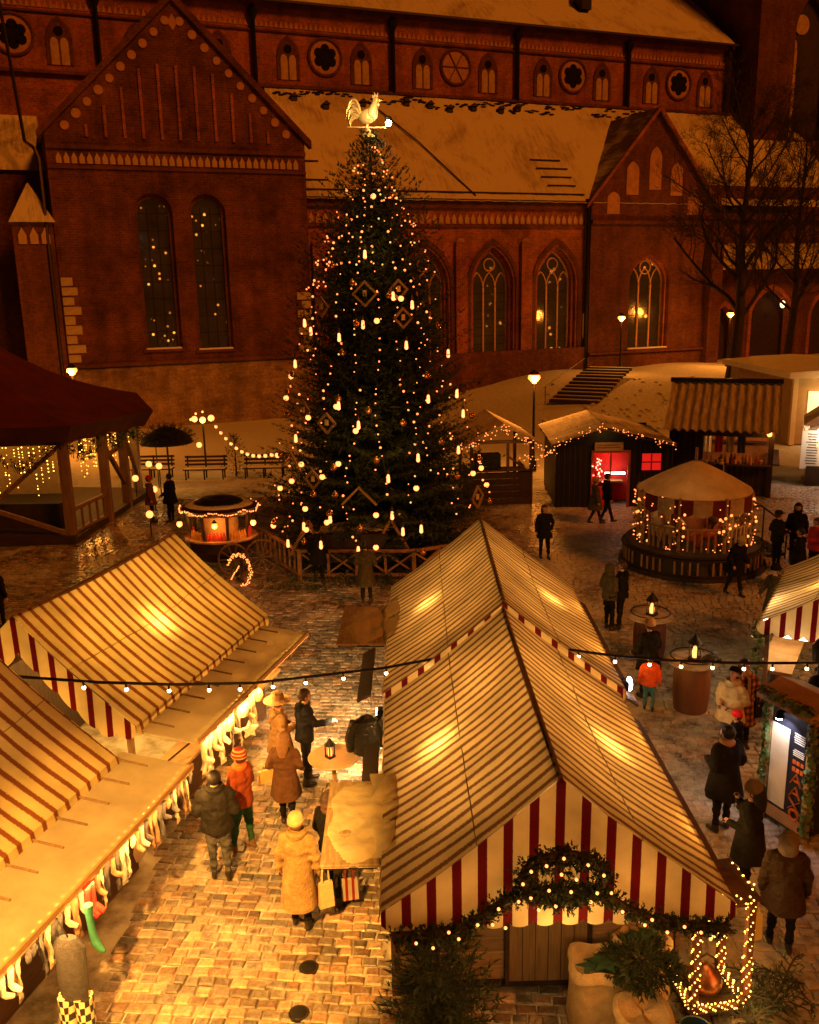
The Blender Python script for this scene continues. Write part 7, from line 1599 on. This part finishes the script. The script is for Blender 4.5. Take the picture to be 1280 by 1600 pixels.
person('person in orange jacket, striped knit hat and dark green trousers facing the left stalls', -2.60, 12.2, -62, 1.70, ORG, GRN, BRNS, 'beanie', STRIPE_H, HAIRB, bulk=1.15, la='hold', ra='bent', st=.14, scarf=ORG2)
person('person in a knee-length brown coat with long brown hair walking up the lane', -2.02, 12.8, 5, 1.68, BRN, BLK, SHOE, None, None, HAIRL, hem=.62, coat=True, la='hold', ra='bent', st=.16, long_hair=True)
bag('tan leather handbag held at the left of the brown coat', -2.32, 12.78, .82, M('tan leather', (.50, .30, .12), .6, .2, 5, .2), .26, .2, .08, .4, .14)
person('person in a pale tan cape and wide fur brimmed hat beyond the brown coat', -2.28, 14.1, 60, 1.66, cloth('pale tan wool', (.20, .115, .05)), BRN, SHOE, 'brim', cloth('brown fur hat', (.26, .15, .07)), HAIRL, hem=.7, coat=True, la='bent', ra='bent')
person('man in a dark navy jacket standing behind the round high table', -1.86, 14.1, 70, 1.78, NAVY, CHAR, SHOE, None, None, HAIRB, bulk=1.08, la='reach', ra='hold', st=.08, lean=.05)
person('dark figure by the tree fence in front of the manger', -2.66, 25.1, 10, 1.74, BLK, BLK, SHOE, 'beanie', BLK, HAIRK, hem=.6, coat=True, bulk=1.05)
person('dark figure standing at the tree fence beside the striped tent edge', -1.2, 23.2, 5, 1.76, OLV, CHAR, SHOE, None, None, HAIRK, hem=.55, coat=True, bulk=1.05, la='bent', ra='bent')
# --- by the pavilion
person('person in a dull red brown coat standing left of the pair by the pavilion', -9.5, 32.6, 80, 1.72, cloth('dull red brown wool', (.12, .045, .025)), BLK, SHOE, 'beanie', RED, HAIRB, hem=.7, coat=True)
person('broad dark figure standing right of the pair by the pavilion', -8.75, 32.5, -70, 1.84, BLK, BLK, SHOE, None, None, HAIRK, bulk=1.2, hem=.72, coat=True, la='hold', ra='hold')
person('dark figure cut off by the left edge above the yellow stall', -10.45, 21.8, 20, 1.75, BLK, BLK, SHOE, None, None, HAIRK, bulk=1.1)
# --- the square
person('person in a black coat walking towards the camera on the snowy square', 4.14, 27.0, 172, 1.73, BLK, BLK, SHOE, None, None, HAIRB, hem=.72, coat=True, st=.12, la='down', ra='pocket', long_hair=True)
person('olive-coated person with a pale hood, left of the pair by the red doorway', 6.5, 30.9, 85, 1.70, OLV, CHAR, SHOE, 'beanie', cloth('pale hood cloth', (.42, .22, .13)), HAIRL, hem=.6, coat=True, st=.3)
person('taller dark figure at the right of the pair by the red doorway', 6.95, 31.1, 80, 1.82, BLK, BLK, SHOE, None, None, HAIRK, st=.3, bulk=1.1)
person('left one of the dark couple standing close behind the second striped tent', 4.82, 20.95, 60, 1.70, OLV, BLK, SHOE, 'hood', OLV, None, bulk=1.2, la='bent', ra='bent')
person('right one of the dark couple, holding the other, behind the second striped tent', 5.12, 21.0, -70, 1.76, BLK, BLK, SHOE, None, None, HAIRB, bulk=1.15, la='reach', ra='bent')
person('person in black with a cream knit hat beside the cask tables', 4.78, 17.15, -20, 1.72, BLK, CHAR, SHOE, 'beanie', CRM, HAIRB, bulk=1.1, la='hold', ra='hold', hem=.7, coat=True)
person('child in a bright orange jacket and blue snow trousers beside the tent edge', 4.66, 16.55, 10, 1.22, ORG2, BLU, SHOE, 'beanie', BLK, HAIRB, bulk=1.3, st=.1)
person('person in a cream parka and dark cap looking down at their hands', 5.58, 14.65, -135, 1.76, TAN, JEAN, SHOE, 'cap', BLK, HAIRK, bulk=1.0, la='bent', ra='bent', nod=-.45, hem=.80, coat=True, collar=TAN)
person('person in a brown plaid coat with dark fringe facing the camera', 5.95, 15.1, 185, 1.72, PLAID, BLK, SHOE, None, None, HAIRK, hem=.5, coat=True, la='bent', ra='down', long_hair=True, scarf=cloth('ochre scarf', (.35, .2, .08)))
bag('black handbag hanging beside the brown plaid coat', 6.26, 15.05, .62, cloth('black bag cloth', (.015, .014, .014)), .3, .3, .12, .3, .28)
person('child in a scarlet knit hat and dark coat beside the cream parka', 5.42, 13.95, -60, 1.28, BLK, BLK, SHOE, 'beanie', REDH, HAIRB, hem=.5, coat=True, bulk=1.2, la='bent', ra='bent')
person('large person in a black coat with bare dark head walking away along the right stalls', 4.72, 12.45, -25, 1.82, BLK, BLK, SHOE, None, None, HAIRK, hem=.65, coat=True, bulk=1.25, la='bent', ra='bent', scarf=cloth('tan scarf', (.34, .20, .09)))
person('person in a dark coat and grey knit hat with a hand raised to the face', 4.55, 10.95, -60, 1.74, CHAR, BLK, SHOE, 'beanie', GRYH, HAIRK, hem=.62, coat=True, bulk=1.12, la='face', ra='bent', long_hair=True)
person('person in a dark quilted jacket and grey hood walking away at the lower right', 4.58, 9.85, 12, 1.72, cloth('dark brown quilting', (.045, .026, .018), .5, .3, 6, .9, 14), BLK, SHOE, 'hood', GRYH, None, hem=.72, coat=True, bulk=1.25, st=.14)
bag('yellow paper bag hanging low beside the dark quilted jacket', 4.20, 9.72, .30, M('yellow paper', (.60, .42, .12), .8, .1, 4, .2), .16, .36, .08, .2, .1)
person('dark figure in a tan cap bending beside the carousel', 8.7, 23.3, 160, 1.72, BLK, CHAR, SHOE, 'cap', TAN, HAIRB, lean=.25, la='hold', ra='hold', st=.2, bulk=1.15, hem=.7, coat=True)
person('person in an olive coat striding left past the carousel', 8.66, 20.5, -110, 1.74, OLV, CHAR, SHOE, 'beanie', BLK, HAIRB, hem=.6, coat=True, st=.42, lean=.06, la='fore', ra='swing')
person('dark figure in a cap at the left of the group near the right edge', 10.7, 25.5, 80, 1.78, BLK, BLK, SHOE, 'cap', CHAR, HAIRK, bulk=1.2, la='bent', ra='bent')
person('shorter dark figure in the middle of the group near the right edge', 10.62, 23.8, -60, 1.72, BLK, CHAR, SHOE, None, None, HAIRK, bulk=1.1, la='bent', ra='bent', hem=.72, coat=True)
person('person in a red jacket in the group at the right edge', 11.40, 24.6, -100, 1.78, RED, BLK, SHOE, None, None, HAIRB, bulk=1.2, la='hold', ra='bent')
person('dark figure behind the red jacket at the right edge', 11.55, 26.2, 200, 1.80, BLK, BLK, SHOE, 'hood', BLK, None, bulk=1.15)
person('person in a yellow scarf waiting at the counter of the corrugated-roofed stall', 12.0, 34.35, 175, 1.70, BLK, BLK, SHOE, None, None, HAIRK, scarf=cloth('yellow scarf', (.5, .36, .10)), bulk=1.1, la='bent', ra='bent')
person('person in a dark jacket standing behind the ivy notice pillar', 7.05, 14.6, -90, 1.78, BLK, BLK, SHOE, None, None, HAIRK, bulk=1.15, la='bent', ra='bent')

dg = bpy.context.evaluated_depsgraph_get()
for idx, (o, prim, mats, fb) in enumerate(BODIES):
    me = bpy.data.meshes.new_from_object(o.evaluated_get(dg), depsgraph=dg)
    n = len(me.polygons); C = np.empty(n * 3, np.float32); me.polygons.foreach_get('center', C); C = C.reshape(-1, 3)
    best = np.full(n, 1e9); sl = np.zeros(n, np.int32)
    for p0, ra_, p1, rb_, m in prim:
        a = np.array(p0); d = np.array(p1) - a; L2 = max(d @ d, 1e-9); t = np.clip(((C - a) @ d) / L2, 0, 1); dist = np.linalg.norm(C - (a + t[:, None] * d), axis=1) - (ra_ + (rb_ - ra_) * t)
        k = dist < best; best[k] = dist[k]; sl[k] = m
    vs = []
    for v in me.vertices:
        q = v.co; k = 0 if q.z > 1.47 * (o.parent['tall'] / 1.75) else 1
        d_ = (.018 * noise.noise((q.x * 5, q.y * 5, q.z * 13 + idx * 7)) + .011 * noise.noise((q.x * 13, q.y * 13, q.z * 24 + idx))) * k; vs.append(tuple(q + v.normal * d_))
    fs = [tuple(p.vertices) for p in me.polygons]; ms = sl.tolist()
    m2 = MB(); m2.v = vs; m2.f = fs; m2.m = ms; m2.add(fb.v, fb.f, 0); m2.m[len(ms):] = fb.m
    for bi, pts, rs, gm_ in BODIES_F:
        if bi == idx: m2.tube(pts, rs, 6, gm_)
    o.modifiers.clear(); old = o.data; o.data = m2.mesh('body', mats, 180); bpy.data.meshes.remove(old); bpy.data.meshes.remove(me)
